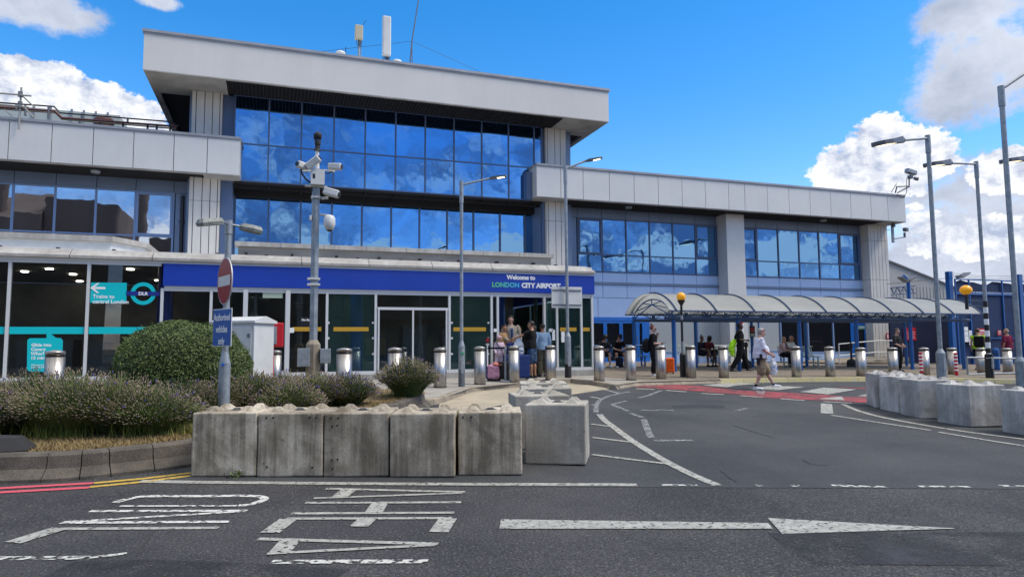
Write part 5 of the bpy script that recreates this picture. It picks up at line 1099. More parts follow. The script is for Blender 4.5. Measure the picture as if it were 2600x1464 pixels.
# twin-headed lamp with road signs
YT = 11.7; q = onY(570, 950, YT); z0 = gz(q.x, YT)+.2; t = onY(585, 560, YT)
o = root('twin_lamp', (q.x, YT, z0), 'low twin-headed lamp post rising from the lavender with road signs', 'street lamp')
zb = onY(575, 905, YT).z; mb = MB(); mb.tube([(q.x, YT, zb-.12), (q.x, YT, zb+.08), (q.x, YT, t.z-.22)], [.085, .05, .05], 16); mb.tube([(q.x, YT, t.z-.22), (q.x, YT, t.z)], .062, 16); mb.build('pole', 'galv', o)
mb = MB(); mb.tube([(q.x, YT, z0-.1), (q.x, YT, zb-.1)], .088, 18); mb.build('pole_base', 'galv', o)
mb = MB(); q_ = onY(563, 925, YT-.1); mb.box(q.x-.04, q.x+.0, YT-.092, YT-.088, q_.z-.02, q_.z+.02); mb.build('sticker', mat('blue_sticker', (.01, .12, .5), .4), o)
for (p0, p1, dy) in (((566, 562), (501, 566), -.45), ((608, 574), (667, 588), .1)):
    a = onY(p0[0], p0[1], YT+dy*.4); e = onY(p1[0], p1[1], YT+dy); mb = MB(); mb.tube([(q.x, YT, t.z-.06), a], .018, 8); mb.build('arm', 'galv', o)
    x = (e-a); R = frame((0, 0, 1), x); L_ = x.length/2; c = (a+e)/2; ang = x.normalized()
    R = Matrix((ang, Vector((0, 0, 1)).cross(ang).normalized(), ang.cross(Vector((0, 0, 1)).cross(ang).normalized()))).transposed()
    mb = MB(); pr = [(-1, .3), (-.8, .75), (.2, 1), (.85, .8), (1, .3), (1, -.3), (.85, -.8), (.2, -1), (-.8, -.75), (-1, -.3)]; n = len(pr)
    V = [c+R @ Vector((u*L_*.86, v*.095, .055)) for u, v in pr]+[c+R @ Vector((u*L_, v*.125, -.005)) for u, v in pr]+[c+R @ Vector((u*L_*.94, v*.11, -.05)) for u, v in pr]
    mb.add(V, [tuple(range(n)), tuple(range(3*n-1, 2*n-1, -1))]+[(k*n+i, k*n+(i+1) % n, (k+1)*n+(i+1) % n, (k+1)*n+i) for k in (0, 1) for i in range(n)])
    mb.build('lamp_head', mat('lamp_hood', (.30, .32, .30), .6, col2=(.17, .18, .16), scale=14) if dy < 0 else bpy.data.materials['lamp_hood'], o)
# no-entry disc and blue plate, turned towards the left
def signdir(a): return Vector((math.cos(a), math.sin(a), 0))
xd = signdir(rad(-70)); nrm = Vector((xd.y, -xd.x, 0))         # plate runs along xd, faces nrm
c = onY(570.5, 713, YT-.12); se = root('no_entry_sign', c-Vector((0, 0, .37)), 'round red no entry sign seen edge-on, above the blue plate', 'sign')
Rn = Matrix((xd, Vector((0, 0, 1)), xd.cross(Vector((0, 0, 1))))).transposed()
if (Rn.col[2]).dot(nrm) < 0: Rn.col[2] = -Rn.col[2]
mb = MB(); mb.lathe([(0, -.012), (.372, -.012), (.372, .004), (0, .004)], c, 48, R=Rn); mb.build('disc_back', 'signgrey', se)
mb = MB(); mb.lathe([(0, .0045), (.355, .0045), (.355, .007), (0, .007)], c, 48, R=Rn); mb.build('red_face', 'signred', se)
mb = MB(); mb.obox(c+nrm*.009, .30, .08, .002, Rn); mb.build('white_bar', 'whitebox', se)
mb = MB()
for dz in (-.2, .2): mb.obox(c+Vector((0, 0, dz))-nrm*.05, .03, .02, .05, Rn)
mb.build('clamp', 'galv_dk', se)
xd = signdir(rad(-60)); nrm = Vector((xd.y, -xd.x, 0))
Rn = Matrix((xd, Vector((0, 0, 1)), xd.cross(Vector((0, 0, 1))))).transposed()
if (Rn.col[2]).dot(nrm) < 0: Rn.col[2] = -Rn.col[2]
c = onY(564.5, 831, YT-.1); sa = root('road_sign', c-Vector((0, 0, .3)), 'blue plate reading Authorised vehicles only, below the no entry disc', 'sign')
mb = MB(); mb.obox(c, .30, .295, .006, Rn, bev=.004); mb.build('sign_plate', 'whitebox', sa)
mb = MB(); mb.obox(c+nrm*.008, .285, .28, .002, Rn); mb.build('blue_face', 'signblue', sa)
for i, w in enumerate(('Authorised', 'vehicles', 'only')): text(w, .15, c+nrm*.013+Vector((0, 0, .11-.185*i)), xd, (0, 0, 1), 'white', sa, align='CENTER', extr=.001, bold=.003, xs=.78)
# CCTV mast
YM = 15.8
def c3(x, y, dy=0): return onY(740+x/5.18, 320+y/5.18, YM+dy)
q = onY(795, 900, YM); z0 = gz(q.x, YM)+.2; o = root('cctv_mast', (q.x, YM, z0), 'tall galvanised CCTV mast with clustered cameras in front of the mirror windows', 'camera mast')
zt = c3(330, 800).z; zb = onY(790, 868, YM).z
mb = MB(); mb.tube([(q.x, YM, zb), (q.x, YM, zt)], .085, 8); mb.build('pole', 'galv', o)
mb = MB(); mb.tube([(q.x, YM, z0), (q.x, YM, zb-.05), (q.x, YM, zb+.05)], [.155, .155, .09], 8); mb.build('pole_base', 'kerb', o)
for px, py, w, h in ((770.5, 907, .13, .20), (825.5, 903, .115, .16)):
    c = onY(px, py, YM-.1); mb = MB(); mb.obox(c, w, .09, h, bev=.01); mb.build('junction_box', 'galv', o)
dxp = q.x - c3(318, 900).x
def cc(x, y, dy=0): v = c3(x, y, dy); v.x += dxp; return v
a, b = cc(255, 568, -.15), cc(430, 780, -.15); mb = MB(); mb.box(a.x, b.x, YM-.22, YM+.08, b.z, a.z); mb.box(a.x-.12, b.x+.06, YM-.12, YM-.02, b.z-.03, b.z-.002); bx_ = mb.build('equipment_box', 'whitebox', o)
mb = MB(); e = cc(292, 665, -.15); mb.obox((e.x, YM-.223, e.z), .025, .004, .05); mb.build('lock', 'black', bx_)
mb = MB(); mb.tube([cc(340, 560), cc(335, 330)], .045, 10); mb.tube([cc(120, 595), cc(255, 590)], .02, 8); mb.tube([cc(430, 580), cc(570, 600)], .02, 8); mb.tube([cc(390, 950), cc(480, 945)], .03, 8)
for y_ in (920,): mb.box(q.x-.1, q.x+.1, YM-.1, YM+.1, cc(0, y_+12).z, cc(0, y_-12).z)
for y_ in (880, 921): z_ = onY(790, 400+y_/2.86 if 0 else 400+y_/2.86, YM).z; mb.box(q.x-.15, q.x+.12, YM-.11, YM+.11, z_-.02, z_+.02)
mb.build('bracket', 'whitebox', o)
def cambody(p, e, r, nm='camera'):
    R = frame(Vector(e)-Vector(p), (0, 1, 0)); l = (Vector(e)-Vector(p)).length
    mb = MB(); mb.obox((Vector(p)+Vector(e))/2, r, r*.95, l/2, R, bev=r*.35); h = mb.build(nm, 'whitebox', o)
    mb = MB(); mb.lathe([(.0, 0), (r*.72, 0), (r*.72, .02), (0, .02)], e, 14, R=R); mb.build('lens', 'black', h)
    mb = MB(); up = Vector((0, 0, 1)); mb.obox((Vector(p)+Vector(e))/2+up*r*1.1, r*1.15, r*1.1, l*.56, R, bev=.01); 
cambody(cc(200, 545, -.1), cc(75, 495, -.25), .075); cambody(cc(200, 545, -.2), cc(365, 415, -.3), .085); cambody(cc(490, 535, -.1), cc(655, 535, -.25), .075); cambody(cc(430, 850, -.1), cc(620, 900, -.25), .085)
mb = MB(); mb.lathe([(.0, -.15), (.08, -.13), (.115, -.05), (.13, .0), (.125, .14), (.09, .19), (.04, .21), (0, .21)], cc(497, 1290, -.2), 20); dm = mb.build('dome_camera', 'whitebox', o, smooth=True)
mb = MB(); mb.ball(cc(497, 1340, -.2), .085, n=16); mb.build('lens', 'black', dm)
mb = MB(); mb.tube([cc(497, 1210, -.2), cc(500, 1180, -.15), cc(380, 1165, -.02)], .03, 8); mb.box(cc(345, 0).x, cc(370, 0).x, YM-.06, YM+.06, cc(0, 1250).z, cc(0, 1140).z); mb.box(q.x-.13, q.x-.08, YM-.08, YM+.05, cc(0, 1225).z, cc(0, 1165).z); mb.build('bracket', 'whitebox', dm)
mb = MB(); c = cc(345, 125, 0); mb.ball(c, .085, n=16)
mb.tube([cc(300, 100), cc(300, 160), cc(330, 190), cc(365, 190), cc(385, 160), cc(385, 105)], .022, 8); mb.tube([cc(343, 195), cc(343, 245)], .07, 12); mb.tube([cc(343, 252), cc(338, 300), cc(336, 330)], [.055, .06, .075], 12); mb.build('turret_camera', 'rubber', o)
mb = MB(); mb.tube([cc(125, 565, -.1), cc(130, 620, -.12), cc(180, 690, -.12), cc(245, 745, -.12)], .02, 6); mb.tube([cc(350, 480), cc(375, 500), cc(350, 525), cc(330, 520)], .018, 6); mb.tube([cc(440, 615, -.05), cc(480, 625, -.05), cc(530, 600, -.05)], .014, 6); mb.tube([cc(260, 790), cc(270, 850), cc(330, 840), cc(380, 790)], .03, 6); mb.build('cable', 'cables', o)
# cabinet and red box
YCb = 15.2
def cq_(x, y, Y=YCb): return onY(450+x/2.9, 500+y/2.9, Y)
q = cq_(568, 930); zt = cq_(568, 926).z; ca = rad(-36); o = root('electrical_cabinet', (q.x, YCb, .35), 'large white roadside cabinet with a pitched lid behind the clipped bush', 'cabinet', rz=ca)
cw, cd, ch = 1.02, .66, zt-.35        # near right corner at the local origin
mb = MB(); mb.box(-cw, 0, 0, cd, 0, ch); mb.build('cabinet_body', 'whitebox', o, local=True)
mb = MB(); x0, x1, y0, y1 = -cw-.05, .05, -.05, cd+.05; xm = (x0+x1)/2
mb.add([(x0, y0, ch+.002), (x1, y0, ch+.002), (x1, y1, ch+.002), (x0, y1, ch+.002), (x0, y0, ch+.05), (x1, y0, ch+.05), (x1, y1, ch+.05), (x0, y1, ch+.05), (x0, (y0+y1)/2, ch+.15), (x1, (y0+y1)/2, ch+.15)], [(3, 2, 1, 0), (0, 1, 5, 4), (2, 3, 7, 6), (1, 2, 6, 5), (3, 0, 4, 7), (4, 5, 9, 8), (6, 7, 8, 9), (5, 6, 9), (7, 4, 8)]); mb.build('lid', 'whitebox', o, local=True)
mb = MB(); mb.box(-cw+.06, -.06, -.02, -.002, .12, ch-.08); dr = mb.build('door', 'whitebox', o, local=True)
mb = MB(); mb.box(-.14, -.09, -.045, -.022, ch-.30, ch-.22); mb.build('hinge', 'galv_dk', dr, local=True)
YRb = 17.0; a, b = onY(692, 819, YRb), onY(717, 881, YRb); o = root('red_box', ((a.x+b.x)/2, YRb, b.z), 'red wall box with a grey panel beside the white cabinet', 'box')
mb = MB(); mb.obox(((a.x+b.x)/2-.08, YRb, (a.z+b.z)/2), (b.x-a.x)/2+.10, .12, (a.z-b.z)/2, bev=.03); mb.tube([(a.x, YRb, .4), (a.x, YRb, b.z)], .05, 8); mb.build('box_body', 'red', o)
mb = MB(); mb.obox(((a.x+b.x)/2-.12, YRb-.125, (a.z+b.z)/2-.01), (b.x-a.x)/2-.01, .01, (a.z-b.z)/2*.72, bev=.004); mb.build('box_panel', 'galv', o)
# railings
def rail(name, pts3, posts, r, m, lab):
    p0 = pts3[0][0]; o = root(name, (p0[0], p0[1], gz(p0[0], p0[1])+.12), lab, 'railing')
    for i, run in enumerate(pts3): mb = MB(); mb.tube(run, r, 10); mb.build('rail', m, o)
    for (x, y, z0, z1) in posts: mb = MB(); mb.tube([(x, y, z0), (x, y, z1)], r, 10); mb.build('post', m, o)
def zb_(x, y, Y): return onY(1900+x/2.636, 450+y/2.636, Y)
Ya = 26.2; pA = zb_(605, 1115, Ya); pB = zb_(865, 1092, Ya+.4); pC = zb_(1025, 1092, Ya+.4)
lA, lB, lC = zb_(607, 1192, Ya), zb_(865, 1168, Ya+.4), zb_(1025, 1168, Ya+.4)
rail('ramp_railing', [[tuple(pA), tuple(pB), tuple(pC)], [tuple(lA), tuple(lB), tuple(lC)]], [(pA.x, pA.y, .6, pA.z), (pB.x, pB.y, .6, pB.z), (pC.x, pC.y, .5, pC.z)], .025, 'whitebox', 'white two-bar railing along the ramp by the far blue door')
mb = MB(); mb.add([(pA.x, Ya, .62), (pC.x, Ya, .62), (pC.x, 29.2, .62), (pA.x, 29.2, .62), (pA.x, Ya, .66), (pC.x, Ya, .86), (pC.x, 29.2, .86), (pA.x, 29.2, .66)], [(4, 5, 6, 7), (0, 1, 5, 4), (1, 2, 6, 5), (3, 0, 4, 7)]); rp = mb.build('ramp', 'kerb'); rp['kind'] = 'structure'
Yr = 18.6; a = zb_(1462, 1205, Yr); b = zb_(1845, 1215, Yr); c = zb_(1468, 1318, Yr)
rail('guard_rail', [[tuple(a), (b.x+.6, Yr, b.z)], [(a.x, Yr, c.z), (b.x+.6, Yr, c.z)]], [(a.x, Yr, gz(a.x, Yr)+.1, a.z)], .035, 'galv', 'low grey tubular guard rail by the banded beacon post')
# benches
def bench(px, py, L_, m, lab, dirx=1, n=3, g=None, Y=None):
    q = G(px, py, .12) if Y is None else onY(px, py, Y); q.z = gz(q.x, q.y)+.12
    o = root('bench', q, lab, 'bench', g); nb_ = 14
    mb = MB()
    for i in range(int(L_/.075)): x = i*.075; mb.tube([(x, .05, .42), (x, .42, .44), (x, .50, .50), (x, .58, .88)], .018, 6)
    mb.build('seat', m, o, local=True)
    mb = MB(); mb.tube([(0, .06, .41), (L_, .06, .41)], .02, 6); mb.tube([(0, .40, .42), (L_, .40, .42)], .02, 6); mb.tube([(0, .57, .86), (L_, .57, .86)], .02, 6); mb.build('seat_frame', m, o, local=True)
    for x in (.15, L_-.15):
        mb = MB(); mb.box(x-.025, x+.025, .08, .13, 0, .41); mb.box(x-.025, x+.025, .36, .41, 0, .42); mb.box(x-.025, x+.025, .131, .359, .02, .06); mb.build('leg', m, o, local=True)
    return o
bench(1520, 932, 2.3, 'blue', 'blue slatted metal bench outside the blue doors')
bench(1742, 930, 2.9, mat('bench_mint', (.42, .50, .48), .4), 'pale grey-green bench where two women sit')
bench(2000, 931, 1.9, bpy.data.materials['bench_mint'], 'pale bench where the blonde woman and bald man sit')
# ------------------------------------------------------------------ concrete blocks
def block_mesh(w=.785, d=.785, h=.78, jit=0):
    rnd = random.Random(jit); bm = bmesh.new(); bmesh.ops.create_cube(bm, size=1)
    for v in bm.verts: v.co = Vector((v.co.x*w, v.co.y*d, (v.co.z+.5)*h))
    bmesh.ops.bevel(bm, geom=list(bm.edges), offset=.018, segments=2, affect='EDGES', profile=.5)
    bmesh.ops.subdivide_edges(bm, edges=list(bm.edges), cuts=6, use_grid_fill=True)
    for v in bm.verts:
        nn = noise.noise_vector(v.co*3.5+Vector((jit*3.1, 0, 0))); n2 = noise.noise_vector(v.co*14+Vector((jit*3.1, 0, 0)))
        v.co += nn*.004+n2*.0035
    mb = MB(); bm.verts.ensure_lookup_table(); mb.add([v.co for v in bm.verts], [[v.index for v in f.verts] for f in bm.faces]); bm.free()
    for sx_ in (-1, 1):
        for sy_ in (-1, 1):
            cx_, cy_ = sx_*.21, sy_*.20; V = [(cx_+a*.098, cy_+b*.098, h-.008) for a, b in ((-1, -1), (1, -1), (1, 1), (-1, 1))]+[(cx_+a*.030, cy_+b*.030, h+.060) for a, b in ((-1, -1), (1, -1), (1, 1), (-1, 1))]
            mb.add(V, [(4, 5, 6, 7), (0, 1, 5, 4), (1, 2, 6, 5), (2, 3, 7, 6), (3, 0, 4, 7)])
    return mb
def block(pl, pr, lab, m='concrete', w=.785, jit=0, which='L', h=.78, off=0.0, ang=None):
    """pl, pr: ground points of the near face's left and right corners"""
    t = Vector((pr.x-pl.x, pr.y-pl.y, 0)).normalized() if ang is None else Vector((math.cos(ang), math.sin(ang), 0))
    nn = Vector((-t.y, t.x, 0)); a = Vector(pl) if which == 'L' else Vector(pr)-t*w
    c = a+t*(w/2)+nn*(w/2); z = min(gz(c.x, c.y), gz(a.x, a.y))+off
    o = root('concrete_block', (c.x, c.y, z), lab, 'concrete block', 'studded concrete barrier blocks', rz=math.atan2(t.y, t.x))
    mb = block_mesh(w, w, h, jit); b_ = mb.build('block_body', m, o, local=True)
    mb = MB(); mb.lathe([(.0, h+.006), (.06, h+.006), (.085, h+.001)], n=14); mb.build('lifting_recess', 'rubber', o, local=True)
    mb = MB(); mb.tube([(-.055, 0, h-.0), (-.03, 0, h+.02), (.03, 0, h+.02), (.055, 0, h-.0)], .008, 6); mb.build('lifting_loop', 'galv_dk', o, local=True)
    return o
fr_ = [(483, 1209.6), (647.7, 1210.5), (816, 1211), (987, 1211)]
A_, B_ = G(483, 1210), G(983, 1211.5); tdir = (B_-A_); L4 = tdir.length; tdir.normalize(); wF = L4/3-.004
labs = ['leftmost block of the front row, nearest the kerb', 'second block from the left in the front row, with dark stains', 'third block from the left in the front row, with paired bolt holes', 'fourth block from the left in the front row, with pale scratches down its face', 'fifth block of the front row, beside the offset block']
for i in range(4):
    a = A_+tdir*(L4/3*i*1.012)+Vector((0, 0, 0)); a.y += (0, .0, .01, -.01)[i]; block(a, a+tdir, labs[i], 'concrete', wF, i+1, h=.755)
a, b = G(1163, 1207), G(1325, 1207); block(a, b, labs[4], 'concrete', wF, 6, h=.755)
for k_, hs in ((1, ((.10, .70), (.18, .70), (.62, .70), (.70, .70), (.12, .12), (.66, .11))), (2, ((.08, .70), (.17, .70), (.10, .60), (.16, .61), (.10, .20), (.17, .21), (.11, .10))), (4, ((.06, .70), (.16, .70)))):
    bo_ = [o_ for o_ in bpy.data.objects if o_.get('label') == labs[k_]][0]
    for (hx, hz) in hs: mb = MB(); mb.lathe([(.0, -.392-.004), (.012, -.392-.004), (.012, -.38)], (hx-wF/2, 0, hz), 10, R=frame((0, 1, 0))); mb.V = [Vector((v.x, v.y, v.z)) for v in mb.V]; mb.build('bolt_hole', 'rubber', bo_, local=True)
block(G(1336, 1177), G(1488, 1183), 'clean pale block set back at the right end of the front row', 'concrete_lt', .80, 9, 'R', h=.775)
for i, (p, labt) in enumerate(((((1306.6, 1002.7), (1446, 1001.8)), 'block directly behind the offset one, its near face half hidden'), (((1322, 984), (1452, 985)), 'middle block of the row leading to the entrance kerb'), (((1328, 969), (1445, 969.5)), 'farthest block of the row leading to the entrance kerb'))):
    a, b = onG(*p[0], .79), onG(*p[1], .79)
    if i == 2: a = a2+nn2*.86; b = b2+nn2*.86
    t = (b-a).normalized(); nn2 = Vector((-t.y, t.x, 0)).normalized(); a2, b2 = a, b; block(a, b, labt, 'concrete_lt', min(max((b-a).length, .78), .84), 20+i, h=.78)
R5 = [((2201, 1025), (2222.7, 1034.5), 'farthest left block of the right-hand barrier, mostly hidden'), ((2235, 1037), (2281.4, 1048.7), 'second block of the right-hand barrier, flush with its neighbour'), ((2283, 1049), (2336.9, 1063), 'third block of the right-hand barrier, showing its rough right side'), ((2386, 1070.4), (2464.5, 1085), 'large near block of the right-hand barrier, fourth along'), ((2545, 1095), (2620, 1108), 'nearest block of the right-hand barrier, cut by the photo edge')]
for i, (p, r_, lab) in enumerate(R5): block(G(*p), G(*r_), lab, 'concrete_bl', .79, 40+i, which='R' if i != 4 else 'L', h=.77)
# ------------------------------------------------------------------ planting
def fastmesh(name, V, F4, F3, m, parent=None, smooth=False):
    """numpy arrays to one mesh object"""
    V = np.asarray(V, dtype=np.float32); me = bpy.data.meshes.new(name); me.vertices.add(len(V)); me.vertices.foreach_set('co', V.ravel())
    li = np.concatenate([np.asarray(F4, dtype=np.int32).ravel() if len(F4) else np.zeros(0, np.int32), np.asarray(F3, dtype=np.int32).ravel() if len(F3) else np.zeros(0, np.int32)])
    me.loops.add(len(li)); me.loops.foreach_set('vertex_index', li); n4, n3 = len(F4), len(F3); me.polygons.add(n4+n3)
    me.polygons.foreach_set('loop_start', np.concatenate([np.arange(n4)*4, n4*4+np.arange(n3)*3]).astype(np.int32)); me.update(calc_edges=True); me.validate()
    me.materials.append(M[m]); o = bpy.data.objects.new(name, me); S.collection.objects.link(o)
    if parent is not None: o.parent = parent
    return o
rng = np.random.default_rng(5)
def leaves(C, size, nrm=None, asp=.55):
    """one folded leaf (2 triangles) per centre"""
    n = len(C); a = rng.normal(size=(n, 3)); 
    if nrm is not None: a = a*.7+nrm
    a /= np.linalg.norm(a, axis=1)[:, None]; b = rng.normal(size=(n, 3)); b -= a*(a*b).sum(1)[:, None]; b /= np.linalg.norm(b, axis=1)[:, None]; c = np.cross(a, b)
    s = (size*rng.uniform(.6, 1.3, n))[:, None]
    V = np.stack([C-b*s, C+c*s*asp, C+b*s, C-c*s*asp], 1).reshape(-1, 3); F = np.arange(n*4).reshape(-1, 4); return V, F
# clipped bush
YB = 13.6; cB = onY(466, 906, YB); cB.z = 1.05; rB = np.array([1.17, 1.15, 1.04])
bush = root('clipped_bush', (cB.x, YB, .4), 'large dense rounded green bush behind the lavender, left of the road signs', 'bush')
n = 46000; d = rng.normal(size=(n, 3)); d /= np.linalg.norm(d, axis=1)[:, None]; d = d[d[:, 2] > -.75]; n = len(d)
lump = np.array([noise.noise(Vector(v)*2.2)*.07+noise.noise(Vector(v)*7)*.03 for v in d]); depth = rng.uniform(0, 1, n)**2*.08
p4 = (np.abs(d)**2.5).sum(1)**(-1/2.5)   # squarer than an ellipsoid
Rr = (p4*(1+lump-depth))[:, None]; C = d*Rr*rB*.97; C[:, 2] = np.maximum(C[:, 2], -.62)
V, F = leaves(C, .019, d*1.0); o_ = fastmesh('foliage', V, F, [], 'leaf', bush); o_.location = (0, 0, cB.z-.4)
k = 700; sp = d[:k]*(p4[:k]*(1.01+rng.uniform(0, .04, k)))[:, None]*rB; sp = sp[sp[:, 2] > .1]; V2 = []; F3 = []
for v in sp: b_ = v*.93; t_ = v+rng.normal(size=3)*.01; s_ = rng.normal(size=3)*.006; i0 = len(V2); V2 += [b_-s_, b_+s_, t_]; F3.append((i0, i0+1, i0+2))
o_ = fastmesh('twigs', V2, [], F3, 'leaf', bush); o_.location = (0, 0, cB.z-.4)
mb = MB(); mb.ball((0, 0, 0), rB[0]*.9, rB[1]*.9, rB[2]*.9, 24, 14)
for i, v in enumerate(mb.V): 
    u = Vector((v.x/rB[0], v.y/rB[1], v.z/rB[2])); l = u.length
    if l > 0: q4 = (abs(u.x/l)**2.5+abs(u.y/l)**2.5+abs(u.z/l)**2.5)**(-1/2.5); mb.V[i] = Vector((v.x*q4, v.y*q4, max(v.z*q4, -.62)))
o_ = mb.build('shaded_core', 'leaf_in', bush, local=True); o_.location = (0, 0, cB.z-.4)  # solid core, shade inside the bush put into its dark green
# lavender
def lavender(x, y, r, h, n, lab, blue=.06, green=1.0, lean=(0, 0), zb=None):
    z0 = (gz(x, y)+.26) if zb is None else zb
    o = root('lavender_plant', (x, y, z0), lab, 'lavender', 'lavender plants in the raised bed')
    th = rng.uniform(0, 2*math.pi, n); rr = np.sqrt(rng.uniform(0, 1, n)); sp_ = rr*1.15
    bx_, by_ = rr*np.cos(th)*r*.30, rr*np.sin(th)*r*.30
    ln = h*rng.uniform(.72, 1.12, n)*(1-.18*rr)
    dirx, diry = np.cos(th)*sp_*.85+lean[0]+rng.normal(size=n)*.10, np.sin(th)*sp_*.85+lean[1]+rng.normal(size=n)*.10
    dz = np.sqrt(np.maximum(.25, 1-(sp_*.62)**2)); dv = np.stack([dirx*r/h*1.02, diry*r/h*1.02, dz], 1); dv /= np.maximum(1e-6, np.linalg.norm(dv, axis=1)[:, None])
    P0 = np.stack([bx_, by_, np.zeros(n)], 1); ll = np.sqrt((ln*dv[:, 2])**2*0+ln**2)*np.where(rr > .6, 1.0, 1.0); P2 = P0+dv*ll[:, None]; P1 = (P0+P2)/2+np.stack([0*bx_, 0*bx_, ln*.10*rr], 1)
    P2[:, 2] -= .04*rr*h; P2[:, 2] = np.maximum(P2[:, 2], .05)
    s = np.stack([-np.sin(th+rng.uniform(-1, 1, n)), np.cos(th), np.zeros(n)], 1)*.0045
    V = np.stack([P0-s, P0+s, P1-s, P1+s, P2-s*.6, P2+s*.6], 1).reshape(-1, 3); i = np.arange(n)*6
    F = np.concatenate([np.stack([i, i+1, i+3, i+2], 1), np.stack([i+2, i+3, i+5, i+4], 1)]); fastmesh('stems', V, F, [], 'lav_stem', o)
    def heads(idx, m, nm, sc=1.0):
        k = len(idx)
        if k == 0: return
        dd = P2[idx]-P1[idx]; dd /= np.linalg.norm(dd, axis=1)[:, None]; a = np.cross(dd, [0, 0, 1.]); a /= np.maximum(.05, np.linalg.norm(a, axis=1)[:, None]); b = np.cross(dd, a)
        L_ = (.055*rng.uniform(.7, 1.3, k)*sc)[:, None]; w = .0085*sc; Q0 = P2[idx]-dd*.005
        ring = [Q0, Q0+dd*L_*.35+a*w, Q0+dd*L_*.35-a*w*.5+b*w*.87, Q0+dd*L_*.35-a*w*.5-b*w*.87, Q0+dd*L_]
        V = np.stack(ring, 1).reshape(-1, 3); i = np.arange(k)*5; F = []
        for a_, b_ in ((1, 2), (2, 3), (3, 1)): F += [np.stack([i, i+a_, i+b_], 1), np.stack([i+4, i+b_, i+a_], 1)]
        fastmesh(nm, V, [], np.concatenate(F), m, o)
    idx = rng.permutation(n)[:int(n*.68)]; kb_ = int(n*blue); heads(idx[kb_:], 'lav_head', 'seed_heads'); heads(idx[:kb_], 'lav_blue', 'purple_flowers', 1.2)
    m_ = int(n*2.0*green); th = rng.uniform(0, 2*math.pi, m_); rr = np.sqrt(rng.uniform(0, 1, m_))*.8; zz = rng.uniform(0, 1, m_)
    C = np.stack([rr*np.cos(th)*r*(.5+.5*zz), rr*np.sin(th)*r*(.5+.5*zz), .03+h*.62*zz*(1-.45*rr**2)], 1); up = np.stack([np.cos(th)*rr, np.sin(th)*rr, .9+0*th], 1)
    up /= np.linalg.norm(up, axis=1)[:, None]; b = up+rng.normal(size=(m_, 3))*.25; b /= np.linalg.norm(b, axis=1)[:, None]; c = np.cross(b, rng.normal(size=(m_, 3))); c /= np.linalg.norm(c, axis=1)[:, None]
    V = np.stack([C-c*.004, C+c*.004, C+b*.085], 1).reshape(-1, 3); fastmesh('leaves', V, [], np.arange(m_*3).reshape(-1, 3), 'lav_leaf', o)
    return o
def lavpx(px, py, Y): q = onY(px, py, Y); return q.x
lav = [ # px centre, Y, r, h, label
 (-40, 11.3, .75, .62, 'lavender clump cut by the left edge of the photo'),
 (95, 12.4, .75, .78, 'tall lavender clump just left of the teal speech bubble bollard'),
 (190, 11.2, .85, .84, 'broad lavender clump in front of the bollard near the speech bubble'),
 (300, 11.2, .85, .78, 'lavender clump directly in front of the left half of the clipped bush'),
 (395, 10.95, .80, .66, 'lavender clump nearest the kerb with two purple flower tufts'),
 (470, 12.0, .80, .62, 'lavender clump in front of the right half of the clipped bush'),
 (560, 12.6, .75, .60, 'lavender clump around the foot of the sign post'),
 (650, 12.9, .75, .66, 'lavender clump below the white cabinet'),
 (735, 12.3, .70, .56, 'lavender clump between the sign post and the CCTV mast'),
 (800, 13.3, .75, .62, 'lavender clump around the foot of the CCTV mast'),
 (880, 13.4, .70, .58, 'drooping lavender clump at the right end of the long bed')]
for i, (px, Y, r_, h_, lab) in enumerate(lav):
    lavender(onY(px, 1000, Y).x, Y, r_, h_, 2500, lab, blue=(.02, .01, .02, .02, .04, .02, .03, .04, .02, .03, .07)[i], green=1.0)
lavender(onY(1036, 980, 14.3).x, 14.3, .62, .78, 3300, 'separate rounded lavender bush in front of the sliding doors', blue=.03, green=1.4)
for px, Y in ((20, 12.9), (240, 12.6), (640, 14.2), (720, 14.5), (1, 14)):
    lavender(onY(px, 1000, Y).x, Y, .6, .55, 1100, {20: 'lavender clump half hidden at the back left of the bed', 240: 'lavender clump under the left edge of the clipped bush', 640: 'lavender clump rising against the white cabinet', 720: 'lavender clump in front of the bollard by the red box', 1: 'lavender clump at the foot of the teal striped window'}[px])
def grassfield(name, n, poly, h, m, kind='stuff'):
    P = []; 
    while len(P) < n:
        a = rng.uniform(0, 1, 3); x = rng.uniform(poly[0], poly[1]); y = rng.uniform(poly[2], poly[3]); P.append((x, y))
    return P
def blades(name, P, h, m, w=.004, curl=.5):
    n = len(P); P = np.array(P); z = np.array([gz(a, b)+.26 for a, b in P]); th = rng.uniform(0, 6.28, n); hh = h*rng.uniform(.4, 1.2, n)
    B0 = np.stack([P[:, 0], P[:, 1], z], 1); tip = B0+np.stack([np.cos(th)*hh*curl*rng.uniform(.2, 1.6, n), np.sin(th)*hh*curl, hh], 1); s = np.stack([-np.sin(th), np.cos(th), 0*th], 1)*w
    V = np.stack([B0-s, B0+s, tip], 1).reshape(-1, 3); o = fastmesh(name, V, [], np.arange(n*3).reshape(-1, 3), m); o['kind'] = 'stuff'; return o
P = []; bq = bed
fx = [p.x for p in bq]; fy = [p.y for p in bq]
while len(P) < 15000:
    t = rng.uniform(-6, 3.0); y0 = float(np.interp(t, fx, fy)); P.append((t, y0+.02+abs(rng.normal())*.55))
blades('dry_grass', P, .065, 'drygrass', .005, 1.2)
P = []
for cx_, cy_, s_ in ((-3.4, 11.6, .25), (-2.7, 10.9, .2), (-1.6, 10.7, .2), (-4.1, 10.9, .4), (-5, 11, .5), (2.6, 14.6, .2), (-.9, 10.6, .15)): P += [(rng.normal(cx_, s_), rng.normal(cy_, s_*.4)) for _ in range(330)]
P = [p for p in P if p[1] > np.interp(p[0], fx, fy)+.02]
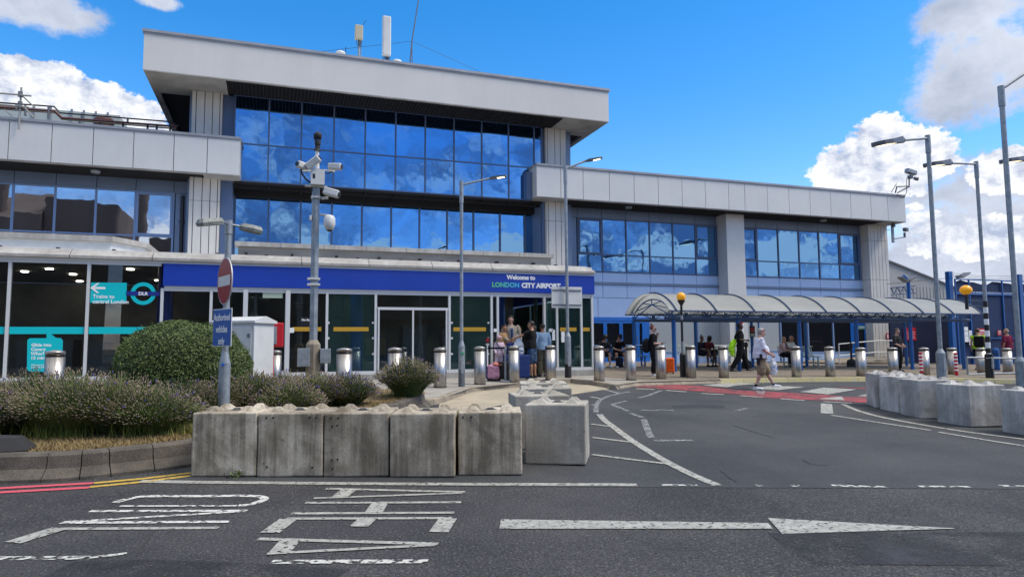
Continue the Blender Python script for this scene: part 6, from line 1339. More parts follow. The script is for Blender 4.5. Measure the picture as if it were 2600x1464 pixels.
blades('weeds', P, .22, 'weed', .006, .5)
# small weed with white flowers at the foot of the blocks
q = G(600, 1211); z_ = gz(q.x, q.y); o = root('small_weed', (q.x, q.y-.03, z_), 'tiny green weed with white flowers at the foot of the front blocks', 'weed'); C = rng.normal(size=(60, 3))*[.05, .02, .02]+[0, 0, .04]; V, F = leaves(C, .016); fastmesh('leaves', V, F, [], 'leaf', o)
C = rng.normal(size=(9, 3))*[.04, .01, .01]+[.06, 0, .09]; V, F = leaves(C, .007); fastmesh('flowers', V, F, [], 'white', o)
# low dark kerb plate at the far left of the bed
q = onY(20, 1130, 9.75); mb = MB(); a, b, c, d = onY(-60, 1150, 9.75), onY(68, 1143, 9.75), onY(38, 1112, 9.85), onY(-60, 1110, 9.85)
mb.add([a, b, c, d, a+Vector((0, .4, 0)), b+Vector((0, .4, 0)), c+Vector((0, .3, 0)), d+Vector((0, .3, 0))], [(0, 1, 2, 3), (3, 2, 6, 7), (1, 5, 6, 2), (4, 7, 6, 5), (0, 4, 5, 1), (0, 3, 7, 4)]); tag(mb.build('kerb_end_stone', 'rubber'), 'dark sloping stone lying on the kerb at the left edge', 'stone')
# ------------------------------------------------------------------ people
SKIN = {}
for k_, c in dict(pale=(.56, .33, .25), tan=(.42, .22, .13), olive=(.33, .17, .10), dark=(.055, .028, .018), brown=(.16, .08, .05)).items(): M['skin_'+k_] = mat('skin_'+k_, c, .5, col2=tuple(v*.82 for v in c), scale=9, spec=.4)
def cloth(name, c, c2=None, s=9): M[name] = mat(name, c, .85, col2=c2 or tuple(v*.78 for v in c), scale=s, spec=.2, bump=.15, bscale=90); return name
cloth('c_white', (.66, .68, .78), (.56, .58, .68)); cloth('c_khaki', (.30, .245, .165), (.21, .17, .11), 7); cloth('c_black', (.010, .010, .012)); cloth('c_denim', (.022, .045, .105), (.05, .09, .17), 12)
cloth('c_beige', (.34, .30, .24)); cloth('c_navy', (.014, .016, .035)); cloth('c_pinkcap', (.72, .48, .60)); cloth('c_palepink', (.66, .52, .60)); cloth('c_lightblue', (.28, .42, .60)); cloth('c_cream', (.62, .56, .34))
cloth('c_tan', (.45, .27, .13)); cloth('c_hivis', (.42, .80, .03), (.36, .70, .03)); cloth('c_burg', (.16, .010, .045)); cloth('c_grey', (.20, .20, .20)); cloth('c_offwhite', (.60, .60, .58)); cloth('c_maroon', (.10, .012, .025)); cloth('c_camo', (.10, .095, .07), (.05, .05, .035), 14); cloth('c_shirtblue', (.20, .30, .52)); cloth('c_char', (.03, .03, .034))
M['hair_blk'] = mat('hair_black', (.012, .009, .008), .5, fine=.3, fscale=90); M['hair_red'] = mat('hair_auburn', (.12, .028, .012), .5, fine=.3, fscale=90); M['hair_blond'] = mat('hair_blonde', (.42, .30, .14), .5, fine=.3, fscale=90); M['hair_grey'] = mat('hair_grey', (.30, .28, .27), .6, fine=.3, fscale=90); M['hair_brn'] = mat('hair_brown', (.05, .028, .016), .5, fine=.3, fscale=90)
M['bag_plastic'] = mat('carrier_bag', (.62, .66, .72), .4, col2=(.5, .54, .62), scale=14); M['shoe_w'] = mat('white_shoe', (.70, .70, .72), .5); M['shoe_n'] = mat('shoe_sole_navy', (.015, .025, .12), .5)
def V3(*a): return Vector(a)
def remesh(mb, vox, smooth_it=4, wrinkle=0.0, wscale=9.0, seed=0):
    """fuse overlapping lofts into one continuous surface"""
    me = bpy.data.meshes.new('tmp'); me.from_pydata([tuple(v) for v in mb.V], [], mb.F); me.update()
    bm = bmesh.new(); bm.from_mesh(me); bmesh.ops.recalc_face_normals(bm, faces=bm.faces); bm.to_mesh(me); bm.free()
    o = bpy.data.objects.new('tmp', me); S.collection.objects.link(o)
    r = o.modifiers.new('r', 'REMESH'); r.mode = 'VOXEL'; r.voxel_size = vox; r.use_smooth_shade = True
    s = o.modifiers.new('s', 'SMOOTH'); s.iterations = smooth_it; s.factor = .5
    dg = bpy.context.evaluated_depsgraph_get(); ev = o.evaluated_get(dg); m2 = bpy.data.meshes.new_from_object(ev); bpy.data.objects.remove(o); bpy.data.meshes.remove(me)
    n = len(m2.vertices); co_ = np.empty(n*3, np.float32); m2.vertices.foreach_get('co', co_); co_ = co_.reshape(-1, 3); nr = np.empty(n*3, np.float32); m2.vertices.foreach_get('normal', nr); nr = nr.reshape(-1, 3)
    if wrinkle:
        d = np.array([noise.noise(Vector((c[0]*wscale+seed, c[1]*wscale, c[2]*wscale*1.5)))+.5*noise.noise(Vector((c[0]*wscale*2.3+seed, c[1]*wscale*2.3, c[2]*wscale*3))) for c in co_]); co_ = co_+nr*(d*wrinkle)[:, None]
        m2.vertices.foreach_set('co', co_.astype(np.float32).ravel()); m2.update()
    return m2
def mesh_obj(name, me, m, parent): me.materials.clear(); me.materials.append(M[m]); me.name = name; o = bpy.data.objects.new(name, me); S.collection.objects.link(o); o.parent = parent; return o
def lerp(a, b, t): return a+(b-a)*t
def standing(H=1.75, sw=.19, lean=0.0, stance=.10):
    s = H/1.75
    J = dict(pelvis=V3(0, 0, .96), waist=V3(0, .0, 1.10), chest=V3(0, lean*.5, 1.30), neck=V3(0, lean-.01, 1.475), head=V3(0, lean+.02, 1.635))
    for sd, x in (('L', -1), ('R', 1)):
        J['sh'+sd] = V3(x*sw, lean-.01, 1.43); J['el'+sd] = V3(x*(sw+.05), lean-.04, 1.14); J['wr'+sd] = V3(x*(sw+.04), lean+.04, .89); J['hip'+sd] = V3(x*.09, 0, .93); J['kn'+sd] = V3(x*stance, .02, .50); J['an'+sd] = V3(x*stance, -.03, .085); J['toe'+sd] = V3(x*(stance+.015), .14, .03)
    return {k: v*s for k, v in J.items()}, s
def seated(H=1.75, lean=.12, seat=.46, kneew=.14):
    J, s = standing(H)
    dz = J['pelvis'].z-(seat+.09)
    for k in ('pelvis', 'waist', 'chest', 'neck', 'head', 'shL', 'shR', 'elL', 'elR', 'wrL', 'wrR', 'hipL', 'hipR'): J[k].z -= dz
    f = {'waist': .3, 'chest': .75, 'neck': 1.3, 'head': 1.9, 'shL': 1.1, 'shR': 1.1, 'elL': 1, 'elR': 1, 'wrL': 1, 'wrR': 1}
    for k, v in f.items(): J[k].y += lean*v; J[k].z -= lean*lean*v*.6
    for sd, x in (('L', -1), ('R', 1)):
        J['kn'+sd] = V3(x*kneew, .43*s, seat+.06); J['an'+sd] = V3(x*kneew, .42*s, .085); J['toe'+sd] = V3(x*(kneew+.02), .58*s, .03); J['hip'+sd].z = seat+.07
        J['el'+sd] = lerp(J['sh'+sd], J['kn'+sd], .5)+V3(x*.06, -.05, -.02); J['wr'+sd] = V3(x*.08, .38*s, seat+.22)
    return J, s
def person(label, pos, face, J, s, skin, top=None, bottom=None, shoes='black', hair=None, fat=0.0, vox=.010, look=None, hair_style='short', group=None, hands=(1, 1), grip=.6):
    rz = math.atan2(-face[0], face[1]); o = root('person', pos, label, 'person', group, rz=rz); sk = 'skin_'+skin
    f = 1+fat
    # ---- body
    mb = MB(); up = V3(0, 0, 1); X = V3(1, 0, 0)
    shx = (J['shR']-J['shL']).normalized(); hpx = (J['hipR']-J['hipL']).normalized()
    sp = [J['pelvis']-(J['waist']-J['pelvis']).normalized()*.10*s, J['pelvis']-(J['waist']-J['pelvis']).normalized()*.03*s, J['pelvis']+(J['waist']-J['pelvis'])*.35, J['waist'], lerp(J['waist'], J['chest'], .5), J['chest'], lerp(J['chest'], J['neck'], .45), lerp(J['chest'], J['neck'], .72), lerp(J['chest'], J['neck'], .92), J['neck']+(J['head']-J['neck'])*.1, lerp(J['neck'], J['head'], .45)]
    rr = [(.08, .07), (.155, .105), (.162*f, .112*f), (.135*f, .10*f), (.145*f, .108*f), (.165, .115), (.170, .105), (.140, .085), (.092, .070), (.062, .060), (.055, .058)]
    mb.tube(sp, [(a*s, b*s) for a, b in rr], 16, xref=shx)
    if fat > .1: mb.ball(lerp(J['waist'], J['pelvis'], .3)+V3(0, .05*fat*4*s, 0), .16*f*s, .12*f*s, .17*s)
    for sd in 'LR':
        a, b, c = J['sh'+sd], J['el'+sd], J['wr'+sd]
        mb.ball(a-V3(0, 0, .024), .047*s, .047*s, .047*s, 12, 8); mb.tube([lerp(a, J['chest'], .3), a-V3(0, 0, .018), lerp(a, b, .35), lerp(a, b, .8), b, lerp(b, c, .3), lerp(b, c, .7), c], [v*s for v in (.042, .045, .045, .041, .038, .039, .032, .024)], 12); mb.ball(b, .039*s)
        h, k, n, t = J['hip'+sd], J['kn'+sd], J['an'+sd], J['toe'+sd]; cf = (k-lerp(h, n, .5)); 
        back = (n-t).normalized()*.012
        mb.tube([h+V3(0, 0, .03), lerp(h, k, .2), lerp(h, k, .6), k, lerp(k, n, .1), lerp(k, n, .33)+back, lerp(k, n, .7), n], [v*s for v in (.085, .088, .068, .054, .050, .057, .040, .034)], 14); mb.ball(k, .054*s)
        hl = n+(n-t).normalized()*.045*s; hl.z = t.z+(n.z-t.z)*.3
        mb.tube([hl, lerp(hl, t, .35)+V3(0, 0, .012), lerp(hl, t, .7), t, t+(t-hl).normalized()*.03], [(.030*s, .035*s), (.038*s, .036*s), (.044*s, .026*s), (.040*s, .020*s), (.02*s, .012*s)], 12, xref=(1, 0, 0))
    # ---- head with face
    hd = J['head']; ld = Vector(look) if look is not None else V3(0, 1, 0)
    ld = ld.normalized(); R = Matrix((ld.cross(up).normalized(), ld, ld.cross(up).normalized().cross(ld))).transposed(); hs_ = .112*s/.112*1.0
    hd = hd-V3(0, 0, .012*s); P = lambda x, y, z: hd+R @ V3(x, y, z)*(s*1.07)
    mb.ball(P(0, -.012, .03), .073*s, .088*s, .085*s, 18, 12, R=R); mb.ball(P(0, .018, -.04), .056*s, .066*s, .066*s, 16, 10, R=R); mb.ball(P(0, .058, -.088), .026*s, .024*s, .022*s, 10, 7, R=R)
    mb.tube([P(0, .078, .022), P(0, .100, -.022), P(0, .088, -.032)], [.010*s, .014*s, .008*s], 8); mb.ball(P(0, .080, -.058), .022*s, .010*s, .008*s, 10, 6, R=R); mb.ball(P(0, .074, .035), .05*s, .014*s, .010*s, 10, 6, R=R)
    for x in (-1, 1): mb.ball(P(x*.074, -.005, -.01), .010*s, .020*s, .032*s, 8, 6, R=R); mb.ball(P(x*.034, .062, -.022), .018*s, .018*s, .018*s, 8, 6, R=R)
    body = remesh(mb, vox, 2)
    # ---- hands: palm, four fingers, thumb
    hm = MB()
    for i, sd in enumerate('LR'):
        if not hands[i]: continue
        b, c = J['el'+sd], J['wr'+sd]; d = (c-b).normalized(); inn = V3(-1 if sd == 'R' else 1, 0, 0); inn = (inn-d*inn.dot(d)).normalized(); sdv = d.cross(inn)
        if sdv.dot(V3(0, 1, 0.3)) < 0: sdv = -sdv           # thumb side forward
        Rh = Matrix((sdv, inn, d)).transposed(); hm.tube([c-d*.02*s, c+d*.03*s, c+d*.085*s], [(.024*s, .019*s), (.038*s, .016*s), (.037*s, .013*s)], 12, xref=sdv)
        for k, (off, ln) in enumerate(((.028, .072), (.010, .080), (-.009, .074), (-.027, .058))):
            p0 = c+d*.078*s+sdv*off*s; g = grip*(1+.12*k); d1 = (d*math.cos(g*.6)+inn*math.sin(g*.6)); d2 = (d*math.cos(g*1.5)+inn*math.sin(g*1.5)); d3 = (d*math.cos(g*2.2)+inn*math.sin(g*2.2))
            p1 = p0+d1*ln*.42*s; p2 = p1+d2*ln*.33*s; p3 = p2+d3*ln*.25*s; hm.tube([p0, p1, p2, p3], [.0088*s, .0084*s, .0075*s, .0055*s], 8)
        p0 = c+d*.025*s+sdv*.028*s; p1 = p0+(d*.5+sdv*.75+inn*.3).normalized()*.038*s; p2 = p1+(d*.85+sdv*.15+inn*.5).normalized()*.030*s; hm.tube([p0, p1, p2], [.0115*s, .0095*s, .0065*s], 8)
    if hm.V:
        bm = bmesh.new(); bm.from_mesh(body); off = len(bm.verts); vs = [bm.verts.new(v) for v in hm.V]
        for f_ in hm.F: bm.faces.new([vs[i] for i in f_]).smooth = True
        bmesh.ops.recalc_face_normals(bm, faces=[f_ for f_ in bm.faces][-len(hm.F):]); bm.to_mesh(body); bm.free()
    bo = mesh_obj('body', body, sk, o)
    for x in (-1, 1): mb = MB(); mb.ball(P(x*.031, .076, -.004), .010*s, .006*s, .006*s, 8, 6, R=R); e_ = mb.build('eye', 'black', o, local=True, smooth=True)
    mb = MB(); mb.ball(P(0, .089, -.058), .020*s, .005*s, .005*s, 8, 5, R=R); mb.build('lips', M['skin_dark'] if skin == 'dark' else M['skin_brown'] if 0 else mat_lips, o, local=True, smooth=True)
    # ---- top garment
    if top:
        m_, sl, hem, lo_ = top[:4]; g = MB(); ex = lo_
        d0 = (J['waist']-J['pelvis']); hp = J['pelvis']-d0.normalized()*hem*s
        sp = [hp, J['pelvis']+d0*.35, J['waist'], lerp(J['waist'], J['chest'], .5), J['chest'], lerp(J['chest'], J['neck'], .45), lerp(J['chest'], J['neck'], .74), lerp(J['chest'], J['neck'], .9)]
        rr = [(.165*f+ex, .12*f+ex), (.165*f+ex, .122*f+ex), (.148*f+ex, .115*f+ex*.8), (.152*f+ex*.8, .118*f+ex*.6), (.172+ex*.7, .123+ex*.5), (.176+ex*.4, .112+ex*.3), (.160+ex*.2, .098), (.112, .086)]
        g.tube(sp, [(a*s, b*s) for a, b in rr], 20, xref=shx)
        if fat > .1: g.ball(lerp(J['waist'], J['pelvis'], .2)+V3(0, .045*fat*4*s, .02), (.155*f+ex)*s, (.125*f+ex*.6)*s, .20*s)
        for sd in 'LR':
            a, b, c = J['sh'+sd], J['el'+sd], J['wr'+sd]; g.ball(a-V3(0, 0, .014*s), .062*s)
            if sl > 0:
                u = min(sl, 1); a1 = a-V3(0, 0, .012*s); pts = [lerp(a1, J['chest'], .35), a1, lerp(a1, b, .4*u), lerp(a1, b, u)]; rs = [.060, .061, .058+ex*.45, .054+ex*.6 if sl <= 1 else .048+ex*.3]
                if sl > 1: q = min(sl-1, .97); pts += [lerp(b, c, .4*q), lerp(b, c, q)]; rs += [.047+ex*.3, .036+ex*.3]; g.ball(b, (.05+ex*.3)*s)
                g.tube(pts, [v*s for v in rs], 12)
        mesh_obj(top[4] if len(top) > 4 else 'shirt', remesh(g, vox*1.1, 3, .006, 13, len(label)), m_, o)
    if bottom:
        kind, m_, ln, lo_ = bottom; g = MB(); d0 = (J['waist']-J['pelvis'])
        g.tube([J['pelvis']-d0.normalized()*.10*s, J['pelvis'], J['pelvis']+d0*.55], [(.15*f*s+lo_*.5, .118*f*s+lo_*.5), (.172*f*s, .125*f*s), (.152*f*s, .115*f*s)], 18, xref=hpx)
        if kind == 'skirt':
            kc = lerp(J['knL'], J['knR'], .5); hc = J['pelvis']; g.tube([hc, lerp(hc, kc, .5), lerp(hc, kc, ln)], [(.17*s, .12*s), (.185*s+lo_, .13*s+lo_), (.19*s+lo_, .11*s+lo_)], 18, xref=hpx)
        else:
            for sd in 'LR':
                h, k, n = J['hip'+sd], J['kn'+sd], J['an'+sd]; u = min(ln, 1.0); pts = [h+V3(0, 0, .04), lerp(h, k, .25*u), lerp(h, k, .7*u), lerp(h, k, u)]; rs = [.098, .100+lo_*.6, .086+lo_, .072+lo_]
                if ln > 1: q = ln-1; g.ball(k, (.066+lo_*.9)*s); pts += [lerp(k, n, .4*q), lerp(k, n, q)]; rs += [.066+lo_, .050+lo_]
                g.tube(pts, [v*s for v in rs], 14)
        mesh_obj({'skirt': 'skirt', 'shorts': 'shorts'}.get(kind, 'trousers'), remesh(g, vox*1.1, 3, .008, 12, len(label)*2), m_, o)
    if shoes:
        for sd in 'LR':
            n, t = J['an'+sd], J['toe'+sd]; hl = n+(n-t).normalized()*.05*s; hl.z = t.z+(n.z-t.z)*.25; g = MB(); dd = (t-hl).normalized()
            g.tube([hl-dd*.008, hl+dd*.05*s+V3(0, 0, .012), lerp(hl, t, .7), t, t+dd*.035*s], [(.036*s, .042*s), (.043*s, .042*s), (.050*s, .033*s), (.046*s, .027*s), (.022*s, .016*s)], 14, xref=(1, 0, 0)); g.tube([n+V3(0, 0, .0), n+V3(0, 0, -.03)], .045*s, 12)
            sh = g.build('shoe', shoes, o, local=True, smooth=True); g = MB(); zl = V3(0, 0, -.028*s)
            g.tube([hl-dd*.015+zl, lerp(hl, t, .5)+zl, t+dd*.04*s+zl*.7], [(.038*s, .010*s), (.050*s, .010*s), (.036*s, .010*s)], 12, xref=(1, 0, 0)); g.build('sole', 'white' if shoes in ('shoe_w',) else 'rubber', sh, local=True)
    if hair:
        g = MB(); n, m_ = 22, 14
        def cap(rx, ry, rz_, zcut, off=(0, -.018, .034)):
            V, F = [], []
            for i in range(m_+1):
                t = math.pi*.5*i/m_*1.35
                for j in range(n):
                    a = 2*math.pi*j/n; x, y, z = math.sin(t)*math.cos(a), math.sin(t)*math.sin(a), math.cos(t)
                    if y > .0 and z < zcut+y*.3: z = zcut+y*.3; y = min(y, .75)
                    V.append(P(off[0]+x*rx, off[1]+y*ry, off[2]+z*rz_)+V3(0, 0, random.uniform(-.002, .002)))
            for i in range(m_):
                for j in range(n): F.append((i*n+j, (i+1)*n+j, (i+1)*n+(j+1) % n, i*n+(j+1) % n))
            g.add(V, F)
        if hair_style != 'bald': cap(.083, .096, .092, .42)
        if hair_style == 'bald': g.tube([P(.07, .0, .01), P(.06, -.06, .0), P(0, -.098, .0), P(-.06, -.06, .0), P(-.07, .0, .01)], [.012*s, .02*s, .022*s, .02*s, .012*s], 8)
        if hair_style == 'bun': g.ball(P(0, -.05, .15), .042*s, .042*s, .038*s); g.ball(P(.01, -.03, .12), .035*s)
        if hair_style in ('long', 'pony', 'bob'):
            L_ = {'long': -.26, 'pony': -.20, 'bob': -.13}[hair_style]
            for x in ((-.07, -.045, 0, .045, .07) if hair_style != 'pony' else (0,)): g.tube([P(x, -.04-abs(x)*-.4, .06), P(x*1.1, -.075+abs(x)*.9, -.04), P(x*1.15, -.07+abs(x)*.9, L_*.6), P(x*.9, -.05+abs(x)*.7, L_)], [.03*s, .034*s, .03*s, .012*s], 10)
        if hair_style == 'afro': g.ball(P(0, -.02, .03), .105*s, .11*s, .11*s); g.ball(P(-.06, -.03, -.05), .05*s, .06*s, .07*s); g.ball(P(.06, -.03, -.05), .05*s, .06*s, .07*s)
        g.build('hair', hair, o, local=True, smooth=True)
    o['_P'] = 0
    return o, P, R
mat_lips = mat('lips', (.30, .10, .08), .5)
def capobj(o, P, s, m, peak=True, R=None):
    g = MB(); g.lathe([(.088*s, 0), (.088*s, .03*s), (.075*s, .07*s), (.04*s, .092*s), (0, .097*s)], P(0, -.012, .035), 20, R=R)
    if peak: g.obox(P(0, .105, .04), .06*s, .055*s, .006*s, R, bev=.004)
    return g.build('cap', m, o, local=True, smooth=True)
def strap(o, pts, r, m, nm='strap'): g = MB(); g.tube(pts, r, 8); return g.build(nm, m, o, local=True)
RGT = V3(.944, -.33, 0); FWD = V3(.33, .944, 0)
def gp(px, py, off=.12): return G(px, py, off)
# 1 man crossing
J, s = standing(1.74, .20); 
J['knL'] = V3(-.10, .20, .50)*s; J['anL'] = V3(-.10, .40, .10)*s; J['toeL'] = V3(-.11, .57, .085)*s
J['knR'] = V3(.09, -.02, .49)*s; J['anR'] = V3(.09, -.20, .085)*s; J['toeR'] = V3(.10, -.035, .028)*s
J['elR'] = V3(.25, .02, 1.12)*s; J['wrR'] = V3(.24, .24, .98)*s; J['elL'] = V3(-.26, .0, 1.13)*s; J['elL'] = V3(-.25, .10, 1.12)*s; J['wrL'] = V3(-.24, .36, 1.02)*s; J['head'] += V3(0, .04, 0); J['neck'] += V3(0, .015, 0)
pm = G(1931, 989, 0)+RGT*.03; o, P, R = person('man in white t-shirt and khaki cargo shorts walking over the zebra crossing', pm+V3(0, 0, .012), RGT, J, s, 'pale', ('c_white', .95, .07, .04, 'tshirt'), ('shorts', 'c_khaki', 1.06, .05), 'shoe_w', 'hair_grey', fat=.36, vox=.007, look=(.0, .95, -.12), grip=.7)
g = MB(); g.tube([J['pelvis']+V3(0, 0, .065), J['pelvis']+V3(0, .0, .10)], [(.215*s, .185*s), (.21*s, .18*s)], 20, xref=(1, 0, 0)); g.build('belt', 'black', o, local=True)
g = MB(); g.obox(V3(.225, -.05, .93), .03, .055, .08, bev=.015); g.obox(V3(.20, -.14, .80), .03, .04, .10, bev=.015); g.build('pouch', 'black', o, local=True)
for sd in 'LR': g = MB(); n = J['an'+sd]; g.tube([n+V3(0, 0, -.02), n+(J['kn'+sd]-n).normalized()*.07], [.042, .040], 12); g.build('sock', 'c_black', o, local=True)
g = MB(); g.tube([P(x, .05+.03*(1-abs(x)/.08), .075) for x in (-.08, -.04, 0, .04, .08)], .012, 8); g.tube([P(.08, .05, .075), P(.085, -.03, .05)], .005, 6); g.build('sunglasses', 'red', o, local=True)
g = MB(); g.ball(P(0, .10, -.043), .03, .012, .010); g.build('moustache', 'hair_grey', o, local=True, smooth=True)
def carrier(pos, w, h, m, label, dirv=(1, 0, 0), stripe=None):
    o = root('carrier_bag', Vector(pos)-V3(0, 0, h*1.45), label, 'bag', rz=math.atan2(dirv[1], dirv[0])); g = MB(); z0 = 0
    rs = [(w*.42, w*.2), (w*.5, w*.26), (w*.52, w*.26), (w*.44, w*.2), (w*.28, w*.12), (w*.12, w*.05), (.012, .012)]; zs = [0, h*.12, h*.45, h*.75, h*1.0, h*1.25, h*1.45]
    g.tube([(random.uniform(-.01, .01), 0, z) for z in zs], rs, 16, xref=(1, 0, 0)); me = remesh(g, .012, 2, .02, 11, 3); mesh_obj('bag_body', me, m, o)
    if stripe: g = MB(); g.tube([(0, 0, h*.35), (0, 0, h*.55)], [(w*.525, w*.265), (w*.50, w*.25)], 16, xref=(1, 0, 0), cap=False); g.build('bag_print', stripe, o, local=True)
    return o
Rz_m = Matrix.Rotation(math.atan2(-RGT.x, RGT.y), 3, 'Z')
hp = pm+Rz_m @ (J['wrL']+V3(0, .09, -.02)); carrier(hp, .24, .40, 'bag_plastic', 'pale plastic carrier bag with blue print held by the man crossing', RGT, 'c_shirtblue')
# 2 woman in black
J, s = standing(1.66, .17); J['elR'] = V3(.21, .03, 1.12)*s; J['wrR'] = V3(.10, .25, 1.12)*s; J['elL'] = V3(-.18, .12, 1.18)*s; J['wrL'] = V3(-.06, .16, 1.42)*s
J['knL'] = V3(-.10, .04, .50)*s; J['anL'] = V3(-.12, .08, .085)*s; J['toeL'] = V3(-.17, .24, .03)*s
pw = gp(1660, 955); fw_ = (RGT*.96-FWD*.1).normalized(); o, P, R = person('red-haired woman dressed in black, hand at her mouth, looking right', pw, fw_, J, s, 'pale', ('c_black', .8, .08, .03, 'tshirt'), ('trousers', 'c_black', 1.93, .03), 'shoe_w', 'hair_red', vox=.008, look=(.15, 1, 0), hair_style='bun', grip=1.0)
g = MB(); g.tube([P(-.07, .07, .0), P(-.03, .09, .0), P(.03, .09, .0), P(.07, .07, .0)], [.014, .018, .018, .014], 8); g.build('sunglasses', 'black', o, local=True)
Rw = Matrix.Rotation(math.atan2(-fw_.x, fw_.y), 3, 'Z')
def held(name, p0, Rm, loc, label, cat): return root(name, p0+Rm @ Vector(loc), label, cat, rz=math.atan2(Rm[1][0], Rm[0][0]))
ph = held('phone', pw, Rw, J['wrR']+V3(-.02, .10, .03), 'dark phone in the hand of the red-haired woman', 'phone'); g = MB(); g.obox((0, 0, 0), .035, .075, .006, bev=.004); g.build('phone_body', 'black', ph, local=True); g = MB(); g.obox((0, 0, .0075), .031, .070, .001); g.build('screen', 'glass_black', ph, local=True)
bp2 = held('backpack', pw, Rw, (0, -.22, .92), 'black backpack slung low behind the red-haired woman', 'bag'); g = MB(); g.ball((0, 0, .1), .17, .13, .22); g.ball((.0, .0, -.03), .16, .13, .13); mesh_obj('bag_body', remesh(g, .012, 2, .012, 9, 2), 'c_black', bp2)
g = MB(); g.tube([(.12, .05, .25), (.16, .2, .48), (.14, .32, .40), (.15, .30, .10), (.12, .08, -.02)], .015, 6); g.tube([(.0, .12, .0), (.05, .33, .10), (-.04, .36, .08)], .05, 8); g.build('strap', 'c_black', bp2, local=True)
# luggage builder
def suitcase(pos, w, d, h, m, label, rz=0.0, handle=.25, ribs=6, soft=False, z=0):
    o = root('suitcase', Vector(pos), label, 'suitcase', rz=rz); g = MB(); g.obox((0, 0, .05+h/2), w/2, d/2, h/2, bev=min(w, d)*.18); g.build('shell', m, o, local=True, smooth=False)
    if ribs:
        g = MB()
        for i in range(ribs): x = -w/2+w*(i+1)/(ribs+1); g.obox((x, 0, .05+h/2), w*.018, d/2+.008, h/2*.82, bev=.004)
        g.build('shell_ribs', m, o, local=True)
    if handle:
        g = MB()
        for x in (-w*.22, w*.22): g.tube([(x, d*.3, .05+h), (x, d*.3, .05+h+handle)], .008, 6)
        g.tube([(-w*.25, d*.3, .05+h+handle), (w*.25, d*.3, .05+h+handle)], .012, 6); g.build('handle', 'rubber', o, local=True)
    for x in (-1, 1):
        for y in (-1, 1): g = MB(); g.lathe([(.0, -.015), (.025, -.015), (.025, .015), (0, .015)], (x*w*.38, y*d*.36, .025), 12, R=frame((1, 0, 0), (0, 1, 0))); g.build('wheel', 'rubber', o, local=True)
    return o
cloth('orange_shell', (.85, .14, .02)); M['orange_shell'].node_tree.nodes['Principled BSDF'].inputs['Roughness'].default_value = .35
q = gp(1701, 948.5); suitcase(q, .30, .26, .50, 'orange_shell', 'bright orange suitcase beside the red-haired woman', rz=rad(-25), handle=0, ribs=5)
# 3 entrance group
ent = lambda px, Y: V3(onY(px, 900, Y).x, Y, gz(onY(px, 900, Y).x, Y)+.13)
J, s = standing(1.74, .20); J['elL'] = V3(-.28, .22, 1.30)*s; J['wrL'] = V3(-.26, .48, 1.20)*s; J['elR'] = V3(.25, -.02, 1.12)*s; J['wrR'] = V3(.26, .08, .90)*s; J['knR'] = V3(.08, -.04, .5)*s; J['anR'] = V3(.08, -.08, .085)*s
p3 = ent(1350, 19.55); f3 = (-RGT*.92+FWD*.35).normalized(); o, P, R = person('man in black t-shirt and denim shorts reaching left over the suitcases', p3, f3, J, s, 'tan', ('c_black', .72, .05, .025, 'tshirt'), ('shorts', 'c_denim', 1.03, .03), 'rubber', 'hair_blk', fat=.05, vox=.008, look=(0, 1, -.05), grip=.35)
R3 = Matrix.Rotation(math.atan2(-f3.x, f3.y), 3, 'Z'); g = MB(); g.tube([P(-.06, .055, .085), P(0, .075, .095), P(.06, .055, .085)], .013, 8); g.build('sunglasses', 'black', o, local=True)
cb = held('shoulder_bag', p3, R3, (-.21, .06, 1.02), 'small black crossbody bag on the hip of the man in denim shorts', 'bag'); g = MB(); g.obox((0, 0, 0), .035, .12, .12, bev=.02); g.build('bag_body', 'c_black', cb, local=True)
g = MB(); g.tube([(.0, .08, .10), (.02, .10, .32), (.2, .06, .47), (.38, -.07, .44), (.34, -.19, .25), (.12, -.17, .10), (.02, -.1, .08)], .012, 6); g.build('strap', 'c_char', cb, local=True)
carrier(p3+R3 @ V3(-.26, .32, 1.32), .34, .42, 'bag_plastic', 'white plastic bag held beside the man in denim shorts', -RGT)
J, s = standing(1.90, .21); J['elL'] = V3(-.26, .05, 1.14)*s; J['wrL'] = V3(-.14, .26, 1.08)*s; J['elR'] = V3(.26, .03, 1.13)*s; J['wrR'] = V3(.12, .24, 1.02)*s
p4 = ent(1297, 20.38); person('tall man in beige jacket over blue shirt, looking down in the doorway', p4, (-.1, -1), J, s, 'pale', ('c_beige', 1.95, .16, .03, 'jacket'), ('trousers', 'c_navy', 1.95, .03), 'black', 'hair_blk', vox=.009, look=(.18, 1, -.25), grip=.8)
o4 = S.collection.objects[-1] if 0 else None
pr = [ob for ob in bpy.data.objects if ob.name.startswith('person') and 'beige jacket' in ob.get('label', '')][0]
g = MB(); g.prism([(-.05, 1.50), (.05, 1.50), (.045, 1.25), (.0, 1.0), (-.045, 1.25)], 1, .135, .165); g.build('shirt_front', 'c_shirtblue', pr, local=True); g = MB(); g.prism([(-.018, 1.48), (.018, 1.48), (.026, 1.15), (0, 1.08), (-.026, 1.15)], 1, .166, .175); g.build('tie', 'c_navy', pr, local=True)
J, s = standing(1.28, .15); J['elR'] = V3(.19, .04, 1.16)*s; J['wrR'] = V3(.16, .20, .98)*s; J['elL'] = V3(-.19, .04, 1.16)*s; J['wrL'] = V3(-.16, .20, 1.0)*s
p5 = ent(1268, 20.0); o, P, R = person('small girl in pale pink cap and white top behind the pink bag', p5, (-.25, -1), J, s, 'pale', ('c_palepink', 1.9, .08, .02, 'top'), ('trousers', 'c_palepink', 1.92, .02), 'shoe_w', 'hair_blond', vox=.008, look=(.3, 1, -.1), hair_style='long'); capobj(o, P, s*1.02, 'c_pinkcap', R=R)
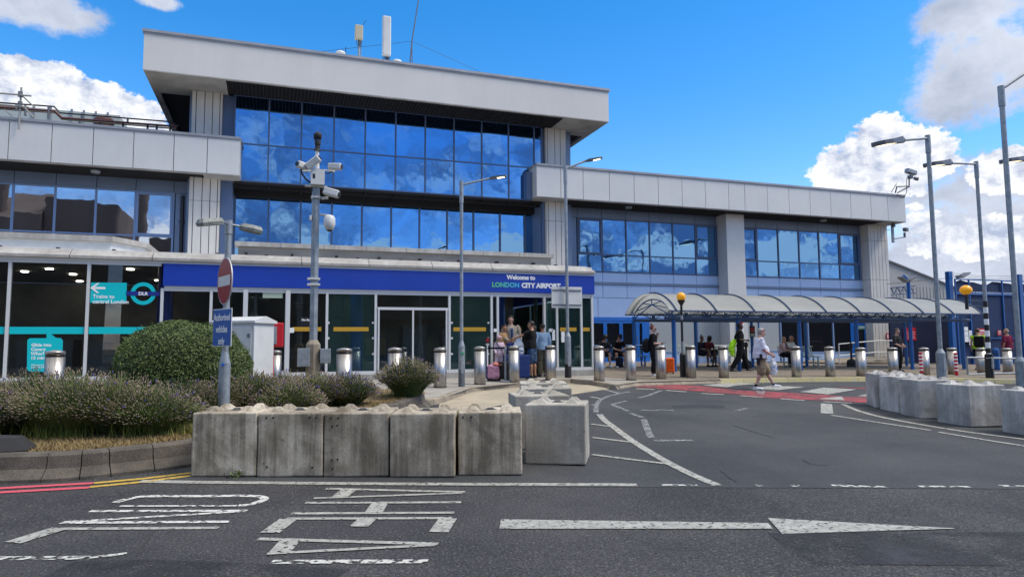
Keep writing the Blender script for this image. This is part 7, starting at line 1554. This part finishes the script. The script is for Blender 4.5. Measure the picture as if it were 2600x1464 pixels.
strap(o, [V3(.10, .06, 1.06), V3(.02, .10, .95), V3(-.10, .08, .80)], .010, 'c_black')
J, s = standing(1.62, .16); J['elR'] = V3(.2, .03, 1.14)*s; J['wrR'] = V3(.1, .2, 1.02)*s
p6 = ent(1281, 20.35); person('dark-haired young woman in tan vest top behind the girl in the cap', p6, (.25, -1), J, s, 'tan', ('c_tan', 0, .02, .01, 'vest_top'), ('trousers', 'c_beige', 1.9, .03), 'black', 'hair_blk', vox=.009, look=(.35, 1, -.3), hair_style='pony')
J, s = standing(1.58, .16); J['elL'] = V3(-.2, .05, 1.14)*s; J['wrL'] = V3(-.08, .2, 1.05)*s
p7 = ent(1316, 20.45); person('woman in off-white shirt with long dark hair, facing right', p7, (.8, -.5), J, s, 'tan', ('c_offwhite', 1.7, .1, .03, 'shirt'), ('trousers', 'c_offwhite', 1.9, .03), 'shoe_w', 'hair_blk', vox=.009, hair_style='long')
J, s = standing(1.60, .17); J['elR'] = V3(.22, -.02, 1.12)*s; J['wrR'] = V3(.24, .05, .88)*s
p8 = ent(1356, 20.25); person('woman in cream top and black trousers hidden behind the man in denim shorts', p8, (-.85, -.1), J, s, 'pale', ('c_cream', .7, .05, .04, 'top'), ('trousers', 'c_black', 1.95, .07), 'black', 'hair_brn', vox=.009, hair_style='bob')
J, s = standing(1.66, .19)
p9 = ent(1378, 20.0); person('man in light blue sweater seen from behind, walking into the entrance', p9, (.1, 1), J, s, 'olive', ('c_lightblue', 1.9, .08, .03, 'sweater'), ('trousers', 'c_camo', 1.93, .035), 'rubber', 'hair_blk', vox=.010)
J, s = standing(1.62, .17); p10 = ent(1304, 21.0); person('woman mostly hidden behind the beige jacket, dark hair, holding a pink cup', p10, (.3, -1), J, s, 'pale', ('c_palepink', 1.6, .06, .02, 'top'), ('trousers', 'c_char', 1.9, .03), 'black', 'hair_brn', vox=.010, hair_style='long')
# luggage at the entrance
cloth('blue_shell', (.022, .045, .17)); cloth('navy_shell', (.02, .035, .16)); cloth('pink_bag', (.62, .30, .42)); cloth('coral', (.78, .28, .22))
gl = lambda px, Y: V3(onY(px, 950, Y).x, Y, gz(onY(px, 950, Y).x, Y)+.128)
bgp = root('child_trolley_bag', gl(1253, 18.95), 'soft pink wheeled bag with a navy side and a coral cap on top', 'bag', rz=rad(-15)); g = MB(); g.obox((0, 0, .26), .17, .12, .21, bev=.07); g.ball((.03, -.05, .15), .15, .12, .12); mesh_obj('bag_body', remesh(g, .012, 3, .012, 8, 1), 'pink_bag', bgp)
g = MB(); g.obox((-.08, .08, .22), .13, .08, .19, bev=.05); g.build('bag_back', 'blue_shell', bgp, local=True); g = MB(); g.box(-.16, .2, -.06, .12, .0, .05); g.build('wheel_base', 'rubber', bgp, local=True)
cc_ = root('coral_cap', gl(1258, 18.9)+V3(0, 0, .46), 'coral cap lying on the pink wheeled bag', 'hat', rz=.4); g = MB(); g.lathe([(.09, 0), (.09, .02), (.07, .07), (0, .085)], n=18); g.obox((.05, -.11, .0), .06, .07, .006, Rz(.3), bev=.004); g.build('crown', 'coral', cc_, local=True)
suitcase(gl(1277, 18.95), .36, .24, .50, 'c_char', 'black ribbed suitcase beside the pink wheeled bag', rz=rad(-8), handle=0, ribs=4)
suitcase(gl(1296, 19.35), .40, .26, .68, 'navy_shell', 'navy suitcase behind the black one, left of the bollard', rz=rad(5), ribs=4)
suitcase(gl(1326, 19.15), .42, .28, .68, 'blue_shell', 'large blue suitcase right of the bollard', rz=rad(-5), ribs=0)
suitcase(gl(1303, 19.75)+V3(0, 0, .7), .40, .24, .32, 'navy_shell', 'dark blue cabin case resting high behind the bollard', rz=rad(0), handle=0, ribs=0)
# queue stanchion and its belt
st_ = root('queue_post', gl(1283.5, 18.55), 'slim steel queue post with a dark belt', 'barrier post'); g = MB(); g.lathe([(.17, 0), (.17, .02), (.03, .045), (.03, .92), (.035, .93), (.035, 1.0), (0, 1.01)], n=18); g.build('post', 'galv', st_, local=True)
g = MB(); p0 = gl(1283.5, 18.55); p1 = onY(1236, 884, 19.1); d = p1-p0; g.box(0, 0.001, 0, 0.001, 0, .001); g.V = []; g.F = []; g.mi = []; g.add([(0, 0, .93), (0, 0, .985), (d.x, d.y, .985), (d.x, d.y, .93)], [(0, 1, 2, 3)]); g.build('belt', 'c_navy', st_, local=True, fix=False)
q = onY(1237.5, 868, 19.1); s_ = root('no_smoking_sign', (q.x, 19.1, gz(q.x, 19.1)+.12), 'black no smoking sign on a thin white post left of the entrance group', 'sign'); g = MB(); g.tube([(0, 0, 0), (0, 0, q.z-s_.location.z-.1)], .02, 8); g.build('post', 'white', s_, local=True)
zz = q.z-s_.location.z; g = MB(); g.box(-.065, .065, -.012, .0, zz-.13, zz+.13); g.build('sign_plate', 'black', s_, local=True); g = MB(); g.lathe([(.035, 0), (.05, 0), (.05, .004), (.035, .004), (.035, 0)], (0, -.014, zz+.06), 18, R=frame((0, -1, 0))); g.obox((0, -.016, zz+.06), .045, .002, .008, Matrix.Rotation(.8, 3, 'Y')); g.build('red_ring', 'red', s_, local=True)
g = MB(); g.box(-.05, .05, -.016, -.0125, zz-.06, zz-.045); g.box(-.05, .05, -.016, -.0125, zz-.09, zz-.08); g.build('lettering', 'white', s_, local=True)
# 4 benches
def seatp(px, Y): q = onY(px, 920, Y); return V3(q.x, Y, gz(q.x, Y)+.12)
YBn = G(1557, 932, .12).y+.35
J, s = seated(1.80, .20, .46, .17); o, P, R = person('seated man in black with a navy cap bent over his phone on the blue bench', seatp(1567, YBn-.05), (-.15, -1), J, s, 'pale', ('c_black', .8, .05, .02, 'tshirt'), ('shorts', 'c_char', .8, .02), 'shoe_w', 'hair_blk', vox=.010, look=(0, .8, -.6)); capobj(o, P, s, 'c_navy', R=R)
q = seatp(1573, YBn-.55); b_ = root('backpack', q, 'navy backpack on the ground between the feet of the seated man with the cap', 'bag'); g = MB(); g.obox((0, 0, .2), .14, .1, .2, bev=.06); g.obox((0, -.1, .14), .1, .03, .1, bev=.02); g.build('bag_body', 'c_navy', b_, local=True); g = MB(); g.tube([(-.03, 0, .4), (0, 0, .44), (.03, 0, .4)], .01, 6); g.build('handle', 'c_black', b_, local=True)
J, s = seated(1.70, .16, .46, .13); person('person on the blue bench mostly hidden behind a bollard, bare legs and white shoes', seatp(1530, YBn-.05), (-.05, -1), J, s, 'pale', ('c_char', 1.8, .05, .03, 'jacket'), ('shorts', 'c_char', .9, .02), 'shoe_w', 'hair_blk', vox=.011, look=(0, .8, -.6), hair_style='afro')
YB2 = G(1800, 931, .12).y+.35
J, s = seated(1.62, .05, .46, .07); J['knL'] += V3(.12, .04, .10); J['anL'] = V3(.10, .62, .30)*s; J['toeL'] = V3(.12, .74, .24)*s; person('seated woman in dark uniform with red scarf turning to her neighbour, hair tied back', seatp(1778, YB2), (.5, -1), J, s, 'brown', ('c_navy', .8, .05, .02, 'blouse'), ('skirt', 'c_navy', .9, .0), 'black', 'hair_blk', vox=.010, look=(.5, .8, 0), hair_style='bun')
J, s = seated(1.66, .08, .46, .08); J['knR'] += V3(-.08, .02, .08); person('seated woman in dark uniform with full dark hair, phone in her lap', seatp(1797, YB2), (.1, -1), J, s, 'dark', ('c_maroon', .8, .05, .02, 'blouse'), ('skirt', 'c_navy', .9, .0), 'black', 'hair_blk', vox=.010, look=(-.2, .8, -.25), hair_style='afro')
q = seatp(1816, YB2-.0)+V3(0, 0, .46); hb_ = root('handbag', q, 'black handbag on the bench beside the woman with full dark hair', 'bag'); g = MB(); g.obox((0, 0, .13), .15, .07, .13, bev=.03); g.build('bag_body', 'c_black', hb_, local=True); g = MB(); g.tube([(-.07, 0, .25), (-.04, 0, .36), (.04, 0, .36), (.07, 0, .25)], .01, 6); g.build('handle', 'c_black', hb_, local=True)
YB3 = G(2010, 932, .12).y+.3
J, s = seated(1.64, .05, .46, .09); person('seated blonde woman in pink top and dark glasses on the pale bench', seatp(1986, YB3), (.5, -1), J, s, 'pale', ('c_palepink', 0, .03, .02, 'vest_top'), ('trousers', 'c_black', 1.9, .03), 'black', 'hair_blond', vox=.010, look=(.4, 1, 0), hair_style='long')
J, s = seated(1.76, .05, .46, .11); person('seated bald man in white and navy shirt on the pale bench', seatp(2006, YB3), (.3, -1), J, s, 'tan', ('c_offwhite', .8, .05, .03, 'shirt'), ('trousers', 'c_char', 1.9, .03), 'rubber', 'hair_grey', fat=.08, vox=.010, hair_style='bald')
# 5 walking man with the vest
J, s = standing(1.80, .20); J['knL'] = V3(-.09, .16, .50)*s; J['anL'] = V3(-.09, .26, .10)*s; J['toeL'] = V3(-.1, .42, .06)*s; J['knR'] = V3(.09, -.10, .50)*s; J['anR'] = V3(.09, -.36, .12)*s; J['toeR'] = V3(.1, -.22, .035)*s; J['elR'] = V3(.26, -.08, 1.15)*s; J['wrR'] = V3(.22, .17, 1.12)*s; J['elL'] = V3(-.26, -.12, 1.15)*s; J['wrL'] = V3(-.24, .12, 1.02)*s
p5_ = gp(1882, 943); person('man in black uniform striding right, half hidden by a blue walkway post', p5_, (RGT*.95-FWD*.05), J, s, 'dark', ('c_black', .8, .05, .02, 'shirt'), ('trousers', 'c_black', 1.94, .03), 'black', 'hair_blk', vox=.009)
q = p5_-RGT*.30-FWD*.12; hv = root('hi_vis_vest', q+V3(0, 0, .62), 'bright yellow hi-vis vest hanging from the hand of the walking man', 'vest'); g = MB(); g.tube([(.10, 0, .55), (.02, 0, .45), (-.06, 0, .25), (-.04, 0, .05), (.02, 0, -.05)], [(.05, .03), (.13, .07), (.15, .08), (.12, .06), (.03, .02)], 14, xref=(1, 0, 0)); mesh_obj('vest_cloth', remesh(g, .012, 2, .03, 10, 4), 'c_hivis', hv)
g = MB(); g.tube([(.12, -.06, .45), (-.0, -.09, .25), (.04, -.07, .0)], .012, 6); g.build('reflective_strip', 'signgrey', hv, local=True)
# 6 far right people
p6_ = atd(2277, 27.0); p6_.z = gz(p6_.x, p6_.y)+.12
J, s = standing(1.70, .19); J['elL'] = V3(-.24, .04, 1.13)*s; J['wrL'] = V3(-.12, .22, 1.03)*s; J['elR'] = V3(.24, .04, 1.13)*s; J['wrR'] = V3(.10, .22, 1.02)*s
person('man with dark hair in dark clothes standing behind the ramp railing', p6_, (.2, -1), J, s, 'pale', ('c_char', 1.0, .06, .03, 'shirt'), ('trousers', 'c_black', 1.93, .03), 'black', 'hair_brn', vox=.011, look=(0, .9, -.3))
p7_ = atd(2482, 29.0); p7_.z = gz(p7_.x, p7_.y)+.12
J, s = standing(1.76, .20); J['elR'] = V3(.26, .05, 1.12)*s; J['wrR'] = V3(.22, .25, 1.12)*s; o, P, R = person('man in yellow hi-vis vest and shorts with a black backpack, reading the fence notices', p7_, (.75, .75), J, s, 'pale', ('c_hivis', .35, .08, .04, 'hi_vis_vest'), ('shorts', 'c_black', .95, .03), 'black', 'hair_brn', vox=.011)
R7 = Matrix.Rotation(math.atan2(-.75, .75), 3, 'Z'); b_ = held('backpack', p7_, R7, (0, -.24, 1.20), 'black backpack worn over the yellow hi-vis vest', 'bag'); g = MB(); g.obox((0, 0, 0), .18, .12, .24, bev=.08); mesh_obj('bag_body', remesh(g, .014, 2, .012, 8, 6), 'c_black', b_)
g = MB(); g.tube([(.12, .08, .2), (.13, .2, .25), (.13, .36, .12)], .02, 6); g.tube([(-.12, .08, .2), (-.13, .2, .25), (-.13, .36, .12)], .02, 6); g.build('strap', 'c_black', b_, local=True)
p8_ = atd(2556, 28.0); p8_.z = gz(p8_.x, p8_.y)+.12
J, s = standing(1.78, .22); person('bald man in burgundy t-shirt seen from behind at the right edge', p8_, (-.1, 1), J, s, 'tan', ('c_burg', .85, .08, .04, 'tshirt'), ('shorts', 'c_black', 1.0, .04), 'black', 'hair_grey', fat=.18, vox=.011, hair_style='bald')
for ob in bpy.data.objects:
    if '_P' in ob: del ob['_P']

# separate pieces that were drawn in one go become parts of their own
def split_parts(names):
    for o in [o for o in bpy.data.objects if o.type == 'MESH' and o.name.split('.')[0] in names]:
        bm = bmesh.new(); bm.from_mesh(o.data); bm.verts.ensure_lookup_table(); seen = set(); comps = []
        for v in bm.verts:
            if v.index in seen: continue
            st = [v]; seen.add(v.index); comp = []
            while st:
                q = st.pop(); comp.append(q.index)
                for e in q.link_edges:
                    w = e.other_vert(q)
                    if w.index not in seen: seen.add(w.index); st.append(w)
            comps.append(comp)
        if len(comps) < 2 or len(comps) > 60: bm.free(); continue
        nm = o.name.split('.')[0]; mats = list(o.data.materials)
        for k, comp in enumerate(comps):
            mp = {i: n for n, i in enumerate(comp)}; cs = set(comp); V = [bm.verts[i].co.copy() for i in comp]; F = [[mp[v.index] for v in f.verts] for f in bm.faces if f.verts[0].index in cs]
            me = bpy.data.meshes.new(nm); me.from_pydata([tuple(v) for v in V], [], F); me.update()
            for m_ in mats: me.materials.append(m_)
            c = o.copy(); c.data = me; S.collection.objects.link(c); c.parent = o.parent
        bm.free(); bpy.data.objects.remove(o)
split_parts({'reveal_panel', 'glass_fin', 'notice', 'sticker', 'glass_clamp', 'desk', 'poster', 'roof_peg', 'gutter_bracket', 'ledger', 'coupler', 'brace', 'guy_wire', 'rib_band', 'clamp', 'mounting_rail', 'road_crack', 'teal_stripe', 'peeled_paint', 'hatch_bar', 'give_way_dash', 'faded_arrow', 'lane_line', 'double_red_line', 'double_yellow_line', 'pouch', 'door_frame', 'door_surround', 'wire', 'white_band', 'black_band', 'cables', 'camera_body', 'wheel_base'})
